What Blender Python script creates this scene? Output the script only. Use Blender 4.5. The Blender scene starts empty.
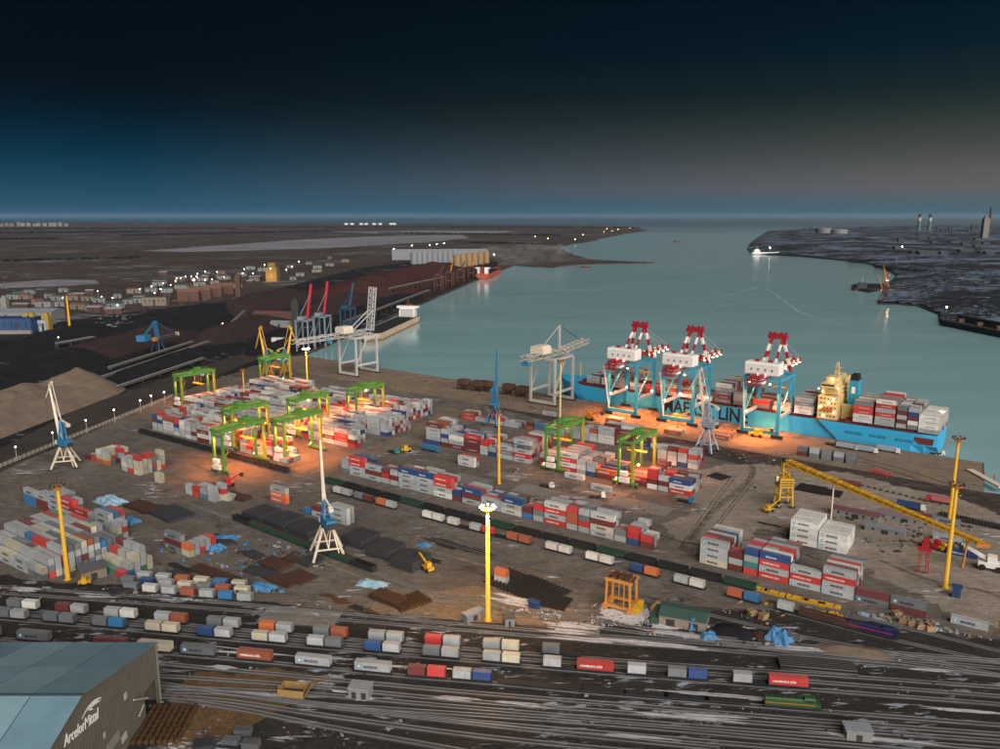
import bpy, bmesh, math, random
from mathutils import Vector, Matrix
from math import sin, cos, pi, radians, hypot, atan2
scene = bpy.context.scene
col = scene.collection
rnd = random.Random(11)

# ------------------------------------------------------------ camera
CAM_H, FPX, PITCH = 150.0, 800.0, math.atan(159.0 / 800.0)
cam_d = bpy.data.cameras.new('camera')
cam = bpy.data.objects.new('camera', cam_d); col.objects.link(cam)
cam.location = (0, 0, CAM_H)
cam.rotation_euler = (pi / 2 - PITCH, 0, 0)
cam_d.sensor_width = 36.0; cam_d.lens = FPX / 1000.0 * 36.0
cam_d.clip_start = 1.0; cam_d.clip_end = 200000.0
scene.camera = cam

# ------------------------------------------------------------ sky, sun, exposure
world = bpy.data.worlds.new('World'); scene.world = world; world.use_nodes = True
wn = world.node_tree; wn.nodes.clear()
def wnode(t, **k):
    n = wn.nodes.new(t)
    for a, b in k.items(): setattr(n, a, b)
    return n
EXPOSURE = 1.25
SUN_AZ, SUN_EL = radians(-68), radians(27)       # direction TOWARDS the afterglow (from +X), and its height
w_out = wnode('ShaderNodeOutputWorld'); w_bg = wnode('ShaderNodeBackground')
w_sky = wnode('ShaderNodeTexSky', sky_type='NISHITA', sun_disc=False)
w_sky.sun_elevation = radians(2.0); w_sky.sun_rotation = radians(158); w_sky.altitude = 100
w_tc = wnode('ShaderNodeTexCoord'); w_sep = wnode('ShaderNodeSeparateXYZ')
wn.links.new(w_tc.outputs['Generated'], w_sep.inputs[0])
def wramp(stops, src):
    r = wnode('ShaderNodeValToRGB'); e = r.color_ramp.elements; r.color_ramp.interpolation = 'LINEAR'
    while len(e) < len(stops): e.new(0.5)
    for el, (p, c) in zip(e, stops): el.position = p; el.color = (c[0], c[1], c[2], 1)
    wn.links.new(src, r.inputs[0]); return r
w_mz = wnode('ShaderNodeMath', operation='MULTIPLY_ADD'); w_mz.inputs[1].default_value = 2.5; w_mz.inputs[2].default_value = 0.05
wn.links.new(w_sep.outputs['Z'], w_mz.inputs[0])        # 0.05 = horizon, about 0.66 = 14 degrees up
def lin(c): return tuple((v / 255 / 12.92) if v < 10 else ((v / 255 + .055) / 1.055) ** 2.4 for v in c)
cold = wramp([(.03, lin((36, 76, 98))), (.05, lin((45, 88, 112))), (.155, lin((24, 66, 88))), (.213, lin((6, 51, 71))), (.272, lin((3, 37, 55))), (.33, lin((2, 25, 39))), (.385, lin((2, 17, 28))), (.493, lin((1, 12, 21))), (.68, lin((1, 11, 20)))], w_mz.outputs[0])
warm = wramp([(.03, lin((66, 92, 104))), (.05, lin((70, 98, 112))), (.092, lin((82, 99, 107))), (.125, lin((98, 96, 96))), (.17, lin((92, 90, 88))), (.213, lin((77, 78, 75))), (.272, lin((60, 65, 61))), (.33, lin((39, 51, 49))), (.385, lin((24, 40, 44)))  , (.493, lin((6, 28, 40))), (.68, lin((1, 17, 29)))], w_mz.outputs[0])
w_mx = wnode('ShaderNodeMath', operation='MULTIPLY_ADD', use_clamp=True); w_mx.inputs[1].default_value = 1.05; w_mx.inputs[2].default_value = 0.42
wn.links.new(w_sep.outputs['X'], w_mx.inputs[0])
w_mix = wnode('ShaderNodeMix', data_type='RGBA')
wn.links.new(w_mx.outputs[0], w_mix.inputs[0]); wn.links.new(cold.outputs[0], w_mix.inputs[6]); wn.links.new(warm.outputs[0], w_mix.inputs[7])
w_dim = wnode('ShaderNodeMix', data_type='RGBA', blend_type='MULTIPLY'); w_dim.inputs[0].default_value = 1.0   # dusk: the last light of the sky model, low
wn.links.new(w_sky.outputs[0], w_dim.inputs[6]); w_dim.inputs[7].default_value = (.0006, .0006, .0006, 1)
w_add = wnode('ShaderNodeMix', data_type='RGBA', blend_type='ADD'); w_add.inputs[0].default_value = 1.0
wn.links.new(w_mix.outputs[2], w_add.inputs[6]); wn.links.new(w_dim.outputs[2], w_add.inputs[7])
wn.links.new(w_add.outputs[2], w_bg.inputs[0]); w_bg.inputs[1].default_value = 2 ** -EXPOSURE
wn.links.new(w_bg.outputs[0], w_out.inputs[0])

sun_d = bpy.data.lights.new('sun', 'SUN'); sun_d.energy = 2.7; sun_d.angle = radians(70); sun_d.color = (1.0, .93, .86)
sun = bpy.data.objects.new('sun', sun_d); col.objects.link(sun)
sd = Vector((cos(SUN_EL) * cos(SUN_AZ), cos(SUN_EL) * sin(SUN_AZ), sin(SUN_EL)))
sun.rotation_euler = sd.to_track_quat('Z', 'Y').to_euler()
scene.view_settings.view_transform = 'Standard'; scene.view_settings.look = 'None'
scene.view_settings.exposure = EXPOSURE; scene.view_settings.gamma = 1.0; scene.view_settings.use_curve_mapping = False
scene.render.engine = 'CYCLES'
scene.cycles.max_bounces = 5; scene.cycles.diffuse_bounces = 2; scene.cycles.glossy_bounces = 2
scene.cycles.transparent_max_bounces = 6; scene.cycles.volume_bounces = 0
scene.cycles.sample_clamp_indirect = 4.0; scene.cycles.use_light_tree = True
scene.cycles.use_denoising = True

# ------------------------------------------------------------ ground points: where a sight line of the survey meets the level z
def G(px, py, z=0.0):
    a = (px - 500.0) / FPX; b = -(py - 374.5) / FPX
    dy = cos(PITCH) + b * sin(PITCH); dz = -sin(PITCH) + b * cos(PITCH)
    t = (z - CAM_H) / dz
    return Vector((a * t, dy * t, z))
def proj(p):
    zc = p[1] * cos(PITCH) - (p[2] - CAM_H) * sin(PITCH); yc = p[1] * sin(PITCH) + (p[2] - CAM_H) * cos(PITCH)
    return 500 + FPX * p[0] / zc, 374.5 - FPX * yc / zc, zc
QDIR = radians(-36.9)                            # the container quay runs this way
QU = Vector((cos(QDIR), sin(QDIR), 0)); QV = Vector((-sin(QDIR), cos(QDIR), 0))
WATER_Z = -3.0

# ------------------------------------------------------------ materials
MATS = {}
def nodes_of(m):
    m.use_nodes = True; nt = m.node_tree; return nt, nt.nodes['Principled BSDF']
def N(nt, t, **k):
    n = nt.nodes.new(t)
    for a, b in k.items(): setattr(n, a, b)
    return n
def ramp(nt, stops, src=None, interp='LINEAR'):
    r = N(nt, 'ShaderNodeValToRGB'); e = r.color_ramp.elements; r.color_ramp.interpolation = interp
    while len(e) < len(stops): e.new(0.5)
    for el, (p, c) in zip(e, stops):
        el.position = p
        if not isinstance(c, (tuple, list)): c = (c, c, c)
        el.color = (c[0], c[1], c[2], 1)
    if src is not None: nt.links.new(src, r.inputs[0])
    return r
def mixc(nt, fac, a, b, mode='MIX'):
    m = N(nt, 'ShaderNodeMix', data_type='RGBA', blend_type=mode)
    for v, i in ((fac, 0), (a, 6), (b, 7)):
        if hasattr(v, 'is_linked'): nt.links.new(v, m.inputs[i])
        elif i == 0: m.inputs[0].default_value = v
        else: m.inputs[i].default_value = (v[0], v[1], v[2], 1)
    return m.outputs[2]
def noise(nt, co, scale, detail=4.0, rough=0.6, dist=0.0):
    n = N(nt, 'ShaderNodeTexNoise'); n.inputs['Scale'].default_value = scale; n.inputs['Detail'].default_value = detail
    n.inputs['Roughness'].default_value = rough; n.inputs['Distortion'].default_value = dist
    nt.links.new(co, n.inputs['Vector']); return n.outputs['Fac']
def mapped(nt, co, rot=0.0, scale=(1, 1, 1), loc=(0, 0, 0)):
    m = N(nt, 'ShaderNodeMapping'); m.inputs['Rotation'].default_value = (0, 0, rot); m.inputs['Scale'].default_value = scale
    m.inputs['Location'].default_value = loc
    nt.links.new(co, m.inputs['Vector']); return m.outputs[0]
def mat(name, c, rough=0.6, var=0.25, scale=0.6, metal=0.0, dirt=None):
    if name in MATS: return MATS[name]
    m = bpy.data.materials.new(name); nt, b = nodes_of(m); MATS[name] = m
    tc = N(nt, 'ShaderNodeTexCoord'); oi = N(nt, 'ShaderNodeObjectInfo')
    ad = N(nt, 'ShaderNodeVectorMath', operation='ADD')
    sc = N(nt, 'ShaderNodeVectorMath', operation='SCALE'); sc.inputs['Scale'].default_value = 40.0
    cx = N(nt, 'ShaderNodeCombineXYZ'); nt.links.new(oi.outputs['Random'], cx.inputs[0]); nt.links.new(oi.outputs['Random'], cx.inputs[1])
    nt.links.new(cx.outputs[0], sc.inputs[0]); nt.links.new(tc.outputs['Object'], ad.inputs[0]); nt.links.new(sc.outputs[0], ad.inputs[1])
    f1 = noise(nt, ad.outputs[0], scale, 5, 0.65)
    d = dirt or (c[0] * .45, c[1] * .42, c[2] * .38)
    r = ramp(nt, [(0.30, 0.0), (0.72, 1.0)], f1)
    colr = mixc(nt, r.outputs[0], tuple(v * (1 - var) + w * var for v, w in zip(c, d)), tuple(min(1, v * (1 + var * .35)) for v in c))
    st = noise(nt, mapped(nt, ad.outputs[0], 0, (2.2, 2.2, .22)), 1.1, 4, .7)      # run-down streaks
    r2 = ramp(nt, [(0.50, 0.0), (0.78, 1.0)], st)
    mm = N(nt, 'ShaderNodeMath', operation='MULTIPLY'); mm.inputs[1].default_value = min(1, var * 1.6); nt.links.new(r2.outputs[0], mm.inputs[0])
    colr = mixc(nt, mm.outputs[0], colr, d)
    nt.links.new(colr, b.inputs['Base Color']); b.inputs['Roughness'].default_value = rough; b.inputs['Metallic'].default_value = metal
    b.inputs['Specular IOR Level'].default_value = 0.3
    return m
def glow(name, c, s):
    if name in MATS: return MATS[name]
    m = bpy.data.materials.new(name); nt, b = nodes_of(m); MATS[name] = m
    b.inputs['Base Color'].default_value = (.8, .8, .8, 1); b.inputs['Emission Color'].default_value = (*c, 1); b.inputs['Emission Strength'].default_value = s
    return m

# ------------------------------------------------------------ mesh builder
class MB:
    def __init__(s): s.v = []; s.f = []; s.c = None
    def poly(s, pts, faces, colr=None):
        o = len(s.v); s.v += [tuple(p) for p in pts]; s.f += [tuple(i + o for i in f) for f in faces]
        if colr is not None:
            if s.c is None: s.c = []
            s.c += [colr] * len(faces)
        return s
    def box(s, x0, x1, y0, y1, z0, z1, colr=None):
        return s.poly([(x0, y0, z0), (x1, y0, z0), (x1, y1, z0), (x0, y1, z0), (x0, y0, z1), (x1, y0, z1), (x1, y1, z1), (x0, y1, z1)],
                      [(3, 2, 1, 0), (4, 5, 6, 7), (0, 1, 5, 4), (1, 2, 6, 5), (2, 3, 7, 6), (3, 0, 4, 7)], colr)
    def obox(s, c, u, l, w, z0, z1, colr=None):     # box about c, long axis u (2-D)
        u = Vector((u[0], u[1], 0)).normalized(); v = Vector((-u.y, u.x, 0)); c = Vector((c[0], c[1], 0)); p = []
        for z in (z0, z1):
            for a, b in ((-1, -1), (1, -1), (1, 1), (-1, 1)):
                q = c + u * a * l / 2 + v * b * w / 2; p.append((q.x, q.y, z))
        return s.poly(p, [(3, 2, 1, 0), (4, 5, 6, 7), (0, 1, 5, 4), (1, 2, 6, 5), (2, 3, 7, 6), (3, 0, 4, 7)], colr)
    def beam(s, p, q, w, h=None, w2=None, h2=None):
        p, q = Vector(p), Vector(q); h = h or w; w2 = w2 or w; h2 = h2 or h
        d = (q - p).normalized(); up = Vector((0, 0, 1)) if abs(d.z) < .95 else Vector((0, 1, 0))
        r = d.cross(up).normalized(); t = r.cross(d); pts = []
        for o, a, b in ((p, w / 2, h / 2), (q, w2 / 2, h2 / 2)):
            pts += [o - r * a - t * b, o + r * a - t * b, o + r * a + t * b, o - r * a + t * b]
        return s.poly(pts, [(3, 2, 1, 0), (4, 5, 6, 7), (0, 1, 5, 4), (1, 2, 6, 5), (2, 3, 7, 6), (3, 0, 4, 7)])
    def tube(s, p, q, r, r2=None, n=8, cap=True):
        p, q = Vector(p), Vector(q); r2 = r if r2 is None else r2
        d = (q - p).normalized(); up = Vector((0, 0, 1)) if abs(d.z) < .95 else Vector((0, 1, 0))
        a = d.cross(up).normalized(); b = a.cross(d); pts = []
        for o, rr in ((p, r), (q, r2)):
            pts += [o + (a * cos(2 * pi * i / n) + b * sin(2 * pi * i / n)) * rr for i in range(n)]
        fs = [(i, (i + 1) % n, n + (i + 1) % n, n + i) for i in range(n)]
        if cap: fs += [tuple(range(n - 1, -1, -1)), tuple(range(n, 2 * n))]
        return s.poly(pts, fs)
    def lathe(s, c, prof, n=12):                    # prof: (radius, z) from bottom to top
        pts = []; fs = []
        for r, z in prof: pts += [(c[0] + r * cos(2 * pi * i / n), c[1] + r * sin(2 * pi * i / n), z) for i in range(n)]
        for k in range(len(prof) - 1):
            fs += [(k * n + i, k * n + (i + 1) % n, (k + 1) * n + (i + 1) % n, (k + 1) * n + i) for i in range(n)]
        fs += [tuple(range(n - 1, -1, -1)), tuple(range((len(prof) - 1) * n, len(prof) * n))]
        return s.poly(pts, fs)
    def lattice(s, p, q, w, h, t, bays, w2=None, h2=None):   # four chords, zig-zag bracing
        p, q = Vector(p), Vector(q); w2 = w2 or w; h2 = h2 or h
        d = (q - p).normalized(); up = Vector((0, 0, 1)) if abs(d.z) < .95 else Vector((0, 1, 0))
        r = d.cross(up).normalized(); tt = r.cross(d)
        def pt(k, a, b):
            f = k / bays; o = p.lerp(q, f); return o + r * a * (w + (w2 - w) * f) / 2 + tt * b * (h + (h2 - h) * f) / 2
        for a, b in ((-1, -1), (1, -1), (1, 1), (-1, 1)): s.beam(pt(0, a, b), pt(bays, a, b), t)
        for k in range(bays):
            e = 1 if k % 2 else -1
            for a in (-1, 1): s.beam(pt(k, a, -e), pt(k + 1, a, e), t * .7)
            for b in (-1, 1): s.beam(pt(k, -e, b), pt(k + 1, e, b), t * .7)
        return s
    def prism(s, prof, axis, a, b):                 # prof: 2-D outline; axis 'x': (y,z), 'y': (x,z)
        n = len(prof); pts = []
        for o in (a, b): pts += [(o, u, w) if axis == 'x' else (u, o, w) for u, w in prof]
        return s.poly(pts, [(i, (i + 1) % n, n + (i + 1) % n, n + i) for i in range(n)] + [tuple(range(n - 1, -1, -1)), tuple(range(n, 2 * n))])
    def mesh(s, name, m=None, smooth=False):
        me = bpy.data.meshes.new(name); me.from_pydata(s.v, [], s.f)
        if s.c:
            at = me.color_attributes.new('tint', 'FLOAT_COLOR', 'CORNER'); buf = []
            for f, c in zip(s.f, s.c): buf += [c[0], c[1], c[2], 1.0] * len(f)
            at.data.foreach_set('color', buf)
        bm = bmesh.new(); bm.from_mesh(me); bmesh.ops.recalc_face_normals(bm, faces=bm.faces); bm.to_mesh(me); bm.free()
        if smooth: me.polygons.foreach_set('use_smooth', [True] * len(me.polygons))
        if m: me.materials.append(m)
        me.update(); return me
    def build(s, name, m, parent=None, smooth=False): return place(name, s.mesh(name, m, smooth), parent)
def place(name, me, parent=None, loc=(0, 0, 0), rz=0.0):
    o = bpy.data.objects.new(name, me); col.objects.link(o); o.location = loc; o.rotation_euler = (0, 0, rz)
    if parent is not None: o.parent = parent
    return o
def tag(o, label=None, cat=None, group=None, kind=None):
    if label: o['label'] = label
    if cat: o['category'] = cat
    if group: o['group'] = group
    if kind: o['kind'] = kind
    return o
def thing(name, label, cat, loc=(0, 0, 0), rz=0.0, group=None):
    o = bpy.data.objects.new(name, None); col.objects.link(o); o.location = loc; o.rotation_euler = (0, 0, rz); o.empty_display_size = .5
    return tag(o, label, cat, group)
def children_of(o): return CH.get(o.name, [])
CH = {}
def copy_tree(root, loc, rz, label=None, group=None):
    r = root.copy(); col.objects.link(r); r.location = loc; r.rotation_euler = (0, 0, rz)
    if label: r['label'] = label
    if group: r['group'] = group
    def rec(a, b):
        for ch in [c for c in SRC.get(a.name) or list(a.children)]:
            c = ch.copy(); col.objects.link(c); c.parent = b
            if ch.data and ch.type == 'LIGHT': pass
            rec(ch, c)
    rec(root, r); return r
SRC = {}
def lamp_light(parent, loc, power, colr=(1.0, .42, .12), r=.6, spot=None, aim=None):
    d = bpy.data.lights.new('lamp_light', 'SPOT' if spot else 'POINT'); d.energy = power; d.color = colr; d.shadow_soft_size = r
    if spot: d.spot_size = spot; d.spot_blend = .6
    o = bpy.data.objects.new('lamp_light', d); col.objects.link(o); o.location = loc
    if parent is not None: o.parent = parent
    return o
_text = {}
def text_mesh(txt, size, m, extrude=.01, bold=.0):
    k = (txt, size, m.name, extrude)
    if k in _text: return _text[k]
    cu = bpy.data.curves.new('lettering', 'FONT'); cu.body = txt; cu.size = size; cu.extrude = extrude; cu.offset = bold
    cu.align_x = 'LEFT'; cu.resolution_u = 2
    o = bpy.data.objects.new('lettering', cu); col.objects.link(o)
    bpy.context.view_layer.update()
    me = bpy.data.meshes.new_from_object(o.evaluated_get(bpy.context.evaluated_depsgraph_get()))
    bpy.data.objects.remove(o); bpy.data.curves.remove(cu)
    me.name = 'lettering'; me.materials.clear(); me.materials.append(m)
    _text[k] = me; return me
def text_width(me): return max(v.co.x for v in me.vertices) - min(v.co.x for v in me.vertices)
# ============================================================ the setting: water, land, yards, roads
YD = radians(-34.5); YU = Vector((cos(YD), sin(YD), 0)); YV = Vector((-sin(YD), cos(YD), 0))
def mpp(px, py): return proj(G(px, py))[2] / FPX        # metres per picture unit at that ground point
def ground_mat(name, base, alt, dark, snow=0.0, snow_c=(.42, .45, .50), rot=YD, streak=.5, s=1.0, rough=.9, speck=.5, stain=None):
    m = bpy.data.materials.new(name); nt, b = nodes_of(m); MATS[name] = m
    tc = N(nt, 'ShaderNodeTexCoord'); co = tc.outputs['Object']
    big = ramp(nt, [(.33, 0), (.68, 1)], noise(nt, co, .018 * s, 5, .6, .4)).outputs[0]
    c = mixc(nt, big, base, alt)
    med = ramp(nt, [(.42, 0), (.66, 1)], noise(nt, co, .085 * s, 6, .68, .8)).outputs[0]
    mm = N(nt, 'ShaderNodeMath', operation='MULTIPLY'); mm.inputs[1].default_value = .75; nt.links.new(med, mm.inputs[0])
    c = mixc(nt, mm.outputs[0], c, dark)
    stv = mapped(nt, co, -rot, (.05 * s, .9 * s, 1))      # long wheel and rail streaks
    st = ramp(nt, [(.46, 0), (.70, 1)], noise(nt, stv, 1.0, 4, .7, .3)).outputs[0]
    m2 = N(nt, 'ShaderNodeMath', operation='MULTIPLY'); m2.inputs[1].default_value = streak; nt.links.new(st, m2.inputs[0])
    c = mixc(nt, m2.outputs[0], c, tuple(v * .42 for v in dark))
    fine = ramp(nt, [(.35, 0), (.75, 1)], noise(nt, co, 1.1 * s, 4, .7)).outputs[0]
    m3 = N(nt, 'ShaderNodeMath', operation='MULTIPLY'); m3.inputs[1].default_value = min(1, speck * 1.6); nt.links.new(fine, m3.inputs[0])
    c = mixc(nt, m3.outputs[0], c, tuple(min(1, v * 1.75) for v in alt))
    crk = ramp(nt, [(.50, 0), (.60, .55)], noise(nt, mapped(nt, co, -rot, (.35 * s, .9 * s, 1), (3, 7, 0)), 1.0, 6, .75, 1.5)).outputs[0]
    c = mixc(nt, crk, c, tuple(v * .5 for v in dark))
    if stain:
        sr = ramp(nt, [(.60, 0), (.72, 1)], noise(nt, mapped(nt, co, 0, (1, 1, 1), (37, 11, 0)), .035 * s, 3, .6, .6)).outputs[0]
        c = mixc(nt, sr, c, stain)
    if snow > 0:
        sv = mapped(nt, co, -rot, (.10 * s, .42 * s, 1), (9, 5, 0))
        sm = noise(nt, sv, 1.0, 6, .72, .5)
        lim = noise(nt, mapped(nt, co, 0, (1, 1, 1), (71, 23, 0)), .03 * s, 3, .5)
        ad = N(nt, 'ShaderNodeMath', operation='MULTIPLY_ADD'); ad.inputs[1].default_value = .55; nt.links.new(lim, ad.inputs[0]); nt.links.new(sm, ad.inputs[2])
        sf = ramp(nt, [(1.03 - snow * .45, 0), (1.10 - snow * .45, 1)], None)
        half = N(nt, 'ShaderNodeMath', operation='MULTIPLY'); half.inputs[1].default_value = 1.0
        nt.links.new(ad.outputs[0], half.inputs[0]); nt.links.new(half.outputs[0], sf.inputs[0])
        for e, p in zip(sf.color_ramp.elements, (.93 - snow * .25, .99 - snow * .25)): e.position = p
        c = mixc(nt, sf.outputs[0], c, snow_c)
    nt.links.new(c, b.inputs['Base Color']); b.inputs['Roughness'].default_value = rough; b.inputs['Specular IOR Level'].default_value = .15
    return m
from mathutils import noise as mnoise
def sheet(name, pts, z, m, thick=0.0, rough=0.0):
    ps = [(p[0], p[1]) if isinstance(p, Vector) else tuple(G(*p))[:2] for p in pts]
    if rough:                                       # worn, uneven margin
        out = []
        for i in range(len(ps)):
            a, b = Vector(ps[i]), Vector(ps[(i + 1) % len(ps)]); n_ = max(1, int((b - a).length / 2.2)); t_ = (b - a).normalized(); nn = Vector((-t_.y, t_.x))
            for k_ in range(n_):
                q = a.lerp(b, k_ / n_); w_ = mnoise.noise(Vector((q.x * .05, q.y * .05, 2))) * rough + mnoise.noise(Vector((q.x * .23, q.y * .23, 7))) * rough * .5; q = q + nn * w_; out.append((q.x, q.y))
        ps = out
    mb = MB(); n = len(ps)
    mb.poly([(x, y, z) for x, y in ps], [tuple(range(n))])
    if thick: mb.poly([(x, y, z) for x, y in ps] + [(x, y, z - thick) for x, y in ps], [(i, (i + 1) % n, n + (i + 1) % n, n + i) for i in range(n)])
    me = bpy.data.meshes.new(name); me.from_pydata(mb.v, [], mb.f); me.materials.append(m); me.update()
    bm = bmesh.new(); bm.from_mesh(me); top = bm.faces[:1] if False else [f for f in bm.faces if len(f.verts) == n]
    bmesh.ops.triangulate(bm, faces=top)
    for f in bm.faces:
        if abs(f.normal.z) > .5 and f.normal.z < 0: f.normal_flip()
    bm.to_mesh(me); bm.free()
    return tag(place(name, me), kind='structure')
def meet(a, b, c, d):                              # where the lines ab and cd cross (ground)
    x1, y1, x2, y2, x3, y3, x4, y4 = a.x, a.y, b.x, b.y, c.x, c.y, d.x, d.y
    den = (x1 - x2) * (y3 - y4) - (y1 - y2) * (x3 - x4)
    t = ((x1 - x3) * (y3 - y4) - (y1 - y3) * (x3 - x4)) / den
    return Vector((x1 + t * (x2 - x1), y1 + t * (y2 - y1), 0))

# --- water
def water_mat():
    m = bpy.data.materials.new('water_surface'); nt, b = nodes_of(m); MATS['water'] = m
    tc = N(nt, 'ShaderNodeTexCoord'); co = tc.outputs['Object']
    a = ramp(nt, [(.30, 0), (.72, 1)], noise(nt, mapped(nt, co, radians(12), (.0022, .011, 1)), 1.0, 5, .6, .8)).outputs[0]
    c = mixc(nt, a, (.180, .318, .348), (.245, .388, .412))
    a2 = ramp(nt, [(.55, 0), (.78, 1)], noise(nt, mapped(nt, co, radians(-20), (.004, .03, 1), (5, 3, 0)), 1.0, 6, .7, 1.2)).outputs[0]
    mm = N(nt, 'ShaderNodeMath', operation='MULTIPLY'); mm.inputs[1].default_value = .45; nt.links.new(a2, mm.inputs[0])
    c = mixc(nt, mm.outputs[0], c, (.27, .40, .40))
    sp = N(nt, 'ShaderNodeSeparateXYZ'); nt.links.new(co, sp.inputs[0])            # silty channel water gives way to deep open sea
    mr = N(nt, 'ShaderNodeMapRange'); mr.inputs[1].default_value = 6500; mr.inputs[2].default_value = 13000; nt.links.new(sp.outputs['Y'], mr.inputs[0])
    c = mixc(nt, mr.outputs[0], c, (.022, .062, .092))
    nt.links.new(c, b.inputs['Base Color']); b.inputs['Roughness'].default_value = .11; b.inputs['IOR'].default_value = 1.33
    bp = N(nt, 'ShaderNodeBump'); bp.inputs['Strength'].default_value = .35; bp.inputs['Distance'].default_value = .35
    nt.links.new(noise(nt, mapped(nt, co, radians(20), (.10, .25, 1)), 1.0, 4, .6), bp.inputs['Height'])
    nt.links.new(bp.outputs[0], b.inputs['Normal'])
    return m
wm = water_mat()
w = MB(); w.poly([(-45000, 150, WATER_Z), (45000, 150, WATER_Z), (45000, 62000, WATER_Z), (-45000, 62000, WATER_Z)], [(0, 1, 2, 3)])
tag(w.build('water', wm), kind='structure')

# --- land west of the channel and under the port
q1, q2 = G(385, 369), G(952, 458)
k1, k2 = G(415, 306), G(487, 275)
CORNER = meet(q1, q2, k1, k2); PIER = meet(q1, q2, G(984, 440), G(984, 492)); INNER = G(984, 492)
land_pts = [Vector((900, 60, 0)), INNER + QU * 700, INNER, PIER, CORNER, k2] + [G(*p) for p in [(515, 264.5), (535, 266), (553, 267), (566, 265), (579, 264), (610, 263.2), (640, 262.6), (655, 262.3), (636, 261.6), (592, 259.5), (575, 255), (566, 251), (559, 247), (570, 244), (589, 241.6), (604, 237.5), (620, 234.5), (640, 231.5), (648, 230), (626, 226.5), (560, 225), (480, 224.2), (300, 223), (130, 222.4), (0, 222.2), (-300, 222)]] + [Vector((-4000, 1500, 0)), Vector((-2500, 60, 0))]
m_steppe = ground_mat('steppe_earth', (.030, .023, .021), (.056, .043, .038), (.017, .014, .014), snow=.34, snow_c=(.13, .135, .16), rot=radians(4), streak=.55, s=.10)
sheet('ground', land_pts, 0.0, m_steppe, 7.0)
m_yard = ground_mat('yard_concrete', (.105, .090, .077), (.150, .129, .110), (.055, .047, .041), snow=.03, streak=.75, speck=.22, stain=(.048, .041, .036))
m_apron = ground_mat('quay_apron', (.150, .117, .088), (.21, .165, .122), (.085, .065, .049), rot=QDIR, streak=.6, speck=.25)
m_coal = ground_mat('coal_dust', (.0095, .0098, .012), (.018, .018, .021), (.006, .006, .0075), snow=.05, rot=radians(60), streak=.4, s=.5, speck=.25)
m_railbed = ground_mat('rail_ballast', (.019, .017, .016), (.034, .030, .027), (.010, .009, .009), snow=.27, snow_c=(.26, .285, .33), rot=radians(-9), streak=.5, speck=.3)
m_brown = ground_mat('rust_earth', (.085, .050, .022), (.110, .070, .036), (.050, .030, .016), snow=.06, rot=radians(-9), streak=.4, speck=.3)
m_road = ground_mat('haul_road', (.040, .033, .029), (.060, .051, .045), (.022, .019, .018), rot=radians(70), streak=.7, s=.6, speck=.2)
m_slab = ground_mat('storage_slab', (.150, .135, .118), (.190, .172, .152), (.100, .088, .076), streak=.35, speck=.25, snow=.12)
m_salt = ground_mat('salt_flat_crust', (.15, .155, .18), (.21, .215, .24), (.085, .085, .10), rot=0, streak=.5, s=.03, speck=.2)
sheet('salt_flat', [(140, 251), (215, 246), (300, 239.5), (400, 235.5), (462, 235), (470, 238), (440, 241), (350, 247), (250, 250.5), (190, 252)], .3, m_salt)
sheet('salt_flat_far', [(330, 232), (430, 230.5), (520, 231), (500, 233), (400, 233.5)], .3, m_salt)
sheet('frozen_field', [(0, 283), (60, 279.5), (95, 280), (100, 284), (40, 287), (0, 288.5)], .3, m_salt)
sheet('coal_yard', [(-260, 372), (-60, 352), (0, 333), (60, 322), (120, 313), (230, 301), (300, 283), (360, 268), (440, 258), (500, 262), k2 + Vector((-3, 0, 0)), k1 + Vector((-3, 0, 0)), CORNER + Vector((-4, 6, 0)), (255, 366), (160, 398), (60, 444), (-60, 500)], .12, m_coal, rough=4)
sheet('ore_yard', [(300, 292), (360, 277), (430, 265), (478, 262), (484, 274), (418, 302), (360, 300)], .2, ground_mat('ore_dust', (.026, .014, .014), (.046, .020, .018), (.013, .008, .009), rot=radians(60), streak=.4, s=.4, speck=.2))
sheet('haul_road', [(-80, 486), (0, 449), (70, 413), (160, 380), (260, 348), (272, 353), (190, 387), (100, 425), (20, 463), (-60, 503)], .16, m_road)
sheet('container_yard', [(-90, 510), (0, 470), (60, 447), (150, 405), (262, 360), (380, 384), (470, 402), (560, 424), (640, 440), (720, 460), (800, 478), (900, 500), (1100, 540), (1250, 640), (1000, 640), (800, 612), (690, 606), (560, 628), (480, 622), (330, 610), (180, 592), (0, 578), (-120, 566)], .04, m_yard)
def qline(d, a=-60, b=0):                          # a line at d metres inside the quay edge
    n = -QV; return CORNER + QU * a + n * d, PIER + QU * b + n * d
a0, b0 = qline(.15, 2, -1); a1, b1 = qline(62, -18, -1)
sheet('quay_apron', [a0, b0, INNER, b1 + QU * 8, a1], .08, m_apron)
sheet('rail_yard', [(-200, 590), (0, 577), (180, 592), (330, 611), (480, 623), (560, 629), (690, 607), (800, 613), (1000, 641), (1300, 700), (1400, 800), (500, 830), (-400, 830)], .06, m_railbed, rough=5)
sheet('rust_yard', [(198, 672), (250, 667), (330, 676), (300, 700), (272, 712), (220, 740), (165, 745), (170, 700)], .075, m_brown, rough=5)
sheet('sandy_yard', [(385, 590), (470, 588), (560, 606), (600, 622), (600, 634), (480, 622), (380, 610)], .07, ground_mat('sandy_earth', (.150, .108, .072), (.185, .140, .10), (.085, .058, .040), rot=radians(-12), streak=.6, speck=.3), rough=5)
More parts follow.
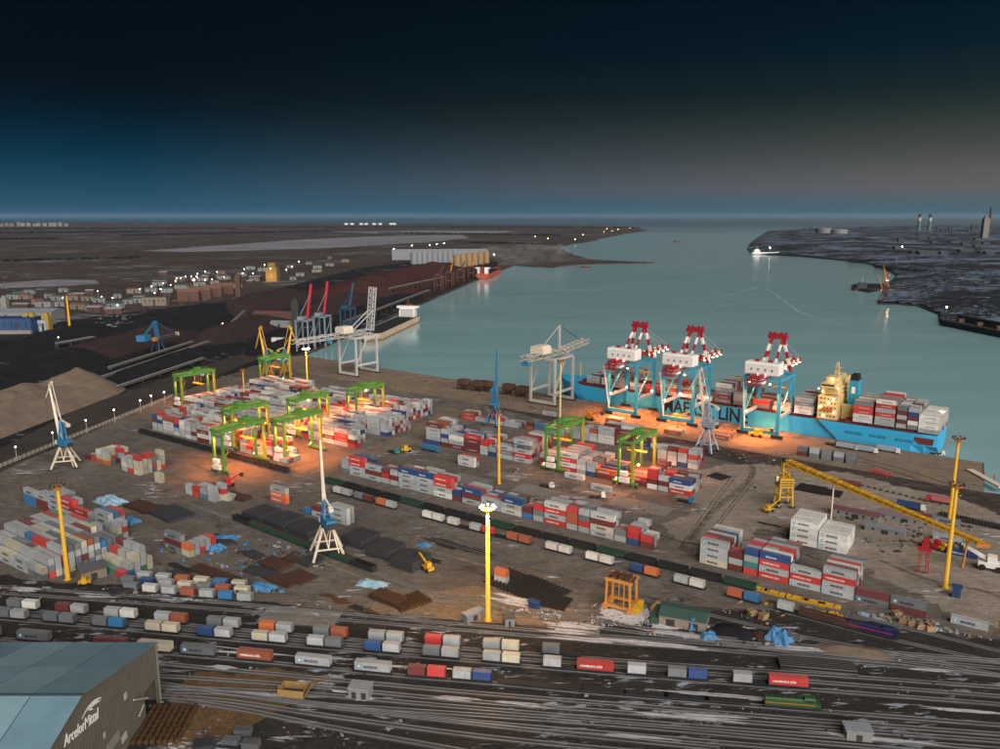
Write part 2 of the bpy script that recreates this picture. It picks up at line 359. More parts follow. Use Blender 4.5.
sheet('dirt_yard', [(655, 470), (705, 470), (760, 462), (850, 474), (960, 500), (1060, 530), (1120, 600), (1000, 628), (930, 606), (860, 566), (800, 542), (760, 530), (735, 560), (690, 556), (668, 530), (700, 505)], .068, ground_mat('dry_dirt', (.200, .166, .135), (.275, .230, .188), (.115, .094, .076), streak=.8, speck=.25, snow=.03), rough=9)
sheet('dirt_lane', [(410, 402), (470, 411), (485, 417), (455, 432), (405, 446), (380, 452), (300, 474), (292, 468), (360, 450), (398, 438), (440, 414)], .068, ground_mat('lane_dirt', (.135, .105, .078), (.185, .148, .112), (.075, .058, .044), rot=radians(60), streak=.6, speck=.25), rough=4)
# storage slabs with joints between the container blocks
k = 0
for (x, y, l, wd) in [(572, 500, 34, 15), (600, 492, 30, 13), (540, 492, 30, 14), (640, 506, 34, 15), (470, 480, 26, 14), (505, 476, 22, 10), (300, 617, 30, 12), (700, 500, 26, 9)]:
    c = G(x, y); u = YU if x != 300 else Vector((cos(radians(-9)), sin(radians(-9)), 0)); v = Vector((-u.y, u.x, 0))
    sheet('concrete_slab', [c + u * a * l / 2 + v * b * wd / 2 for a, b in ((-1, -1), (1, -1), (1, 1), (-1, 1))], .10 + .006 * k, m_slab); k += 1
# quay wall: a concrete face along the water, with fenders
qw = MB(); L_ = (PIER - CORNER).length
qw.obox((CORNER + PIER) / 2 - QV * .35, QU, L_ - 1, .9, -6, .35); 
tag(qw.build('quay_wall', mat('quay_concrete', (.16, .14, .12), .9, .5, .3)), kind='structure')
fm = mat('fender_rubber', (.015, .015, .016), .8)
fme = MB().lathe((0, 0), [(.7, -2.2), (.8, -1.0), (.7, -.1)], 8).mesh('fender', fm)
fr = None
for i in range(0, 40):
    c = CORNER + QU * (10 + i * 12.2) + QV * .8
    if (c - CORNER).length > L_ - 8: break
    tag(place('quay_fender', fme, None, (c.x, c.y, 0)), 'black rubber fender hanging on the concrete face of the container quay', 'fender', 'rubber fenders along the container quay')

# --- east bank: low bluffs with snow
east = [(750, 252), (757, 253.5), (771, 254.6), (800, 256), (844, 260), (866, 263), (885, 267.6), (897, 275), (889, 282), (881, 284.2), (865, 283.7), (852, 284), (852, 288), (870, 291.5), (884, 289), (886, 296), (878, 300), (878, 303), (900, 303.5), (919, 305), (939, 313), (940, 322), (1000, 330), (1200, 362), (1700, 420), (1900, 300), (1500, 226), (1000, 225.5), (900, 226.5), (840, 227.5), (792, 229.5), (768, 231), (758, 237), (750, 243), (747, 248)]
epts = [G(*p) for p in east]
def inside(x, y, ps):
    r = False; j = len(ps) - 1
    for i in range(len(ps)):
        if (ps[i][1] > y) != (ps[j][1] > y) and x < (ps[j][0] - ps[i][0]) * (y - ps[i][1]) / (ps[j][1] - ps[i][1]) + ps[i][0]: r = not r
        j = i
    return r
def edge_dist(x, y, ps):
    best = 1e12
    for i in range(len(ps)):
        ax, ay = ps[i - 1][0], ps[i - 1][1]; bx, by = ps[i][0] - ax, ps[i][1] - ay
        t = max(0, min(1, ((x - ax) * bx + (y - ay) * by) / (bx * bx + by * by + 1e-9)))
        best = min(best, (x - ax - bx * t) ** 2 + (y - ay - by * t) ** 2)
    return best ** .5
from mathutils import noise as mnoise
def east_h(x, y):
    if not inside(x, y, epts): return None
    d = edge_dist(x, y, epts); k = mnoise.noise(Vector((x * .004, y * .004, 0))); k2 = mnoise.noise(Vector((x * .02, y * .02, 3)))
    return max(.4, min(1, d / 90) * 7 + min(1, d / 500) * 9 + (k * 7 + k2 * 3.0) * min(1, d / 120))
sheet('east_shore', epts, -1.2, mat('shore_rubble', (.030, .028, .028), .95, .5, .05), 4)
xs = []; ys = []
yy = 1000.0
while yy < 16500: ys.append(yy); yy += max(9, yy * .011)
eb = MB(); idx = {}
def evert(i, j):
    if (i, j) in idx: return idx[i, j]
    y = ys[j]; x = (i * 2.5) / FPX * y * 1.0
    h = east_h(x, y)
    idx[i, j] = None if h is None else (len(eb.v), eb.v.append((x, y, h)))[0]
    return idx[i, j]
for j in range(len(ys) - 1):
    for i in range(60, 300):
        q = [evert(i, j), evert(i + 1, j), evert(i + 1, j + 1), evert(i, j + 1)]
        if None not in q: eb.f.append(tuple(q))
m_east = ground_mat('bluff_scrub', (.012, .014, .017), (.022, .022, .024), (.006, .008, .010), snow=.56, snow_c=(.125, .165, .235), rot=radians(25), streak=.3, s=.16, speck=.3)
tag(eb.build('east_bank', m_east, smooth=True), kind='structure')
def gz(px, py):                                     # ground point on the east bank, with its height
    p = G(px, py); h = east_h(p.x, p.y) or 0
    for _ in range(3):
        p = G(px, py, h); h = east_h(p.x, p.y) or 0
    return Vector((p.x, p.y, h))
# breakwater at the channel mouth and foam trail on the water
bw = MB(); a, b = G(644, 231), G(727, 231.4)
for i in range(24):
    p = a.lerp(b, i / 24); q = a.lerp(b, (i + 1) / 24); bw.beam((p.x, p.y, -1), (q.x, q.y, -1), 26 + 9 * rnd.random(), 7 + 4 * rnd.random())
tag(bw.build('breakwater', mat('rubble_stone', (.06, .06, .062), .9)), 'long low dark stone breakwater across the channel mouth', 'breakwater')
def strip(name, pix, wd, z, m):
    ps = [G(px, py, z) for px, py in pix]; mb = MB(); pts = []
    for i, p in enumerate(ps):
        d = (ps[min(i + 1, len(ps) - 1)] - ps[max(i - 1, 0)]).normalized(); n = Vector((-d.y, d.x, 0)); ww = wd[i] if isinstance(wd, list) else wd
        pts += [p + n * ww / 2, p - n * ww / 2]
    mb.poly(pts, [(2 * i, 2 * i + 1, 2 * i + 3, 2 * i + 2) for i in range(len(ps) - 1)])
    return mb.build(name, m)
def smooth_px(ps, n=6):
    out = []
    for i in range(len(ps) - 1):
        p0, p1, p2, p3 = ps[max(i - 1, 0)], ps[i], ps[i + 1], ps[min(i + 2, len(ps) - 1)]
        for k in range(n):
            t = k / n; out.append(tuple(.5 * (2 * p1[a] + (p2[a] - p0[a]) * t + (2 * p0[a] - 5 * p1[a] + 4 * p2[a] - p3[a]) * t * t + (3 * p1[a] - p0[a] - 3 * p2[a] + p3[a]) * t ** 3) for a in (0, 1)))
    return out + [ps[-1]]
m_foam = bpy.data.materials.new('wake_foam'); nt, b_ = nodes_of(m_foam)
_tc = N(nt, 'ShaderNodeTexCoord'); _f = ramp(nt, [(.32, 0), (.70, .8)], noise(nt, _tc.outputs['Object'], .03, 5, .7))
nt.links.new(_f.outputs[0], b_.inputs['Alpha']); b_.inputs['Base Color'].default_value = (.48, .60, .58, 1); b_.inputs['Roughness'].default_value = .5
for pix, wd in (([(757, 287), (772, 292), (786, 302), (800, 312), (822, 319), (848, 327)], [3, 6, 9, 9, 6, 2]), ([(690, 300), (720, 296), (748, 290), (757, 287)], [1, 5, 5, 2]), ([(650, 318), (700, 309), (740, 303), (760, 303)], [1, 5, 4, 1])):
    pp = smooth_px(pix, 4); ww = [wd[min(int(i / 4), len(wd) - 1)] * (mpp(*p)) * .22 for i, p in enumerate(pp)]
    tag(strip('wake_trail', pp, ww, WATER_Z + .05, m_foam), kind='stuff')
# ============================================================ shipping containers
def container_mat(name, kind):
    m = bpy.data.materials.new(name); nt, b = nodes_of(m); MATS[name] = m
    tc = N(nt, 'ShaderNodeTexCoord'); geo = N(nt, 'ShaderNodeNewGeometry')
    if kind == 'object':
        oi = N(nt, 'ShaderNodeObjectInfo'); base = oi.outputs['Color']
        cx = N(nt, 'ShaderNodeCombineXYZ'); nt.links.new(oi.outputs['Random'], cx.inputs[0]); nt.links.new(oi.outputs['Random'], cx.inputs[2])
        sc = N(nt, 'ShaderNodeVectorMath', operation='SCALE'); sc.inputs['Scale'].default_value = 60; nt.links.new(cx.outputs[0], sc.inputs[0])
        ad = N(nt, 'ShaderNodeVectorMath', operation='ADD'); nt.links.new(tc.outputs['Object'], ad.inputs[0]); nt.links.new(sc.outputs[0], ad.inputs[1]); co = ad.outputs[0]
    else:
        at = N(nt, 'ShaderNodeAttribute', attribute_name='tint'); base = at.outputs['Color']; co = tc.outputs['Object']
    big = ramp(nt, [(.35, 0), (.7, 1)], noise(nt, co, .35, 4, .65)).outputs[0]
    hsv = N(nt, 'ShaderNodeHueSaturation'); hsv.inputs['Saturation'].default_value = .9; hsv.inputs['Value'].default_value = .78; nt.links.new(base, hsv.inputs['Color'])
    c = mixc(nt, big, hsv.outputs[0], base)
    st = ramp(nt, [(.54, 0), (.85, .5)], noise(nt, mapped(nt, co, 0, (1.6, 1.6, .16)), 1.0, 5, .75)).outputs[0]
    c = mixc(nt, st, c, (.060, .038, .026))                        # rust and grime runs
    up = N(nt, 'ShaderNodeSeparateXYZ'); nt.links.new(geo.outputs['Normal'], up.inputs[0])
    tp = ramp(nt, [(.6, 0), (.9, 1)], up.outputs['Z']).outputs[0]
    du = N(nt, 'ShaderNodeMath', operation='MULTIPLY'); nt.links.new(tp, du.inputs[0])
    dn = ramp(nt, [(.3, .06), (.75, .42)], noise(nt, co, .5, 4, .7)).outputs[0]; nt.links.new(dn, du.inputs[1])
    c = mixc(nt, du.outputs[0], c, (.20, .19, .18))                # dust lying on the roof
    nt.links.new(c, b.inputs['Base Color']); b.inputs['Roughness'].default_value = .55; b.inputs['Specular IOR Level'].default_value = .35
    if kind == 'object':                                           # fine corrugation
        wv = N(nt, 'ShaderNodeTexWave', wave_type='BANDS', bands_direction='X'); wv.inputs['Scale'].default_value = 1.1
        nt.links.new(tc.outputs['Object'], wv.inputs['Vector'])
        bp = N(nt, 'ShaderNodeBump'); bp.inputs['Strength'].default_value = .5; bp.inputs['Distance'].default_value = .04
        nt.links.new(wv.outputs['Fac'], bp.inputs['Height']); nt.links.new(bp.outputs[0], b.inputs['Normal'])
    return m
CM_OBJ = container_mat('container_paint', 'object'); CM_ATT = container_mat('container_paint_block', 'attr')
CW, CHH = 2.44, 2.86
def container_mesh(L):
    mb = MB(); l, w, h = L / 2, CW / 2, CHH; p = .13; r = .05
    # corner posts and rails stand proud of the recessed panels
    for sx in (-1, 1):
        for sy in (-1, 1):
            x, y = sx * (l - p / 2), sy * (w - p / 2); mb.box(x - p / 2, x + p / 2, y - p / 2, y + p / 2, 0, h)
    mb.box(-l + p, l - p, -w + r, w - r, .04, h - .03)
    mb.box(-l + r, l - r, -w + p, w - p, .05, h - .04)
    for sy in (-1, 1):
        y0, y1 = (w - .10, w) if sy > 0 else (-w, -w + .10)
        mb.box(-l + p, l - p, y0, y1, 0, .16); mb.box(-l + p, l - p, y0, y1, h - .12, h)
    for sx in (-1, 1):
        x0, x1 = (l - .10, l) if sx > 0 else (-l, -l + .10)
        mb.box(x0, x1, -w + p, w - p, 0, .16); mb.box(x0, x1, -w + p, w - p, h - .14, h)
    for y in (-.78, -.32, .32, .78): mb.box(l - .045, l - .005, y - .03, y + .03, .2, h - .2)    # door lock bars
    return mb.mesh('container', CM_OBJ)
CMESH = {20: container_mesh(6.06), 40: container_mesh(12.19)}
PAL = dict(grey=((.36, .38, .39), 'light grey'), white=((.62, .61, .57), 'white'), red=((.50, .026, .022), 'bright red'), rust=((.34, .085, .035), 'rust orange'),
           maroon=((.150, .034, .034), 'maroon'), navy=((.018, .060, .20), 'dark blue'), blue=((.02, .15, .34), 'blue'), teal=((.05, .20, .22), 'teal'),
           green=((.06, .22, .14), 'green'), slate=((.15, .165, .18), 'dark grey'), cream=((.50, .46, .34), 'cream'), orange=((.55, .13, .03), 'orange'))
MIXES = dict(yard=[('grey', 46), ('white', 9), ('red', 13), ('maroon', 12), ('navy', 6), ('blue', 3), ('rust', 4), ('slate', 6), ('teal', 1)],
             rail=[('grey', 40), ('cream', 12), ('slate', 14), ('rust', 10), ('navy', 10), ('white', 8), ('blue', 4)],
             left=[('grey', 50), ('slate', 12), ('red', 9), ('maroon', 8), ('blue', 5), ('green', 3), ('cream', 9), ('rust', 4)],
             lit=[('grey', 40), ('white', 25), ('red', 14), ('maroon', 12), ('navy', 5), ('rust', 4)],
             drab=[('slate', 60), ('grey', 15), ('maroon', 15)], reefer=[('white', 100)], ship=[('grey', 36), ('maroon', 18), ('slate', 14), ('red', 12), ('white', 14), ('navy', 6)],
             small=[('grey', 40), ('cream', 22), ('red', 14), ('rust', 8), ('white', 10), ('teal', 3), ('maroon', 4)])
def pick(mix):
    t = rnd.random() * sum(w for _, w in MIXES[mix])
    for c, w in MIXES[mix]:
        t -= w
        if t <= 0: return c
    return mix[0][0]
BOXES = []       # every container: dict(pos, ang, size, colour, where, tier, ntier, reach)
def add_box(pos, ang, size, colour, where, tier, ntier, logo=True, row=0, shown=True):
    BOXES.append(dict(p=Vector(pos), a=ang, s=size, c=colour, w=where, t=tier, n=ntier, logo=logo, row=row, shown=shown))
def block(where, b, slots, rows=4, mix='yard', ang=YD, z=.14, anchor='right', gap=.5, drop=0.0, rowgap=.42, colours=None, rowfn=None):
    """b: front corner on the ground. slots: (size, tiers) along the row from the anchored end; rows lie behind the front one."""
    u = Vector((cos(ang), sin(ang), 0)); v = Vector((-u.y, u.x, 0)); b = G(*b) if not isinstance(b, Vector) else b
    x = 0.0; sg = -1 if anchor == 'right' else 1
    for si, slot in enumerate(slots):
        size, tiers = slot[0], slot[1]; nr = slot[2] if len(slot) > 2 else rows; L = 6.06 if size == 20 else 12.19
        if tiers > 0:
            hts = []
            for r in range(nr):
                t = tiers
                if r > 0 and drop and rnd.random() < drop: t = max(1, tiers - 1 - (rnd.random() < .35))
                if rowfn: t = rowfn(si, r, t)
                hts.append(t)
            for r in range(nr):
                c = b + u * sg * (x + L / 2) + v * (CW / 2 + r * (CW + rowgap))
                cc = slot[3] if len(slot) > 3 and r == 0 else None
                split = size == 40 and cc is None and rnd.random() < .22 and mix not in ('reefer', 'ship')
                for t in range(hts[r]):
                    top = t == hts[r] - 1
                    vis = top or r == 0 or t >= hts[r - 1] or si == 0 or si == len(slots) - 1 or slots[si - 1 if sg < 0 else min(si + 1, len(slots) - 1)][1] <= t
                    k = cc[t] if cc and t < len(cc) else pick(mix)
                    if split:
                        for e in (-1, 1): add_box(c + u * e * 3.065 + Vector((0, 0, z + t * (CHH + .015))), ang, 20, pick(mix), where, t, hts[r], r == 0, r, vis)
                    else: add_box(c + Vector((0, 0, z + t * (CHH + .015))), ang, size, k, where, t, hts[r], r == 0 or top, r, vis)
        x += L + gap
F, T = 40, 20
# --- long front row of the middle yard (front face towards the rail line)
fr = [(T, 2, 3, ['maroon', 'red']), (T, 3, 5, ['navy', 'red', 'red']), (T, 2, 4, ['grey', 'slate']), (F, 4, 3, ['grey', 'cream', 'maroon', 'white']), (T, 4, 4, ['grey', 'red', 'slate', 'grey']), (T, 4, 4, ['grey', 'rust', 'rust', 'red']), (F, 4, 4, ['red', 'grey', 'red', 'white']),
      (T, 3, 4, ['grey', 'slate', 'red']), (T, 2, 4, ['blue', 'maroon']), (F, 3, 4, ['white', 'grey', 'navy']), (F, 2, 5, ['grey', 'grey']), (F, 3, 4, ['grey', 'maroon', 'navy']), (T, 2, 3, ['maroon', 'navy']), (F, 4, 4, ['white', 'grey', 'red', 'red']), (F, 4, 4, ['grey', 'grey', 'grey', 'navy']), (F, 4, 3, ['grey', 'grey', 'grey', 'navy']), (T, 3, 3, ['grey', 'maroon', 'grey']), (T, 3, 4, ['grey', 'red', 'maroon']), (F, 3, 3, ['grey', 'maroon', 'grey']), (F, 4, 4, ['grey', 'grey', 'red', 'red']), (T, 3, 2, ['slate', 'grey', 'grey'])]
block('the middle yard row along the rails', (652, 550), fr, drop=.3)
# --- second big yard under the two green gantries
c2 = [(F, 3, 6, ['red', 'white', 'navy']), (T, 3, 6, ['grey', 'maroon', 'grey']), (T, 4, 7, ['white', 'maroon', 'red', 'red']), (F, 2, 6, ['maroon', 'red']), (T, 0), (F, 2, 8, ['maroon', 'rust']), (T, 3, 9, ['navy', 'grey', 'grey']), (T, 3, 9), (F, 4, 9, ['red', 'white', 'red', 'white']), (F, 3, 8), (T, 0), (F, 5, 9, ['grey', 'red', 'grey', 'slate', 'grey']), (F, 3, 9, ['grey', 'slate', 'grey']), (T, 2, 9, ['navy', 'grey']), (T, 3, 8, ['grey', 'grey', 'red']), (F, 4, 7, ['maroon', 'maroon', 'maroon', 'red']), (F, 3, 7, ['maroon', 'grey', 'white']), (T, 4, 7, ['maroon', 'grey', 'navy', 'grey']), (F, 5, 7, ['navy', 'grey', 'grey', 'grey', 'maroon'])]
block('the yard row under two green gantries', (690, 497), c2, drop=.35)
block('the stack by the bare dirt ground', (697, 470), [(T, 4, 4), (T, 4, 4), (T, 4, 5), (T, 3, 5)], drop=.15)
block('the yard row below the ship cranes', (668, 455), [(F, 2, 3), (F, 3, 4, ['slate', 'navy', 'maroon']), (F, 4, 6, ['maroon', 'maroon', 'maroon', 'maroon']), (F, 4, 6, ['white', 'white', 'grey', 'grey']), (F, 3, 5), (F, 2, 4), (F, 3, 4), (F, 2, 5, ['slate', 'blue']), (T, 2, 4), (T, 0), (F, 1, 4), (T, 2, 3), (T, 3, 3), (F, 1, 3), (F, 2, 3)], drop=.35)
# --- gantry yard, four lit blocks
g1 = [(T, 1, 4), (T, 2, 5), (T, 4, 6)] + [(F, 2, 8), (F, 2, 9), (T, 0)] + [(F, 4, 11), (T, 4, 12), (T, 4, 12), (F, 4, 12), (T, 4, 12), (T, 4, 12), (T, 4, 12), (T, 4, 12), (F, 4, 12), (T, 5, 12), (T, 4, 12)]
block('the gantry block behind the black train', (287, 464), g1, mix='lit', drop=.3)
block('the gantry block between green cranes', (355, 449), [(T, 4, 2), (F, 4, 6), (F, 4, 9), (F, 4, 10), (F, 2, 8), (T, 0), (F, 4, 10), (F, 4, 10), (T, 4, 10), (F, 4, 10), (F, 4, 10), (F, 4, 10), (F, 4, 10), (F, 4, 10), (F, 4, 12), (F, 4, 12)], mix='lit', drop=.3)
block('the gantry block by the dirt lane', (387, 437), [(T, 4, 9, ['navy', 'grey', 'grey', 'grey']), (F, 4, 10), (F, 4, 12), (F, 4, 12), (F, 4, 12), (F, 4, 12), (F, 4, 12), (F, 4, 11), (F, 4, 11), (F, 4, 11), (F, 4, 11), (F, 4, 11), (F, 4, 11), (F, 4, 11), (F, 4, 9), (F, 2, 6)], mix='lit', drop=.3)
block('the pale block by the quay road', (406, 422), [(T, 4, 11, ['white', 'white', 'white', 'white']), (T, 4, 9), (F, 4, 9), (F, 4, 9), (F, 4, 8), (F, 2, 8), (F, 4, 8), (F, 4, 8), (F, 4, 8), (F, 2, 7), (F, 4, 7), (F, 4, 10, ['white', 'white', 'white', 'white']), (F, 4, 10), (F, 4, 9), (F, 4, 8), (F, 2, 6)], mix='lit', drop=.3)
# --- right blocks beside the tower mast
block('the tall block by the blue locomotive', (925, 619), [(F, 2, 1, ['maroon', 'slate']), (F, 2, 1, ['slate', 'maroon']), (F, 4, 6, ['grey', 'grey', 'red', 'grey']), (F, 3, 1, ['grey', 'red', 'grey']), (F, 4, 7, ['red', 'grey', 'red', 'navy']), (T, 4, 6, ['red', 'teal', 'grey', 'navy']), (T, 3, 2, ['maroon', 'grey', 'maroon']), (F, 4, 7, ['cream', 'grey', 'grey', 'grey'])], drop=.05)
block('the all white block below the jib', (846, 555), [(F, 3, 6), (F, 4, 6)], mix='reefer', drop=.0)
block('the ground beside the tall block', (988, 632), [(F, 1, 1, ['grey'])])
# --- left corner blocks
block('the row facing the pale tarpaulin', (118, 541), [(T, 3, 2), (F, 4, 3, ['slate', 'grey', 'grey', 'grey']), (T, 3, 1, ['slate', 'red', 'grey']), (F, 3, 1, ['slate', 'slate', 'red']), (F, 4, 2, ['grey', 'slate', 'red', 'red']), (F, 4, 3, ['slate', 'grey', 'grey', 'grey']), (F, 3, 2, ['maroon', 'maroon', 'grey']), (F, 3, 2, ['blue', 'blue', 'grey'])], mix='left', drop=.25)
lf = lambda si, r, t: max(1, t - (2 if r == 0 else (1 if r < 3 else 0)) - (1 if (r > 8 and si == 0) else 0))
block('the deep stack at the yellow mast', (43, 582), [(F, 4, 12), (F, 4, 12), (F, 4, 12), (F, 4, 12)], mix='left', rowfn=lf)
block('the stepped stack by the grey shed', (123, 580), [(T, 3, 5, ['red', 'orange', 'grey']), (F, 3, 4)], mix='left', rowfn=lambda si, r, t: [1, 2, 3, 4, 2][r])
# --- short stacks on the open ground
block('the stack by the blue slewing crane', (108, 466), [(T, 3, 5, ['orange', 'cream', 'grey']), (T, 3, 5), (F, 1, 3)], mix='small', drop=.2)
block('the cream stack on open ground', (140, 476), [(T, 4, 6, ['cream', 'cream', 'cream', 'red']), (F, 3, 5)], mix='small', drop=.3)
block('the lone pile on open ground', (161, 484), [(T, 2, 1, ['cream', 'cream'])])
block('the uneven stack before a green gantry', (215, 503), [(T, 3, 3, ['grey', 'grey', 'grey']), (T, 2, 3, ['teal', 'grey']), (T, 2, 4, ['red', 'red']), (T, 2, 4, ['grey', 'grey'])], mix='small', drop=.3)
block('the ground beside the uneven stack', (228, 502), [(T, 1, 2, ['cream'])])
block('the stack beside blue tarpaulins', (190, 558), [(T, 2, 5, ['cream', 'orange']), (F, 3, 1, ['slate', 'maroon', 'slate'])], mix='small')
block('the wall beside the grey slabs', (286, 505), [(F, 3, 1, ['orange', 'orange', 'grey'])])
block('the stack behind the white slewing crane', (347, 526), [(F, 3, 2, ['grey', 'grey', 'grey']), (F, 2, 2, ['grey', 'maroon']), (T, 1, 1, ['blue'])], mix='small')
block('the pair on the middle paving', (474, 468), [(F, 2, 2, ['white', 'white'])])
block('the bare yard slabs', (583, 481), [(F, 1, 1, ['white'])]); block('the bare yard slabs', (610, 493), [(F, 1, 1, ['grey'])])
block('the bare yard slabs', (576, 508), [(F, 1, 2, ['red'])]); block('the quay road by the ship', (556, 417), [(F, 1, 1, ['grey'])])
block('the ground behind black pipes', (860, 488), [(F, 1, 1, ['maroon'])]); block('the pair near the lit mast', (506, 585), [(T, 2, 1, ['grey', 'orange'])])
block('the ground by the site huts', (962, 545), [(F, 1, 1, ['grey'])]); block('the ground near the jib tip', (977, 560), [(F, 1, 1, ['navy'])])
block('the faded row beneath the jib', (960, 527), [(F, 1, 1, ['slate']), (F, 1, 1, ['maroon'])])
block('the low row near the ship stern', (856, 465), [(T, 2, 2), (T, 2, 2), (T, 2, 2), (T, 2, 2), (T, 2, 2)], gap=1.2, mix='drab')
for q in ((620, 424), (680, 436), (728, 441)): block('the flat pairs under ship cranes', q, [(F, 1, 3, ['rust'])], ang=QDIR, mix='ship')
# --- row of single boxes north of the rail yard
for r, (y0, n) in enumerate(((601, 7), (594.5, 7), (588.5, 6))):
    for i in range(n):
        x = 252 - i * 19.0 - r * 3; b = G(x, y0 - i * 1.75); add_box(b + Vector((-3, 1.2, .12)), radians(-9), 20, pick('rail'), 'the ground rows by the rail yard', 0, 1, False, r)
# ============================================================ railway: tracks, wagons, locomotives
m_rail = mat('rail_steel', (.22, .23, .245), .4, .6, .05, .2, (.07, .06, .055)); m_sleeper = mat('sleeper_concrete', (.055, .050, .046), .9, .35, .10, 0, (.24, .255, .28))
m_wag = mat('wagon_dark', (.020, .021, .023), .7, .4); m_wheel = mat('wheel_steel', (.03, .026, .024), .6)
m_wgreen = mat('wagon_green', (.022, .060, .042), .6, .5, .8); m_wbrown = mat('wagon_brown', (.055, .030, .024), .7, .4)
def path_world(pix, z=.10):
    ps = [G(*p) for p in smooth_px(pix, 4)]; return [Vector((p.x, p.y, z)) for p in ps]
def walk(ps):
    d = [0]
    for i in range(1, len(ps)): d.append(d[-1] + (ps[i] - ps[i - 1]).length)
    def at(s):
        s = max(0, min(d[-1] - 1e-4, s)); i = 0
        while d[i + 1] < s: i += 1
        t = (s - d[i]) / (d[i + 1] - d[i] + 1e-9); p = ps[i].lerp(ps[i + 1], t); u = (ps[i + 1] - ps[i]).normalized(); return p, u
    return at, d[-1], d
def track(pix, label, sleepers=True, z=.10):
    ps = path_world(pix, z); at, L, _ = walk(ps); o = ps[0].copy()
    t = thing('railway_track', label, 'railway track', o)
    for s in (-1, 1):
        mb = MB()
        for i in range(len(ps) - 1):
            d0 = (ps[min(i + 1, len(ps) - 1)] - ps[max(i - 1, 0)]).normalized(); d1 = (ps[min(i + 2, len(ps) - 1)] - ps[i]).normalized()
            n0 = Vector((-d0.y, d0.x, 0)) * s * .78; n1 = Vector((-d1.y, d1.x, 0)) * s * .78
            mb.beam(ps[i] - o + n0 + Vector((0, 0, .22)), ps[i + 1] - o + n1 + Vector((0, 0, .22)), .13, .18)
        mb.build('rail', m_rail, t)
    if sleepers:
        mb = MB(); s = 0.0
        while s < L:
            p, u = at(s); p = p - o; v = Vector((-u.y, u.x, 0)); a, b = u * .14, v * 1.32
            z0 = Vector((0, 0, .11)); q = [p - a - b, p + a - b, p + a + b, p - a + b]
            mb.v += [tuple(k + z0) for k in q] + [tuple(k) for k in q]; i = len(mb.v) - 8
            mb.f += [(i, i + 1, i + 2, i + 3), (i, i + 4, i + 5, i + 1), (i + 1, i + 5, i + 6, i + 2), (i + 3, i + 7, i + 4, i)]
            s += .62 + (.02 * rnd.random())
        tag(mb.build('sleepers', m_sleeper, t), kind='stuff')
    return t, at, L
TR = {}
TR['front'] = [(-60, 634), (60, 644.5), (185, 655.5), (279, 664), (396, 676), (494, 684), (600, 694), (762, 707), (817, 711.5), (1040, 729)]
TR['lower'] = [(-60, 614), (35, 622), (135, 631), (240, 641), (385, 654), (466, 661), (562, 670), (712, 682.5), (808, 690), (1040, 708)]
TR['upper'] = [(-60, 603), (48, 612.5), (247, 631), (355, 640.5), (467, 649.5), (525, 654), (700, 667), (860, 678), (1040, 691)]
TR['mid'] = [(300, 484), (335, 494), (377, 505.5), (436, 522), (498, 538), (576, 558), (619, 569), (664, 581), (745, 602), (847, 629), (897, 641), (960, 655), (1040, 671)]
TR['dark'] = [(290, 474), (337, 486), (400, 503), (460, 519), (520, 534), (580, 549), (640, 563.5), (700, 578.5), (800, 603), (900, 627), (1040, 662)]
TR['green'] = [(200, 508), (240, 523), (300, 546), (375, 574), (420, 590)]
TR['gantry'] = [(120, 428), (143, 434.5), (200, 450), (289, 474.5), (310, 480)]
plain = [[(-60, 583), (200, 601), (420, 621), (480, 626), (600, 636), (760, 648), (1040, 672)], [(-60, 589), (200, 608), (420, 627), (480, 632), (600, 642), (760, 654), (1040, 680)],
         [(380, 596), (470, 605), (540, 617), (620, 631), (760, 645), (1040, 666)], [(400, 590), (490, 601), (560, 614), (660, 631), (800, 646), (1040, 664)],
         [(-60, 608), (100, 622), (300, 641), (467, 655.5), (640, 669), (860, 686), (1040, 700)],
         [(160, 664), (300, 677), (480, 694), (620, 705), (800, 720), (1040, 738)], [(150, 676), (300, 686), (460, 701), (620, 713), (800, 727), (1040, 745)], [(160, 688), (300, 694), (440, 706), (620, 721), (800, 735), (1040, 753)],
         [(165, 692), (240, 695), (330, 706), (480, 723), (620, 735), (800, 750), (900, 757)], [(160, 697), (230, 702), (330, 717), (480, 737), (620, 751), (700, 757)], [(170, 700), (240, 710), (330, 728), (420, 744), (480, 755)],
         [(330, 706), (480, 716), (640, 728), (800, 742), (1040, 762)], [(150, 683), (300, 704), (400, 716), (560, 734), (720, 750)],
         [(640, 600), (720, 618), (800, 637), (880, 652), (1040, 684)], [(700, 640), (800, 654), (900, 664), (1040, 682)],
         [(60, 452), (150, 478), (250, 512), (340, 545), (420, 574)], [(70, 447), (160, 473), (260, 506), (350, 539), (430, 566)], [(40, 462), (130, 488), (230, 522), (320, 556)],
         [(100, 455), (190, 480), (290, 515), (380, 548), (450, 575)], [(60, 470), (140, 496), (240, 532)], [(120, 447), (200, 468), (300, 502), (400, 536)], [(300, 492), (380, 518), (460, 544), (520, 562)], [(420, 536), (500, 560), (600, 588)],
         [(380, 396), (470, 411), (560, 426)], [(320, 362), (420, 379), (520, 395), (600, 407.5), (700, 423.5), (840, 445)]]
TW = {}
tl = dict(front='rails of the nearest train with single star lettered boxes', lower='rails under the lower of the twin container trains', upper='rails under the upper of the twin container trains', mid='long curved rails of the train past the tall right block', dark='rails of the dark hopper wagons along the front row of stacks', green='rails of the green open wagons below the white slewing crane', gantry='rails of the dark wagons before the gantry yard')
for k, pix in TR.items(): TW[k] = track(pix, tl[k], True)
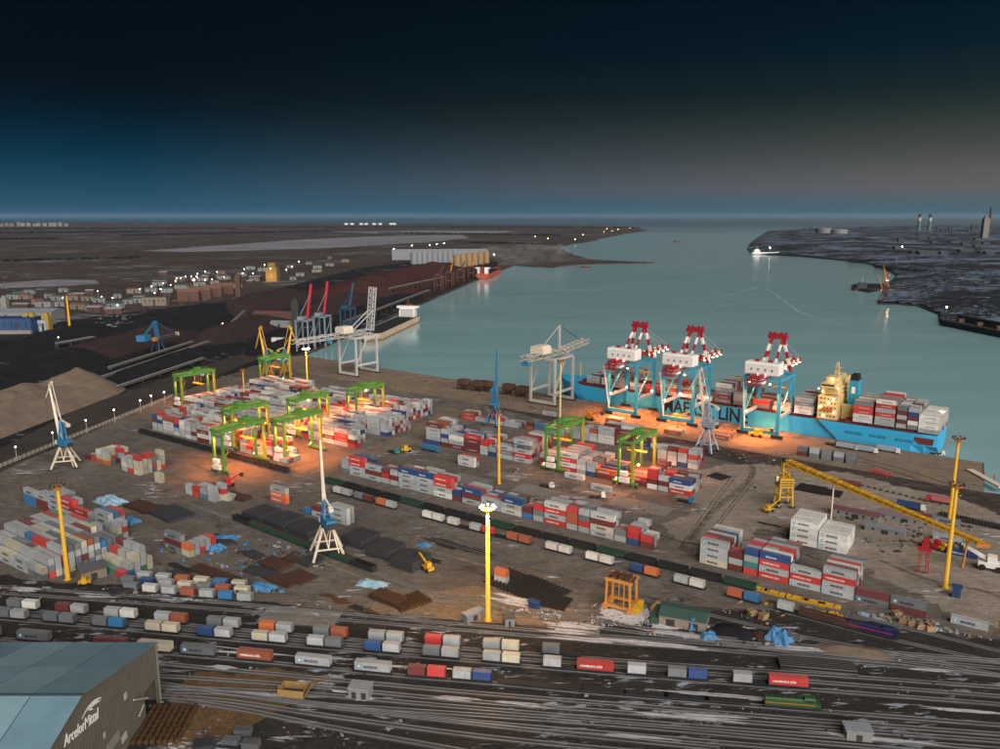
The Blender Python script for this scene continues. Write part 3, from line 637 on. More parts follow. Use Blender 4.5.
for i, pix in enumerate(plain):
    far = i >= 15
    track(pix, ['empty rails north of the twin trains, first line', 'empty rails north of the twin trains, second line', 'empty rails curving past the lamp mast, inner line', 'empty rails curving past the lamp mast, outer line', 'empty rails between the twin container trains', 'empty rails just south of the nearest train', 'second empty rails south of the nearest train', 'third empty rails south of the nearest train', 'rails fanning out from the warehouse door, upper line', 'rails fanning out from the warehouse door, middle line', 'rails fanning out from the warehouse door, lower line', 'rails crossing towards the small grey hut', 'rails of the long cross-over beside the rust coloured yard', 'empty rails beside the curved train with the blue locomotive', 'short siding past the blue tarpaulins', 'worn crane rails across the open ground, middle pair', 'worn crane rails across the open ground, upper pair', 'worn crane rails across the open ground, lower pair', 'worn rails on the open ground by the uneven stack', 'worn rails on the open ground by the pale tarpaulin', 'worn rails close to the black wagon train', 'worn rails between the curved train and the dark plates', 'worn rails left of the black pipe racks', 'rails along the back of the quay road', 'crane rails along the quay edge'][i], not far, .05 + .012 * i)
def bogies(mb, xs):
    for x in xs:
        for dx in (-.92, .92):
            for y in (-.76, .76): mb.tube((x + dx, y - .07, .78), (x + dx, y + .07, .78), .46, n=10)
        mb.box(x - 1.5, x + 1.5, -.95, -.86, .6, .95); mb.box(x - 1.5, x + 1.5, .86, .95, .6, .95)
def flat_wagon_meshes():
    d = MB(); d.box(-6.9, 6.9, -1.25, 1.25, 1.15, 1.32); d.box(-6.9, 6.9, -.3, .3, .85, 1.15); d.box(-6.9, 6.9, -1.25, -1.12, .95, 1.15); d.box(-6.9, 6.9, 1.12, 1.25, .95, 1.15)
    for x in (-6.2, -.2, .2, 6.2): d.box(x - .08, x + .08, -1.2, 1.2, 1.32, 1.40)
    d.box(-7.4, -6.9, -.15, .15, .9, 1.15); d.box(6.9, 7.4, -.15, .15, .9, 1.15)
    b = MB(); bogies(b, (0,)); return d.mesh('deck', m_wag), b.mesh('bogie', m_wheel)
FLAT = flat_wagon_meshes()
def hopper_meshes(m):
    d = MB(); d.box(-6.6, 6.6, -1.4, -1.3, 1.2, 3.3); d.box(-6.6, 6.6, 1.3, 1.4, 1.2, 3.3); d.box(-6.6, -6.5, -1.3, 1.3, 1.2, 3.3); d.box(6.5, 6.6, -1.3, 1.3, 1.2, 3.3); d.box(-6.5, 6.5, -1.3, 1.3, 1.15, 1.3)
    for i in range(9):
        x = -6.2 + i * 1.55; d.box(x - .08, x + .08, -1.5, -1.4, 1.2, 3.25); d.box(x - .08, x + .08, 1.4, 1.5, 1.2, 3.25)
    d.box(-6.7, 6.7, -1.5, -1.38, 3.2, 3.4); d.box(-6.7, 6.7, 1.38, 1.5, 3.2, 3.4)
    f = MB(); f.box(-7.1, 7.1, -.3, .3, .85, 1.15)
    return d.mesh('body', m), f.mesh('underframe', m_wag)
HOP = {k: hopper_meshes(m) for k, m in (('dark', m_wag), ('green', m_wgreen), ('brown', m_wbrown))}
load_me = MB().prism([(-1.28, 2.6), (1.28, 2.6), (.8, 3.1), (-.5, 3.35)], 'x', -6.4, 6.4).mesh('load', mat('load_rust', (.075, .030, .024), .95, .5, .6))
def wagon(kind, p, u, label, group, load=False):
    t = thing({'flat': 'flat_wagon'}.get(kind, 'open_wagon'), label, 'wagon', (p.x, p.y, p.z + .18), atan2(u.y, u.x), group)
    if kind == 'flat': place('deck', FLAT[0], t)
    else:
        place('body', HOP[kind][0], t); place('underframe', HOP[kind][1], t)
        if load: place('load', load_me, t)
    for x in (-4.9, 4.9): place('bogie', FLAT[1], t, (x, 0, 0))
    return t
def s_of(at, L, px):                                 # distance along a line whose picture x is px
    lo, hi = 0, L
    for _ in range(40):
        m = (lo + hi) / 2
        if proj(at(m)[0])[0] < px: lo = m
        else: hi = m
    return lo
def on_train(key, x0, size, colour, where, flip=False, wag=True):
    """a 40 ft box or a pair of 20 ft boxes on a flat wagon whose left end stands at picture x0"""
    t, at, L = TW[key]; s = s_of(at, L, x0) + 6.1; p, u = at(s); a = atan2(u.y, u.x)
    if wag: wagon('flat', p, u, 'dark flat wagon loaded with containers on ' + where, 'loaded flat wagons on ' + where)
    cs = colour if isinstance(colour, (list, tuple)) else [colour]
    if size == 40: add_box(p + Vector((0, 0, 1.60)), a, 40, cs[0], 'a wagon of ' + where, 0, 1, True, 0)
    else:
        for e, c in zip((-1, 1), cs):
            if c: add_box(p + u * e * 3.3 + Vector((0, 0, 1.60)), a, 20, c, 'a wagon of ' + where, 0, 1, True, 0)
WF, WL, WU, WM = 'the nearest train', 'the lower twin train', 'the upper twin train', 'the train behind the blue locomotive'
for x, s, c in ((-30, 40, 'slate'), (20, 40, 'slate'), (96, 40, 'maroon'), (140, 40, 'cream'), (183, 40, 'slate'), (239, 40, 'rust'), (297, 40, 'grey'), (356, 40, 'grey'), (409, 20, ('maroon', 'red')), (454, 20, ('grey', 'navy'))): on_train('front', x, s, c, WF)
for x, c in ((-2, ('slate', 'grey')), (46, ('slate', 'slate')), (95, ('slate', 'blue')), (148, ('cream', 'cream')), (200, ('navy', 'grey')), (254, ('cream', 'grey')), (309, ('grey', 'slate')), (366, ('navy', 'grey')), (424, ('slate', 'grey')), (484, ('grey', 'cream')), (544, ('grey', None)), (628, ('grey', None)), (668, ('slate', 'navy')), (733, ('grey', None))): on_train('lower', x, 20, c, WL)
for x in (577, 768): on_train('lower', x, 40, 'red', WL)
for x, c in ((10, ('slate', 'white')), (58, ('maroon', 'grey')), (107, ('grey', 'white')), (157, ('grey', 'rust')), (209, ('slate', 'grey')), (261, ('orange', 'grey')), (315, ('slate', 'rust')), (370, ('grey', 'grey')), (426, ('red', 'grey')), (484, ('grey', 'cream')), (543, ('slate', None))): on_train('upper', x, 20, c, WU)
for x, c in ((335, ('white', 'grey')), (356, ('slate', 'maroon')), (378, ('orange', 'grey')), (424, ('white', 'white')), (449, ('white', None)), (471, ('grey', None)), (484, ('red', None)), (508, ('rust', 'rust')), (547, ('white', 'white')), (587, ('white', 'white')), (631, ('navy', 'orange')), (675, ('grey', 'white')), (728, ('rust', 'blue')), (778, ('grey', None))): on_train('mid', x, 20, c, WM)
for x in (498, 540, 582, 624, 664, 704):
    _, at, L = TW['front']; p, u = at(s_of(at, L, x) + 6.9); wagon('flat', p, u, 'empty dark flat wagon at the tail of the nearest train', 'empty flat wagons of the nearest train')
_, at, L = TW['dark']
for i in range(17):
    x = s_of(at, L, 326) + 7 + i * 14.4; p, u = at(x)
    wagon('dark' if i % 4 else 'green', p, u, 'dark open wagon along the front row of stacks' if i % 4 else 'dull green open wagon along the front row of stacks', 'open wagons along the front row of stacks')
_, at, L = TW['green']
for i in range(7):
    p, u = at(s_of(at, L, 234) + 7 + i * 14.4); d = i in (0, 6)
    wagon('dark' if d else 'green', p, u, 'empty dark open wagon at an end of the green wagon train' if d else 'green open wagon with rusty load below the slewing crane', 'wagons of the green train', not d)
_, at, L = TW['gantry']
for i in range(11):
    p, u = at(s_of(at, L, 140) + 7 + i * 14.2); wagon('dark', p, u, 'black open wagon in front of the gantry yard', 'black wagons in front of the gantry yard')
_, at, L = TW['mid']
for x in (800, 822):
    p, u = at(s_of(at, L, x) + 6); wagon('brown', p, u, 'brown open wagon coupled near the blue locomotive', 'brown wagons near the blue locomotive', True)
def locomotive(key, x, label, body_c, stripe_c, name):
    _, at, L = TW[key]; p, u = at(s_of(at, L, x) + 8.5); t = thing('locomotive', label, 'locomotive', (p.x, p.y, p.z + .2), atan2(u.y, u.x))
    bm_, sm = mat(name + '_paint', body_c, .45), mat(name + '_stripe', stripe_c, .45, .1)
    MB().box(-8.6, 8.6, -1.5, 1.5, 1.0, 1.45).build('underframe', m_wag, t); [place('bogie', FLAT[1], t, (x, 0, 0)) for x in (-5.4, 5.4)]
    h = MB(); h.prism([(-1.25, 1.45), (1.25, 1.45), (1.25, 3.55), (.9, 3.9), (-.9, 3.9), (-1.25, 3.55)], 'x', -8.2, 3.4); hood = h.build('hood', bm_, t)
    v = MB()
    for i in range(5): v.box(-7.4 + i * 2.0, -6.2 + i * 2.0, -.6, .6, 3.9, 4.05)
    v.build('roof_vent', m_wag, hood)
    MB().box(-8.25, 6.6, -1.47, -1.42, 2.35, 2.62).build('stripe', sm, t); MB().box(-8.25, 6.6, 1.42, 1.47, 2.35, 2.62).build('stripe', sm, t)
    c = MB(); c.prism([(-1.4, 1.45), (1.4, 1.45), (1.4, 4.1), (1.0, 4.5), (-1.0, 4.5), (-1.4, 4.1)], 'x', 3.4, 6.6); cab = c.build('cab', bm_, t)
    MB().box(6.6, 6.64, -1.1, 1.1, 3.2, 3.95).build('window', mat('cab_glass', (.02, .03, .04), .1, .0), cab); MB().box(4.0, 6.0, -1.44, -1.40, 3.2, 3.95).build('window', MATS['cab_glass'], cab)
    MB().box(6.6, 8.3, -1.2, 1.2, 1.45, 2.9).build('nose', bm_, t)
    return t
locomotive('mid', 847, 'dark blue locomotive with a pink stripe on the curved track', (.012, .016, .06), (.40, .02, .10), 'blue_loco')
locomotive('front', 763, 'green locomotive with an orange stripe at the end of the train', (.025, .07, .022), (.35, .11, .03), 'green_loco')
# ============================================================ cranes and light masts
m_green = mat('crane_green', (.075, .205, .042), .5, .35); m_gyel = mat('crane_yellow_green', (.25, .25, .03), .5, .3)
m_white = mat('white_paint', (.62, .61, .58), .5, .2); m_teal = mat('crane_teal', (.03, .25, .40), .5, .22); m_red = mat('crane_red', (.26, .012, .025), .5, .2)
m_oldgrey = mat('crane_grey', (.36, .34, .31), .6, .35); m_cream = mat('crane_cream', (.56, .50, .40), .55, .3); m_blue = mat('crane_blue', (.03, .15, .29), .5, .3)
m_yel = mat('crane_yellow', (.52, .29, .02), .5, .25); m_orange = mat('crane_orange', (.42, .16, .02), .6, .4); m_darkm = mat('dark_machinery', (.03, .03, .032), .7, .3)
m_lilac = mat('crane_pale_steel', (.27, .31, .36), .55, .3); m_crimson = mat('crane_crimson', (.36, .02, .03), .5, .2); m_glass = mat('cabin_glass', (.02, .035, .045), .1, .0)
g_sod = glow('sodium_lamp', (1.0, .50, .16), 26.0); g_white = glow('white_lamp', (1.0, .88, .68), 30.0); g_cool = glow('cool_lamp', (.9, .95, 1.0), 22.0)
SOD = (1.0, .26, .055)
def lamp_mesh(nm, g, s=.5): return MB().box(-s, s, -s * .6, s * .6, -s * .5, s * .5).mesh(nm, g)
LAMP_S, LAMP_W, LAMP_Y = lamp_mesh('lamp', g_sod), lamp_mesh('lamp', g_white, .42), lamp_mesh('lamp', glow('warm_lamp', (1.0, .78, .30), 10.0), .30)

# --- rail mounted yard gantry
def yard_gantry(label, foot, span, ang, h=26, yellow=False, power=1.0, trolley=.45):
    t = thing('yard_gantry_crane', label, 'gantry crane', (foot.x, foot.y, .12), ang, 'green yard gantry cranes'); W = 4.2
    for y in (0, span):
        for s in (-1, 1):
            l = MB().beam((s * W, y, 2.2), (s * W, y, h - 1), 1.35, 1.5); l.build('leg', m_gyel if (yellow and s > 0) or (y > 0 and s > 0) else m_green, t)
        MB().box(-W - 3.5, W + 3.5, y - .75, y + .75, 1.3, 2.6).build('sill_beam', m_green, t)
        MB().box(-W, W, y - .45, y + .45, h - 4.0, h - 3.0).build('tie_beam', m_green, t)
        for x in (-W - 2.6, -W + .8, W - .8, W + 2.6):
            b = MB(); b.box(x - 1.1, x + 1.1, y - .5, y + .5, .5, 1.3)
            for dx in (-.55, .55): b.tube((x + dx, y - .3, .45), (x + dx, y + .3, .45), .45, n=8)
            b.build('bogie', m_darkm, t)
    for s in (-1, 1):
        MB().box(s * W - .7, s * W + .7, -1.2, span + 1.2, h - 1, h + 1.1).build('girder', m_green, t)
        r = MB()
        for k in range(15):
            yy = -1 + k * (span + 2) / 14; r.beam((s * (W + .9), yy, h + 1.1), (s * (W + .9), yy, h + 2.2), .08)
        r.beam((s * (W + .9), -1, h + 2.2), (s * (W + .9), span + 1, h + 2.2), .10); r.build('walkway_rail', m_gyel, t)
    for y in (-1.8, span + 1.8): MB().box(-W, W, y - .4, y + .4, h - .7, h + .7).build('end_beam', m_green, t)
    e = MB().box(-W + 1.2, W - 1.2, -2.4, -.9, 2.6, 5.4).build('power_house', m_white, t)
    MB().box(-2.2, 2.2, -2.9, -.9, 6.6, 9.0).build('electric_room', m_white, t)
    ty = span * trolley; tr = MB(); tr.box(-W - .4, W + .4, ty - 3, ty + 3, h + 1.1, h + 2.0); tr.box(-2, 2, ty - 2, ty + 2, h + 2.0, h + 4.2); tr.tube((-3, ty - 1, h + 2.8), (3, ty - 1, h + 2.8), .7); tr.build('trolley', m_green, t)
    c = MB().box(-1.2, 1.2, ty + 3.2, ty + 5.6, h - 3.4, h - .9).build('cabin', m_white, t); MB().box(-1.25, 1.25, ty + 5.6, ty + 5.66, h - 3.0, h - 1.4).build('window', m_glass, c)
    sp = MB(); sp.box(-6.0, 6.0, ty - 1.2, ty + 1.2, h - 9.4, h - 8.8)
    for x in (-2.5, 2.5):
        for y in (-1, 1): sp.beam((x, ty + y, h - 8.8), (x, ty + y, h + 1), .09)
    sp.build('spreader', m_yel, t)
    st = MB()
    for k in range(6): st.beam((W + .9, .5 + (k % 2) * 2.6, 2.6 + k * 3.7), (W + .9, .5 + ((k + 1) % 2) * 2.6, 2.6 + (k + 1) * 3.7), .35, .15)
    st.build('stairs', m_gyel, t)
    for k in range(7):
        place('lamp', LAMP_Y, t, (-W - .95, k * span / 6, h - .9))
    for k, y in enumerate((span * .12, span * .5, span * .88)):
        place('lamp', LAMP_S, t, (0, y, h - 1.6)); lamp_light(t, (0, y, h - 2.4), 15000 * power * (1.5 if k == 0 else 1), SOD, .8, radians(150))
    for y in (0, span): lamp_light(t, (-W - 1.2, y, 3.4), 2200 * power, SOD, .4); place('lamp', LAMP_S, t, (-W - 1.2, y, 3.6))
    return t
GA = radians(55.5)
def perp(p): return p
for lab, px, span, yel, pw, tro in (
    ('lone green gantry over pink lit boxes beside the haul road', (180, 408), 38, True, .6, .6),
    ('green gantry straddling the black wagons, nearest of the lit pair', (220, 473), 38, False, 1.6, .7),
    ('green gantry right behind the one straddling the black wagons', (230, 449), 36, True, 1.2, .3),
    ('green gantry in the bright orange pool beside short box piles', (281, 461), 38, True, 1.8, .55),
    ('green gantry rising behind the brightest orange pool', (294, 437), 36, True, 1.2, .4),
    ('far green gantry in front of two orange slewing cranes', (264, 388), 34, False, .3, .5),
    ('green gantry next to the pale block by the quay road', (353, 425), 36, False, .7, .4),
    ('all green gantry over the middle yard beside a thin mast', (552, 471), 38, False, .25, .4),
    ('green gantry with a yellow leg over bright red boxes', (625, 486), 38, True, 1.0, .5)):
    yard_gantry(lab, G(*px), span * .79, GA - pi / 2, 26, yel, pw, tro)

# --- ship to shore cranes
def stripes(name, par, p, q, w, n, h=None):              # a red and white member, one part for each painted length
    p, q = Vector(p), Vector(q)
    for k in range(n): MB().beam(p.lerp(q, k / n), p.lerp(q, (k + 1) / n), w, h).build(name, m_red if k % 2 == 0 else m_white, par)
def quay_crane(label, foot, power=1.0):
    t = thing('ship_crane', label, 'quay crane', (foot.x, foot.y, .12), QDIR, 'teal and red ship cranes'); W, Gg, H, A = 12.0, 29.0, 38.0, 66.0
    for y in (0, Gg):
        for s in (-1, 1): MB().beam((s * W, y, 2.4), (s * W * .97, y, H + 4), 2.0, 2.0).build('leg', m_teal, t)
        MB().box(-W - 1.2, W + 1.2, y - 1.0, y + 1.0, 2.6, 5.0).build('sill_beam', m_teal, t)
        MB().box(-W + 1, W - 1, y - .9, y + .9, H + 1.4, H + 4).build('cross_beam', m_teal, t)
        for s in (-1, 1):
            b = MB(); b.box(s * W - 4, s * W + 4, y - .7, y + .7, 1.2, 2.4)
            for k in range(6): b.tube((s * W - 3.4 + k * 1.36, y - .4, .6), (s * W - 3.4 + k * 1.36, y + .4, .6), .6, n=8)
            b.build('bogie', m_darkm, t)
    for s in (-1, 1):
        MB().box(s * W - .8, s * W + .8, 1, Gg - 1, 13.6, 15.6).build('portal_beam', m_lilac, t)
        MB().box(s * W - .7, s * W + .7, 1, Gg - 1, H + 1.6, H + 3.6).build('top_beam', m_teal, t)
        MB().beam((s * W, 1.0, 15), (s * W, Gg - 1, H), .9).build('brace', m_teal, t)
        stripes('frame_leg', t, (s * 9.5, Gg, H + 4), (s * 3.8, Gg - 3, A), 1.7, 5); stripes('back_stay', t, (s * 4.4, 5, H + 6), (s * 3.8, Gg - 4, A), 1.3, 5)
        stripes('girder', t, (s * 2.6, -17, H + 6), (s * 2.6, Gg + 2, H + 6), 1.3, 5, 2.4); stripes('boom', t, (s * 2.6, Gg + 2, H + 6), (s * 2.6, Gg + 44, H + 6.6), 1.2, 9, 2.2)
        MB().beam((s * 2.6, Gg - 3, A), (s * 2.6, Gg + 22, H + 8), .30).build('fore_stay', m_oldgrey, t); MB().beam((s * 2.6, Gg - 3, A), (s * 2.6, Gg + 41, H + 8), .30).build('fore_stay', m_oldgrey, t)
    a = MB(); a.box(-6.6, 6.6, Gg - 5.2, Gg - 1.4, A - .8, A + 1.6); a.box(-5, 5, Gg - 4.6, Gg - 2, A + 1.6, A + 2.6)
    for x in (-5.6, -2.4, 2.4, 5.6): a.tube((x, Gg - 3.3, A + 3.0), (x, Gg - 2.7, A + 3.0), 1.0)
    a.build('apex_beam', m_red, t)
    MB().box(-7, 7, 4.2, 5.6, H + 9, H + 10.6).build('stay_beam', m_red, t)
    cr = MB()
    for k in range(8): cr.beam((-2.6, Gg + 6 + k * 5, H + 6.4), (2.6, Gg + 6 + k * 5, H + 6.4), .7)
    for k in range(6): cr.beam((-2.6, -16 + k * 8, H + 5.4), (2.6, -16 + k * 8, H + 5.4), .7)
    cr.build('boom_ties', m_red, t)
    h = MB(); h.prism([(-4, H + 6.2), (6.5, H + 6.2), (6.5, H + 13.0), (5.4, H + 14.2), (-2.9, H + 14.2), (-4, H + 13.0)], 'x', -11.5, 11.5); hs = h.build('machinery_house', m_white, t)
    for x in (-7, -2.4, 2.4, 7): MB().box(x - .8, x + .8, -4.06, -4.0, H + 8.6, H + 10.2).build('vent', mat('vent_grey', (.20, .21, .23), .6), hs)
    for x in (-5, 4): MB().box(x - 1.4, x + 1.4, 0, 2.6, H + 14.2, H + 15.4).build('roof_box', m_red, hs)
    b = MB()                                              # backreach frame with walkways and cable drums
    b.lattice((-4.6, -18, H + 2.6), (4.6, -18, H + 2.6), 3, 3, .5, 5); b.box(-5.5, 5.5, -18.6, -17.4, H + .6, H + 1.2); b.box(-5.5, -4.7, -17, 0, H + 3.8, H + 4.6); b.box(4.7, 5.5, -17, 0, H + 3.8, H + 4.6)
    b.build('backreach_frame', m_red, t)
    MB().box(-4.4, 4.4, -13, -7, H + 1.4, H + 4.2).build('electric_room', m_white, t)
    MB().beam((-W + 1.5, -1.2, 5), (-W + 4, -15, H + 2), .8).build('backreach_strut', m_white, t)
    tr = MB(); tr.box(-4, 4, Gg + 8, Gg + 14, H + 3.2, H + 4.6); tr.build('trolley', m_darkm, t)
    c = MB().box(2, 5, Gg + 14, Gg + 17, H + .6, H + 3.4).build('cabin', m_white, t); MB().box(1.96, 5.04, Gg + 17, Gg + 17.06, H + 1, H + 2.8).build('window', m_glass, c)
    sp = MB(); sp.box(-6, 6, Gg + 9.8, Gg + 12.2, 27.4, 28.0)
    for x in (-2, 2): sp.beam((x, Gg + 11, 28), (x, Gg + 11, H + 3.2), .12)
    sp.build('spreader', m_yel, t)
    for k in range(5): place('lamp', LAMP_S, t, (3.6, Gg + 8 + k * 8, H + 4.4)); place('lamp', LAMP_S, t, (-3.6, Gg + 8 + k * 8, H + 4.4))
    for x, y in ((-W, 1.2), (W, 1.2), (-W, Gg - 1.2), (W, Gg - 1.2)): place('lamp', LAMP_W, t, (x * .9, y, 16.2))
    for x, y in ((-7, -6), (7, -6), (-7, 12), (7, 12)): place('lamp', LAMP_S, t, (x, y, H + .6)); lamp_light(t, (x, y, H - .6), 34000 * power, SOD, .8, radians(110))
    lamp_light(t, (0, Gg + 24, H + 2.4), 6000 * power, (1, .6, .3), .8, radians(130))
    for x, y in ((-10, 2), (10, 2), (0, 14), (0, -16)): lamp_light(t, (x, y, 13), 14000 * power, SOD, .6, radians(130))
    return t
for lab, a, b in (('ship crane beside the grey crane, over the ship forward deck', (608.5, 413), (635, 419)), ('middle of the three teal ship cranes, over the hull lettering', (661, 421), (693, 427.5)), ('ship crane next to the cream deckhouse of the container ship', (743, 432.5), (776, 440.5))):
    quay_crane(lab, (G(*a) + G(*b)) / 2)

# --- older grey quay cranes
def old_quay_crane(label, foot, rot, raised, H=37, m=m_oldgrey, group='older grey quay cranes'):
    t = thing('old_ship_crane', label, 'quay crane', (foot.x, foot.y, .12), rot, group); W, Gg = 11.5, 27.0
    for y in (0, Gg):
        for s in (-1, 1): MB().beam((s * W, y, 1.6), (s * W, y, H), 1.7, 1.7).build('leg', m, t)
        MB().box(-W - 1, W + 1, y - .9, y + .9, 1.4, 3.6).build('sill_beam', m, t); MB().box(-W, W, y - .7, y + .7, H - .2, H + 2.0).build('cross_beam', m, t)
    for s in (-1, 1):
        MB().box(s * W - .6, s * W + .6, .8, Gg - .8, 10, 12).build('portal_beam', m, t); MB().box(s * W - .6, s * W + .6, .8, Gg - .8, H, H + 1.8).build('top_beam', m, t)
        MB().beam((s * W, .6, 12), (s * W, Gg * .55, H), .8).build('brace', m, t)
    bk = -62 if raised else -26; MB().lattice((0, bk, H + 4), (0, Gg + 3, H + 4), 7, 3.6, .55, 16 if raised else 10).build('girder', m, t)
    A = H + 31
    if raised: MB().lattice((0, Gg + 3, H + 4), (0, Gg + 8.5, H + 46), 6.4, 3.4, .7, 12).build('boom', m, t)
    else: MB().lattice((0, Gg + 3, H + 4), (0, Gg + 40, H + 7.5), 6.4, 3.4, .6, 11).build('boom', m, t)
    if not raised:
        MB().beam((0, Gg - 3, H + 5), (0, Gg - 3, A - 6), 1.5).build('mast', m, t); MB().beam((0, Gg - 3, A - 6), (0, -8, H + 6), .55).build('back_stay', m, t); MB().beam((0, Gg - 3, A - 6), (0, Gg + 30, H + 9), .4).build('fore_stay', m_darkm, t)
        for s in (-1, 1): MB().beam((s * 9, Gg, H + 1), (0, Gg - 3, H + 9), .8).build('mast_leg', m, t)
    else:
        for s in (-1, 1): MB().beam((s * 3, Gg + 5, H + 24), (s * 3, 0, H + 4), .8).build('back_stay', m, t)
    hs = MB().prism([(-6, H + 5.8), (6, H + 5.8), (6, H + 10.5), (4, H + 12), (-4, H + 12), (-6, H + 10.5)], 'y', -9, 3); hs.build('machinery_house', m_cream, t)
    MB().box(-3, 3, -25, -21, H - 1.5, H + 2).build('counterweight_cabin', m_blue, t)
    for k in range(4): b = MB(); x = (-1, -1, 1, 1)[k] * W; y = (0, Gg, 0, Gg)[k]; b.box(x - 3, x + 3, y - .6, y + .6, .4, 1.4); b.build('bogie', m_darkm, t)
    return t
old_quay_crane('old grey crane with lowered lattice boom at the ship bow', (G(532, 402) + G(553, 408)) / 2, QDIR, False)
old_quay_crane('pale lattice crane with its boom raised high above the bulk carrier', (G(340, 374) + G(357, 378)) / 2, QDIR, True, 36, mat('crane_pale', (.38, .38, .375), .55, .35))

# --- level luffing portal cranes
def slewing_crane(label, foot, rot, jib_az, ph=14, tower=10, jib=34, el=70, m_port=m_cream, m_house=m_blue, m_jib=m_cream, trunk=None, lattice=False, half=5.6, group=None, wide=1.0, scale=1.0):
    t = thing('slewing_crane', label, 'portal crane', (foot.x, foot.y, .12), rot, group); a = half
    for sx in (-1, 1):
        for sy in (-1, 1):
            MB().beam((sx * a, sy * a, 1), (sx * a * .28, sy * a * .28, ph), .8, .8).build('leg', m_port, t); MB().box(sx * a - 1.6, sx * a + 1.6, sy * a - .5, sy * a + .5, .2, 1.1).build('bogie', m_darkm, t)
    for s in (-1, 1):
        k = .72; MB().beam((s * a * k, -a * k, ph * .38), (s * a * k, a * k, ph * .38), .6).build('tie', m_port, t); MB().beam((-a * k, s * a * k, ph * .38), (a * k, s * a * k, ph * .38), .6).build('tie', m_port, t)
    for sx in (-1, 1):
        for sy in (-1, 1): MB().beam((0, sy * a * .72, ph * .38), (sx * a * .25, sy * a * .25, ph), .35).build('brace', m_port, t)
    MB().lathe((0, 0), [(2.2, ph - .6), (2.4, ph), (2.4, ph + .8)], 14).build('slew_ring', m_darkm, t)
    A = jib_az - rot; d = Vector((cos(A), sin(A), 0)); n = Vector((-d.y, d.x, 0)); Z = Vector((0, 0, 1))
    def at(f, z, s=0): return d * f + n * s + Z * z
    hb = MB(); hb.beam(at(-6.5, ph + 2.6), at(3.0, ph + 2.6), 4.6 * wide, 3.6); house = hb.build('machinery_house', m_house, t)
    MB().beam(at(-7.6, ph + 2.0), at(-6.5, ph + 2.0), 3.4, 2.4).build('counterweight', m_darkm, t)
    MB().beam(at(3.0, ph + 2.4, 1.2), at(5.0, ph + 2.4, 1.2), 1.8, 2.4).build('cabin', m_white, t); MB().beam(at(5.0, ph + 2.8, 1.2), at(5.06, ph + 2.8, 1.2), 1.5, 1.3).build('window', m_glass, t)
    tw = MB(); top = ph + 4.4 + tower
    for s in (-1, 1): tw.beam(at(-2.2, ph + 4.4, s * 1.5), at(-.6, top, s * .7), .7); tw.beam(at(1.8, ph + 4.4, s * 1.5), at(-.2, top, s * .7), .7)
    for k in range(3): z = ph + 6 + k * tower / 3.2; tw.beam(at(-1.6, z, -1.2), at(-1.6, z, 1.2), .4); tw.beam(at(1.2, z, -1.2), at(1.2, z, 1.2), .4)
    tw.build('tower', m_house, t)
    e = radians(el); b0 = at(2.4, ph + 5.0); b1 = b0 + (d * cos(e) + Z * sin(e)) * jib
    if lattice: MB().lattice(b0, b1, 2.2, 1.8, .28, 12, .9, .8).build('jib', m_jib, t)
    else: MB().beam(b0, b1, 1.9 * wide, 1.7 * wide, .8, .8).build('jib', m_jib, t)
    MB().beam(at(-.4, top), b0.lerp(b1, .72) + Z * .6, .35).build('luffing_rod', m_jib, t)
    MB().beam(at(-.4, top), at(-6.5, top - 1.5), .7, .9).build('counter_arm', m_jib, t); MB().beam(at(-7.6, top - 2.6), at(-5.6, top - 2.2), 2.0, 1.8).build('balance_weight', m_jib, t)
    if trunk:
        f, bk, dz = trunk; q = b1 + d * f + Z * dz; r = b1 - d * bk + Z * (1.6)
        MB().beam(r, q, 1.2 * wide, 1.3, .5, .5).build('trunk', m_jib, t); MB().beam(r, at(-.4, top), .35).build('tie_rod', m_jib, t); hook = q
    else: hook = b1
    MB().tube(hook, hook - Z * (hook.z * .30), .09, n=5).build('hoist_rope', m_darkm, t)
    lad = MB(); lad.beam((a * .7, -a * .7 - .6, 1), (a * .3, -a * .3 - .6, ph), .5, .12); lad.build('ladder', m_port, t)
    return t
slewing_crane('white slewing crane with blue housing beside the haul road', G(66, 467), radians(20), radians(150), 13, 12, 33, 80, trunk=(5, 3, -9), half=7)
slewing_crane('white slewing crane with upright jib beside the green wagons', G(328, 557), radians(18), radians(120), 14.5, 8, 34, 88, half=7, wide=.85)
slewing_crane('dark blue slewing crane with upright jib near the bow', G(495, 425), radians(-36), radians(70), 13, 12, 37, 87, m_port=m_blue, m_jib=m_blue)
slewing_crane('grey and cream slewing crane in front of the hull lettering', G(706, 452), radians(-36), radians(135), 16, 12, 32, 80, m_port=m_lilac, m_house=m_lilac, trunk=(7, 2, -14), half=6)
for lab, px, az in (('orange slewing crane with its jib folded, beside the blue hopper', (268, 377), 150), ('orange slewing crane with peaked jib, next to the pale raised crane', (286, 376), 35)):
    slewing_crane(lab, G(*px), radians(20), radians(az), 14, 9, 28, 78, m_port=m_orange, m_house=m_blue, m_jib=m_yel, trunk=(6, 3, -20), group=None, wide=1.4)

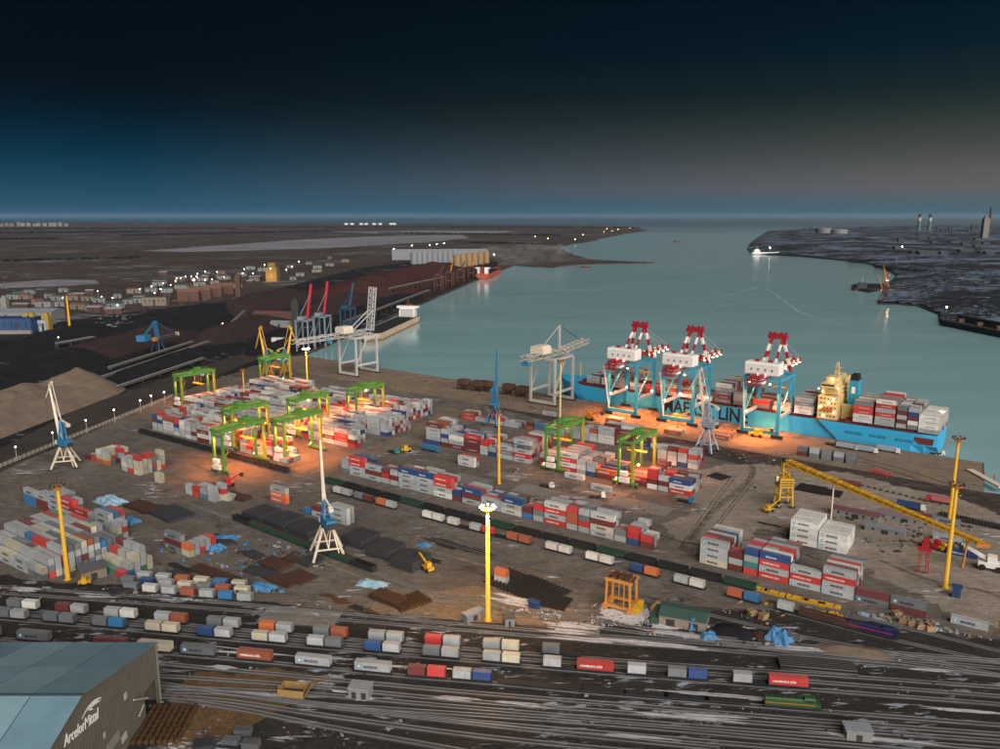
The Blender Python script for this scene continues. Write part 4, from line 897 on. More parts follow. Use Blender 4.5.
# --- the big yellow luffing crane with its jib laid low
def tower_jib():
    f = G(783, 506); tip = G(985, 545, 13); t = thing('jib_crane', 'yellow tower crane with a very long low jib over the white block', 'jib crane', (f.x, f.y, .12), 0)
    for sx in (-1, 1):
        for sy in (-1, 1): MB().beam((sx * 3.6, sy * 3.6, .6), (sx * 3, sy * 3, 11), .9).build('leg', m_yel, t); MB().box(sx * 3.6 - 1.4, sx * 3.6 + 1.4, sy * 3.6 - .6, sy * 3.6 + .6, .1, 1.0).build('bogie', m_darkm, t)
    for s in (-1, 1): MB().beam((s * 3.6, -3.6, 6), (s * 3.6, 3.6, 6), .6).build('tie', m_yel, t); MB().beam((-3.6, s * 3.6, 6), (3.6, s * 3.6, 6), .6).build('tie', m_yel, t)
    h = MB().box(-3.6, 3.6, -3.6, 3.6, 11, 16).build('machinery_house', m_yel, t)
    for k in range(3): MB().box(-3.2, 3.2, -3.66, -3.6, 11.8 + k * 1.3, 12.3 + k * 1.3).build('louvre', m_darkm, h)
    MB().lattice((0, 0, 16), (0, 0, 24), 3.4, 3.4, .4, 4).build('tower', m_yel, t)
    MB().box(-1.4, 1.4, -1.4, 1.4, 24, 26).build('tower_head', m_darkm, t); MB().box(-4.8, -3.6, -1.2, 1.2, 14, 16.4).build('cabin', m_white, t)
    a = Vector((0, 0, 24.5)); b = tip - f; j = MB(); j.lattice(a, b, 2.6, 2.4, .55, 34, 1.4, 1.2); j.build('jib', m_yel, t)
    wk = MB(); d = (b - a); 
    wk.beam(a + Vector((0, 0, .2)), b + Vector((0, 0, .2)), 1.7, .15); wk.build('jib_walkway', m_yel, t)
    MB().beam(b + Vector((-3, 1, -.3)), b + Vector((1.5, -1, .2)), 2.0, 1.8).build('jib_head', m_orange, t)
    pq = a.lerp(b, .28); MB().beam((pq.x, pq.y, 0), (pq.x, pq.y, pq.z - 1), .6).build('jib_prop', m_cream, t)
    pq = a.lerp(b, .93); MB().beam((pq.x - 1, pq.y, 0), (pq.x, pq.y, pq.z - .6), .6).build('jib_prop', m_orange, t)
tower_jib()

# --- lighting masts
def light_mast(label, foot, h, lit=0.0, colr=(1, .72, .38), m=m_yel, r=1.0):
    t = thing('light_mast', label, 'light mast', (foot.x, foot.y, .1), 0, 'yellow lighting masts')
    MB().lathe((0, 0), [(1.5 * r, 0), (1.5 * r, .5), (.95 * r, .6), (.62 * r, h)], 12).build('mast', m, t, True)
    p = MB(); p.lathe((0, 0), [(2.0, h - .1), (2.2, h + .2), (2.2, h + .5)], 10)
    for k in range(8): p.beam((2.1 * cos(k * pi / 4), 2.1 * sin(k * pi / 4), h + .5), (2.1 * cos(k * pi / 4), 2.1 * sin(k * pi / 4), h + 1.5), .12)
    p.build('platform', m if lit else m_orange, t)
    fl = LAMP_W if lit else place_off
    for k in range(8):
        place('floodlight', fl, t, (2.6 * cos(k * pi / 4), 2.6 * sin(k * pi / 4), h + 1.2), k * pi / 4)
    MB().beam((0, 0, h), (0, 0, h + 3.5), .12).build('lightning_rod', m_darkm, t)
    if lit: lamp_light(t, (0, 0, h - 1.0), lit, colr, 1.2)
    return t
place_off = MB().box(-.45, .45, -.3, .3, -.35, .35).mesh('floodlight', m_darkm)
light_mast('tall yellow mast with bright lamps burning beside the rails', G(488, 621), 44, 70000, (1, .55, .22))
light_mast('yellow mast with dark lamps at the deep left stack', G(68, 580), 40.5)
light_mast('yellow mast with dark lamps right of the tall block, on dirt', G(945, 588), 43.5)
light_mast('yellow mast with dark lamps by the far black pipes', G(949, 524), 43)
light_mast('yellow mast amid the middle yard before the dark blue crane', G(499, 484), 41, r=.9)
light_mast('slim mast behind the all green gantry near the old grey crane', G(560, 418), 43, m=mat('mast_pale', (.46, .36, .20), .5), r=.8)
light_mast('mast with a white lit head by the far gantry', G(308, 394), 38, 22000, (1, .62, .3), r=.8)
light_mast('thin yellow mast between gantry blocks', G(245, 406), 29, r=.7)
light_mast('far yellow mast beyond the coal heaps near the blue building', G(70, 330), 46, r=1.6)
# ============================================================ ships
m_hull = mat('hull_light_blue', (.035, .32, .56), .45, .10, .12); m_boot = mat('hull_antifouling', (.16, .028, .020), .7, .3, .2); m_deckred = mat('deck_oxide_red', (.13, .025, .022), .7, .3, .4)
m_house = mat('deckhouse_cream', (.58, .43, .20), .5, .18, .4); m_funnel = mat('funnel_teal', (.03, .24, .34), .5, .1); m_black = mat('black_paint', (.012, .012, .014), .6, .1)
m_hullname = mat('hull_lettering', (.012, .018, .028), .6, .05)
def hull_mesh(L, B, D, draft, bow=34, stern=14, flare=.72, m_top=None, m_bot=None, sheer=2.5, n=40):
    """x: 0 stern .. L bow; y: 0 quay side .. B; z: 0 waterline"""
    st = []
    for i in range(n + 1):
        x = L * i / n; st.append(x)
    def half(x, lev):          # lev 0 keel .. 1 deck
        k = 1.0
        if x > L - bow: t = (x - (L - bow)) / bow; k = (1 - t ** (2.6 if lev > .6 else 1.7)) * (1 if lev > .6 else 1 - .25 * t)
        if x < stern: t = 1 - x / stern; k = 1 - (.10 if lev > .45 else .62) * t * t
        return max(.02, k) * B / 2 * (1.0 if lev > .2 else .94)
    lv = [(0.0, -draft), (.22, -draft * .3), (.45, 1.6), (.62, D * .5), (1.0, D)]
    mb = MB(); pts = []
    for x in st:
        ring = []
        for l, z in lv:
            zz = z; xx = x
            if l == 1.0 and x > L - bow: zz += sheer * ((x - (L - bow)) / bow) ** 2
            if x > L - bow: xx = x + ((x - (L - bow)) / bow) * (7 * (l - .45))
            if x < stern and l < .4: xx = max(x, stern * .55)
            ring.append((xx, half(x, l), zz))
        pts += [(a, B / 2 - h, z) for a, h, z in ring] + [(a, B / 2 + h, z) for a, h, z in reversed(ring)]
    k = len(lv) * 2; f = []
    for i in range(n):
        for j in range(k - 1): f.append((i * k + j, (i + 1) * k + j, (i + 1) * k + j + 1, i * k + j + 1))
        f.append((i * k + k - 1, (i + 1) * k + k - 1, (i + 1) * k, i * k))
    f += [tuple(range(k - 1, -1, -1)), tuple(range(n * k, n * k + k))]
    mb.poly(pts, f); me = mb.mesh('hull', m_top); me.materials.append(m_bot)
    for p in me.polygons:
        zs = [me.vertices[v].co.z for v in p.vertices]
        if max(zs) <= 1.7: p.material_index = 1
    return me
def container_ship():
    L, B, D = 292.0, 40.0, 15.0
    st = G(944, 447, WATER_Z); along = (st - CORNER).dot(QU); o = CORNER + QU * along + QV * 2.2
    rot = QDIR + pi                                     # local x runs from stern (right) to bow (left)
    t = thing('container_ship', 'long light blue container ship moored along the quay', 'ship', (o.x, o.y, WATER_Z), rot)
    # local y must run away from the quay: mirror by building with y negative
    me = hull_mesh(L, B, D, 9, m_top=m_hull, m_bot=m_boot)
    for v in me.vertices: v.co.y = -v.co.y
    me.flip_normals(); hull = place('hull', me, t)
    ds = MB().poly([(8, -1.2, D + .25), (L - 30, -1.2, D + .25), (L - 12, -11, D + .4), (L - 12, -B + 11, D + .4), (L - 30, -B + 1.2, D + .25), (8, -B + 1.2, D + .25)], [(0, 1, 2, 3, 4, 5)]).build('deck', m_deckred, t)
    hc = MB()
    for x in range(14, int(L) - 36, 15): 
        if not 50 < x < 76: hc.box(x, x + 13, -B + 3, -3, D + .25, D + 2.0)
    for x in range(10, int(L) - 30, 5): hc.box(x, x + .3, -.35, -.2, D, D + 1.2)
    hc.box(8, L - 30, -.35, -.2, D + 1.1, D + 1.3); tag(hc.build('hatch_coaming', m_deckred, t), kind='stuff')
    # lettering on the quay side, upright seen from the quay
    tx = text_mesh('MAERSK LINE', 9.0, m_hullname, .05, .22); w = text_width(tx); s = 66.5 / w
    le = place('lettering', tx, hull); le.rotation_euler = (pi / 2, 0, pi); le.scale = (s, s * 1.22, 1); le.location = (189, .06, 4.6)
    tx2 = text_mesh('MAERSK  LINE', 2.0, m_hullname, .05, .03)
    for x in (55, 40, 24):                               # dark opening rows in the after hull
        for k in range(2):
            MB().box(x - 5.6 * k - 4.8, x - 5.6 * k, .02, .10, 8.6, 10.2).build('hull_opening', m_hullname, hull)
            for q in range(3): MB().box(x - 5.6 * k - 4.5 + q * 1.5, x - 5.6 * k - 3.5 + q * 1.5, .10, .14, 8.9, 9.9).build('opening_frame', m_hull, hull)
    MB().poly([(2, .05, D - 6.4), (10, .05, D - 6.4), (13, .05, D - 4.2), (13, .05, D - 2.0), (1.5, .05, D - 2.0)], [(0, 1, 2, 3, 4)]).build('mooring_deck', m_deckred, hull)
    MB().prism([(8.5, 0.0), (9.9, 0.0), (1.2, D - .4), (0.4, D - .4)], 'x', 0, .01)
    g = MB(); g.beam((60, 1.4, 3.6), (74, 1.2, D + .5), 1.2, .5); g.build('gangway', m_darkm, t)
    # deckhouse
    x0 = 62.0; dh = MB(); dh.box(x0, x0 + 13, -B + 3, -3, D + .3, D + 17)
    dh.box(x0 + .8, x0 + 12, -B + 6, -6, D + 17, D + 23); dh.box(x0 + 2, x0 + 11, -B - .5, .5, D + 23, D + 26); dh.box(x0 + 3, x0 + 10, -B + 8, -8, D + 26, D + 29)
    house = dh.build('deckhouse', m_house, t)
    for lev in range(7):
        z = D + 2.0 + lev * 3.0 if lev < 7 else 0
        MB().box(x0 - .35, x0 + 13.35, -B + 2.6, -2.6, z + 1.9, z + 2.12).build('gallery', m_house, house)
        wn_ = MB()
        for k in range(5): wn_.box(x0 + 1.2 + k * 2.3, x0 + 2.3 + k * 2.3, -3.02, -2.94, z + .3, z + 1.2)
        wn_.build('window_row', m_glass, house) if lev < 5 else None
    MB().box(x0 + 11, x0 + 11.06, -B + 1, -1, D + 24.3, D + 25.5).build('bridge_window', m_glass, house)
    MB().box(x0 + 2.4, x0 + 10.6, .5, .56, D + 24.3, D + 25.5).build('bridge_window', m_glass, house)
    mt = MB(); mt.lattice((x0 + 6, -B / 2, D + 29), (x0 + 6, -B / 2, D + 38), 2.4, 2.4, .4, 4, 1, 1); mt.box(x0 + 3, x0 + 9, -B / 2 - .3, -B / 2 + .3, D + 34, D + 34.4); mt.build('radar_mast', m_house, house)
    f = MB(); f.box(x0 - 9.4, x0 - .6, -B + 12, -12, D, D + 10); f.build('engine_casing', m_house, t)
    f = MB(); f.prism([(x0 - 9.5, D + 10), (x0 - 3, D + 10), (x0 - 3.4, D + 27), (x0 - 9, D + 27)], 'y', -B + 15, -16); fu = f.build('funnel', m_funnel, t)
    MB().prism([(x0 - 9, D + 27), (x0 - 3.4, D + 27), (x0 - 4.2, D + 31), (x0 - 8.2, D + 31)], 'y', -B + 15.5, -16.5).build('funnel_cap', m_black, fu)
    MB().box(x0 - 7.4, x0 - 5, -15.98, -15.9, D + 18, D + 22.5).build('funnel_star', m_logo_w0, fu)
    lb = MB(); lb.prism([(-4.4, D + 6.6), (-2.2, D + 6.6), (-1.8, D + 8.4), (-4.8, D + 8.4)], 'x', x0 + 3, x0 + 10); lb.build('lifeboat', mat('lifeboat_orange', (.55, .12, .02), .5), t)
    for x, y, z in ((x0 + 2, -2.4, D + 6), (x0 + 11, -2.4, D + 9), (x0 + 6, -2.4, D + 12), (x0 + 3, -2.4, D + 15), (x0 + 11, -5.4, D + 19), (x0 + 1, -5.5, D + 22), (x0 + 12, .8, D + 22), (x0 + 6, -7.4, D + 28), (x0 + 9, -2.4, D + 3)): place('lamp', LAMP_SHIP, t, (x, y, z))
    for k in range(3): lamp_light(t, (x0 + 3 + k * 4, 3.5, D + 12 + 3 * k), 260, (1, .62, .26), .5)
    fm = MB(); fm.beam((L - 16, -B / 2, D + 2), (L - 16, -B / 2, D + 15), .6); fm.build('foremast', m_house, t)
    lamp_light(t, (1, -B / 2, D + 13), 400, (1, .8, .5), .4); place('lamp', LAMP_SHIP, t, (0.5, -2, D + 11.5))
    bo = MB(); bo.box(L - 27, L - 26.4, -B + 6, -6, D, D + 4); bo.build('breakwater_plate', m_deckred, t)
    # deck cargo: bays of boxes across the beam (local x, tiers, first boxes across)
    U, V = Vector((cos(rot), sin(rot), 0)), Vector((sin(rot), -cos(rot), 0))     # V: away from the quay
    bays = [(-.6, 4, 40), (12.0, 5, 20), (18.6, 5, 20), (25.6, 6, 40), (39.2, 5, 40), (78, 4, 40), (93, 2, 40), (107.5, 2, 40), (122, 3, 40), (136, 5, 40), (150.5, 1, 40), (165, 2, 40), (179, 3, 40), (193, 2, 40), (207, 2, 40), (221, 4, 40), (235, 4, 40), (249, 2, 40)]
    for x, tiers, size in bays:
        LL = 12.19 if size == 40 else 6.06
        nacross = 13 if x < 235 else 10
        for k in range(nacross):
            tt = tiers
            if k > 1 and rnd.random() < .25: tt = max(1, tiers - 1)
            if tiers <= 2 and rnd.random() < .4: tt = max(0, tiers - 1)
            for q in range(tt):
                y = 2.6 + (0 if nacross == 13 else 4) + k * 2.62
                p = o + U * (x + LL / 2) + V * y + Vector((0, 0, WATER_Z + D + (2.05 if x > 10 else 1.0) + q * (CHH + .03)))
                cc = 'white' if (x < 4 and q > 0) or (x in (39.2, 78) and q < 2) else pick('ship')
                add_box(p, rot + pi, size, cc, 'the deck of the container ship', q, tt, k == 0, k, k == 0 or q == tt - 1)
    return t
m_logo_w0 = mat('logo_white', (.72, .70, .67), .6, .05)
LAMP_SHIP = MB().box(-.3, .3, -.3, .3, -.3, .3).mesh('lamp', glow('ship_lamp', (1.0, .80, .45), 18.0))
container_ship()
def bulk_carrier(label, a, b, L, B, D, draft, m_top, m_bot, m_dk, hatches, house_m, stern_first=True, off=2):
    o = G(*a, WATER_Z); e = G(*b, WATER_Z); d = (e - o).normalized(); rot = atan2(d.y, d.x); o = o - Vector((-d.y, d.x, 0)) * (B if d.y < 0 else 0)
    t = thing('bulk_carrier', label, 'ship', (o.x, o.y, WATER_Z), rot)
    me = hull_mesh(L, B, D, draft, bow=26, stern=10, m_top=m_top, m_bot=m_bot); place('hull', me, t)
    MB().poly([(3, .6, D + .12), (L - 24, .6, D + .12), (L - 8, B * .3, D + .2), (L - 8, B * .7, D + .2), (L - 24, B - .6, D + .12), (3, B - .6, D + .12)], [(0, 1, 2, 3, 4, 5)]).build('deck', m_dk, t)
    n = hatches
    for k in range(n):
        x0 = 34 + k * (L - 66) / n; MB().box(x0, x0 + (L - 66) / n - 5, B * .22, B * .78, D + .12, D + 2.0).build('hatch_cover', m_dk, t)
    h = MB(); h.box(8, 22, B * .12, B * .88, D, D + 9.5); h.box(8, 20, B * .12, B * .88, D + 9.5, D + 12.5); h.box(9, 19, -.6, B + .6, D + 12.5, D + 15.5); hs = h.build('deckhouse', house_m, t)
    for k in range(4): MB().box(22, 22.06, B * .18, B * .82, D + 1.6 + k * 2.7, D + 2.5 + k * 2.7).build('window_row', m_glass0, hs)
    f = MB().box(2.5, 7.5, B * .36, B * .64, D, D + 17).build('funnel', m_boot, t); MB().box(2.8, 7.2, B * .38, B * .62, D + 17, D + 19).build('funnel_cap', m_black, f)
    m_ = MB(); m_.lattice((14, B / 2, D + 15.5), (14, B / 2, D + 24), 1.6, 1.6, .35, 4); m_.build('mast', m_boot, t)
    return t
m_glass0 = mat('cabin_glass', (.02, .035, .045), .1, .0)
bulk_carrier('beige hulled bulk carrier with white deckhouse along the coal quay', (421, 321.5), (372, 345), 205, 30, 9.0, 7, mat('hull_beige', (.48, .36, .25), .6, .25, .1), mat('hull_rust', (.20, .07, .04), .8), mat('deck_black', (.014, .014, .016), .8, .2), 7, mat('deckhouse_white', (.60, .60, .58), .5, .15))
bulk_carrier('red hulled ship in the dust cloud at the far ore quay', (489, 279.5), (516, 265.5), 230, 34, 13, 8, mat('hull_red', (.33, .06, .035), .6, .25, .1), MATS['hull_rust'], MATS['deck_black'], 7, MATS['deckhouse_white'])
# ------------------------------------------------------------ set the containers out: the largest 300 in view as single things, the rest joined
m_logo_d = mat('logo_navy', (.020, .035, .060), .6, .05); m_logo_w = mat('logo_white', (.72, .70, .67), .6, .05); m_logo_b = mat('logo_star_blue', (.10, .33, .44), .5, .05)
def star_mesh():
    mb = MB(); s = .62; mb.box(-s, s, -.012, .0, -s, s); return mb.mesh('logo_square', m_logo_b)
STARQ = star_mesh()
_sv = [(.5 * (1 if i % 2 == 0 else .42) * cos(pi / 2 + i * pi / 7), -.022, .5 * (1 if i % 2 == 0 else .42) * sin(pi / 2 + i * pi / 7)) for i in range(14)]
STARW = MB().poly(_sv, [tuple(range(14))]).mesh('star', m_logo_w)
def words(parent, txt, h, m, x, z, bold=.02):
    me = text_mesh(txt, h, m, .008, bold); o = place('lettering', me, parent); o.rotation_euler = (pi / 2, 0, 0); o.location = (x, -CW / 2 - .012, z); return o
def decorate(o, b):
    L = 6.06 if b['s'] == 20 else 12.19
    if b['c'] in ('grey', 'white', 'cream', 'slate') and b['s'] == 40:
        q = place('logo_square', STARQ, o, (-L / 2 + 1.5, -CW / 2 - .003, 1.35)); place('star', STARW, q); words(o, 'MAERSK', 1.35, m_logo_d, -L / 2 + 3.2, .85, .035)
    elif b['c'] in ('grey', 'white', 'cream'):
        q = place('logo_square', STARQ, o, (-L / 2 + .9, -CW / 2 - .003, 1.45)); q.scale = (.6, 1, .6); words(o, 'MAERSK', .72, m_logo_d, -L / 2 + 1.6, 1.15, .02)
    elif b['c'] in ('red', 'rust', 'orange'):
        words(o, 'HAMBURG SÜD', 1.05 if b['s'] == 40 else .6, m_logo_w, -L / 2 + 1.1 if b['s'] == 40 else -L / 2 + .5, .9, .02)
    elif b['c'] == 'navy':
        words(o, 'Safmarine', 1.15 if b['s'] == 40 else .8, m_logo_w, -L / 2 + 2.4 if b['s'] == 40 else -L / 2 + 1.1, .9, .02)
for b in BOXES:
    x, y, zc = proj(b['p']); b['px'] = (b['s'] / 40 * 12.19) * FPX / zc; b['in'] = -25 < x < 1025 and y < 775
vis = [b for b in BOXES if b['in'] and b['shown']]
vis.sort(key=lambda b: -(b['px'] + (6 if b['row'] == 0 else 0)))
LEAD, REST = vis[:300], vis[300:] + [b for b in BOXES if not (b['in'] and b['shown'])]
TIER = ['bottom tier', 'second tier', 'third tier', 'fourth tier', 'fifth tier', 'sixth tier']
for b in LEAD:
    o = place('shipping_container', CMESH[b['s']], None, b['p'], b['a']); f = (.84 + .3 * rnd.random()) * (.8 if 'train' in b['w'] or 'rail yard' in b['w'] else 1); c = PAL[b['c']][0]  # dimmer foreground dusk painted into the train and rail yard box colours
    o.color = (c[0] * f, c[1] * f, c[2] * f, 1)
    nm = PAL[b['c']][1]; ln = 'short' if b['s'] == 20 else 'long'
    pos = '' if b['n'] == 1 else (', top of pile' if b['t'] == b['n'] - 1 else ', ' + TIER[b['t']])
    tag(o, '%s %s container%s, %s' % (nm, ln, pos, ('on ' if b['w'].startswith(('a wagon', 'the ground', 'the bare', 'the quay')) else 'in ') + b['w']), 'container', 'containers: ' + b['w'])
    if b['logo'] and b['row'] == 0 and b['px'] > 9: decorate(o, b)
# the far rest, one mass of boxes with their own rails and posts
rb = MB()
for b in REST:
    L = 6.06 if b['s'] == 20 else 12.19; f = .84 + .3 * rnd.random(); c = tuple(v * f for v in PAL[b['c']][0]); d = tuple(v * .55 for v in c); u = (cos(b['a']), sin(b['a'])); U = Vector((u[0], u[1], 0)); V = Vector((-u[1], u[0], 0)); p = b['p']
    rb.obox(p, u, L - .10, CW - .10, p.z + .03, p.z + CHH - .03, c)
    for e in (-1, 1): rb.obox(p + U * e * (L / 2 - .08), u, .16, CW, p.z, p.z + CHH, d)
    if b['logo'] and b['s'] == 40 and rnd.random() < .75:
        lc = (.05, .06, .08) if b['c'] in ('grey', 'white', 'cream') else (.55, .53, .5)
        q = p - V * (CW / 2 - .04) + U * .6; rb.obox(q, u, L * .52, .02, p.z + .95, p.z + 1.55, tuple(.55 * l + .45 * k for l, k in zip(lc, c)))
tag(rb.build('container_stacks', CM_ATT), 'mass of stacked containers filling the gantry yard and ship deck', kind='stuff')
# ============================================================ warehouse in the near corner
def wall_pt(px, py, X):                               # point of the plane x = X on that sight line
    a = (px - 500) / FPX; b = -(py - 374.5) / FPX; t = X / a
    return Vector((X, (cos(PITCH) + b * sin(PITCH)) * t, CAM_H + (-sin(PITCH) + b * cos(PITCH)) * t))
def warehouse():
    X, y0, y1, yr, ze, zr, xw = -107.0, 141.0, 227.6, 184.0, 19.6, 30.2, -292.0
    t = thing('warehouse', 'grey warehouse with pale blue panelled roof and white lettered gable', 'warehouse', (X, yr, 0), 0)
    mw = mat('warehouse_cladding', (.105, .098, .080), .7, .3, .25)
    def loc(x, y, z): return (x - X, y - yr, z)
    dx0, dx1 = 217.2, 224.6                              # doorway in the gable
    w = MB(); P_ = lambda y, z: loc(X, y, z)
    w.poly([P_(y0, 0), P_(dx0, 0), P_(dx0, 9), P_(dx1, 9), P_(dx1, 0), P_(y1, 0), P_(y1, ze), P_(yr, zr), P_(y0, ze)], [(0, 1, 2, 3, 4, 5, 6, 7, 8)])
    me = bpy.data.meshes.new('gable_wall'); me.from_pydata(w.v, [], w.f); me.materials.append(mw); place('gable_wall', me, t)
    s = MB(); s.poly([loc(X, y1, 0), loc(xw, y1, 0), loc(xw, y1, ze), loc(X, y1, ze)], [(0, 1, 2, 3)]); s.poly([loc(X, y0, 0), loc(xw, y0, 0), loc(xw, y0, ze), loc(X, y0, ze)], [(3, 2, 1, 0)]); s.poly([loc(xw, y0, 0), loc(xw, y1, 0), loc(xw, y1, ze), loc(xw, yr, zr), loc(xw, y0, ze)], [(0, 1, 2, 3, 4)])
    s.build('side_wall', mw, t)
    MB().box(-9, -8.8, dx0 - yr - 1, dx1 - yr + 1, 0, 10).build('doorway_dark_back', m_black, t)  # black board behind the opening stands in for the unlit inside
    rib = MB()
    for i in range(58):
        y = y0 + .8 + i * 1.5; top = ze + (zr - ze) * (1 - abs(y - yr) / (y1 - yr)) - .3
        z0 = 9.1 if dx0 - .1 < y < dx1 + .1 else .1
        rib.box(.0, .06, y - yr - .10, y - yr + .10, z0, top)
    tag(rib.build('cladding_ribs', mw, t), kind='stuff')
    MB().box(-.4, .22, y1 - yr - .5, y1 - yr + .22, 0, ze).build('corner_trim', mat('trim_grey', (.17, .165, .15), .6), t)
    # roof: separate sheets with seams between
    roof = MB(); 
    for sg in (-1, 1):
        ye = y1 + .6 if sg > 0 else y0 - .6
        roof.poly([loc(X + .6, ye, ze - .1), loc(X + .6, yr, zr), loc(xw, yr, zr), loc(xw, ye, ze - .1)], [(0, 1, 2, 3)])
    ro = roof.build('roof', mat('roof_seam', (.05, .065, .075), .6), t)
    cols = [(.125, .215, .265), (.150, .250, .305), (.110, .195, .25), (.160, .262, .31), (.095, .175, .235)]
    for sg in (-1, 1):
        ye = y1 + .7 if sg > 0 else y0 - .7
        for k in range(14):
            xa = X + .7 - k * 13.2; xb = xa - 12.9
            for r in range(2):
                f0, f1 = (0.01, .49) if r == 0 else (.505, 1.0)
                A = lambda f, x: (x - X, (yr + (ye - yr) * f) - yr, zr + (ze - .1 - zr) * f + .09)
                MB().poly([A(f0, xa), A(f0, xb), A(f1, xb), A(f1, xa)] + [tuple(v - (.08 if i == 2 else 0) for i, v in enumerate(A(f, x))) for f, x in ((f0, xa), (f0, xb), (f1, xb), (f1, xa))], [(0, 1, 2, 3), (0, 4, 5, 1), (1, 5, 6, 2), (2, 6, 7, 3), (3, 7, 4, 0)]).build('roof_panel', mat('roof_sheet_%d' % ((k * 3 + r * 2 + (k // 3)) % 5), cols[(k * 3 + r * 2 + (k // 3)) % 5], .45, .22, .12), ro)
    rc = MB().box(xw - X, .7, -.5, .5, zr - .1, zr + .22).build('ridge_cap', MATS['roof_seam'], t)
    # lettering and mark
    a, b = wall_pt(64, 747, X), wall_pt(98, 718, X); mw_ = mat('sign_white', (.70, .70, .68), .5, .05)
    tx = text_mesh('ArcelorMittal', 1.0, mw_, .04, .012); ln = hypot(b.y - a.y, b.z - a.z); sc_ = ln / text_width(tx)
    e = place('sign_lettering', tx, t); e.rotation_euler = (pi / 2, 0, pi / 2); e.rotation_euler.rotate_axis('Z', atan2(b.z - a.z, b.y - a.y)); e.scale = (sc_ * 1.0, sc_ * 1.35, 1); e.location = (.10, a.y - yr, a.z)
    def mark(pix, wd):
        ps = [wall_pt(px, py, X) for px, py in smooth_px(pix, 5)]; mb = MB(); pts = []
        for i, p in enumerate(ps):
            d = (ps[min(i + 1, len(ps) - 1)] - ps[max(i - 1, 0)]); d.x = 0; d.normalize(); n = Vector((0, -d.z, d.y)); w_ = wd * (.55 + .45 * sin(pi * i / (len(ps) - 1)))
            pts += [Vector((.10, p.y - yr, p.z)) + n * w_ / 2, Vector((.10, p.y - yr, p.z)) - n * w_ / 2]
        mb.poly(pts, [(2 * i, 2 * i + 1, 2 * i + 3, 2 * i + 2) for i in range(len(ps) - 1)]); mb.build('sign_mark', mw_, t)
    mark([(81.5, 719), (85, 712), (89, 706), (94, 701), (100, 698.5), (99.5, 699.8), (95, 703), (89.5, 707.5), (88, 709.5), (92.5, 709)], .7)
    # pipes and hatches on the gable
    for q in ((132, 700, 145, 698), (142, 705, 136, 716)):
        p1, p2 = wall_pt(q[0], q[1], X), wall_pt(q[2], q[3], X); MB().tube((.5, p1.y - yr, p1.z), (.9, p2.y - yr, p2.z), .28).build('wall_pipe', mat('pipe_grey', (.3, .29, .27), .6), t)
    for px, py, wd, h in ((104, 735, 1.0, 1.6), (124, 737, 3.0, 2.2), (113, 742, 7, 3.0), (125, 696, 1.6, 2.0)):
        p = wall_pt(px, py, X); MB().box(.08, .22, p.y - yr - wd / 2, p.y - yr + wd / 2, p.z - h / 2, p.z + h / 2).build('wall_hatch', mat('hatch_grey', (.34, .34, .32), .6) if wd < 5 else mat('canopy_grey', (.19, .19, .16), .7), t)
warehouse()

# ============================================================ heaps of coal, ore and sand
def pile(name, label, cat, c, rx, ry, h, ang, m, seed=0, ridge=.55, res=44, group=None):
    mb = MB(); o = Vector((c.x, c.y, 0)); idx = {}
    for j in range(res + 1):
        for i in range(res + 1):
            u, v = -1 + 2 * i / res, -1 + 2 * j / res
            n = mnoise.noise(Vector((u * 2.2 + seed, v * 2.2, seed * .7))); n2 = mnoise.noise(Vector((u * 7 + seed, v * 7, seed)))
            uu = max(0, abs(u) - ridge) / (1 - ridge)      # long crest
            d = hypot(uu, v); z = h * max(0.0, 1 - d) * (1 + .22 * n) + (h * .06 * n2 * (1 - d) * 2 if d < .93 else 0) - .05
            x, y = u * rx, v * ry; mb.v.append((x * cos(ang) - y * sin(ang), x * sin(ang) + y * cos(ang), z))
    for j in range(res):
        for i in range(res):
            a = j * (res + 1) + i; q = (a, a + 1, a + res + 2, a + res + 1)
            if any(mb.v[k][2] > .02 for k in q): mb.f.append(q)
    ob = mb.build(name, m, None, True); ob.location = (c.x, c.y, .1); return tag(ob, label, cat, group)
def earth(name, c, d, s=.25):
    m = bpy.data.materials.new(name); nt, b = nodes_of(m); tc = N(nt, 'ShaderNodeTexCoord'); co = tc.outputs['Object']
    f = ramp(nt, [(.3, 0), (.7, 1)], noise(nt, co, s * .35, 5, .7, .6)).outputs[0]; nt.links.new(mixc(nt, f, c, d), b.inputs['Base Color']); b.inputs['Roughness'].default_value = .95; b.inputs['Specular IOR Level'].default_value = .1
    bp = N(nt, 'ShaderNodeBump'); bp.inputs['Strength'].default_value = .7; bp.inputs['Distance'].default_value = .8; nt.links.new(noise(nt, co, s, 5, .7), bp.inputs['Height']); nt.links.new(bp.outputs[0], b.inputs['Normal']); MATS[name] = m; return m
m_sand = earth('gravel_sand', (.105, .080, .062), (.155, .120, .094)); m_coalp = earth('coal', (.008, .0085, .011), (.017, .0175, .021)); m_orep = earth('iron_ore', (.036, .016, .015), (.062, .027, .023)); m_dore = earth('dark_ore', (.024, .016, .018), (.040, .026, .027))
HA = atan2(G(260, 350).y - G(0, 456).y, G(260, 350).x - G(0, 456).x)
pile('gravel_heap', 'long pale gravel heap beside the haul road', 'heap', G(22, 414), 112, 34, 22, HA, m_sand, 3.4, .62, 80)
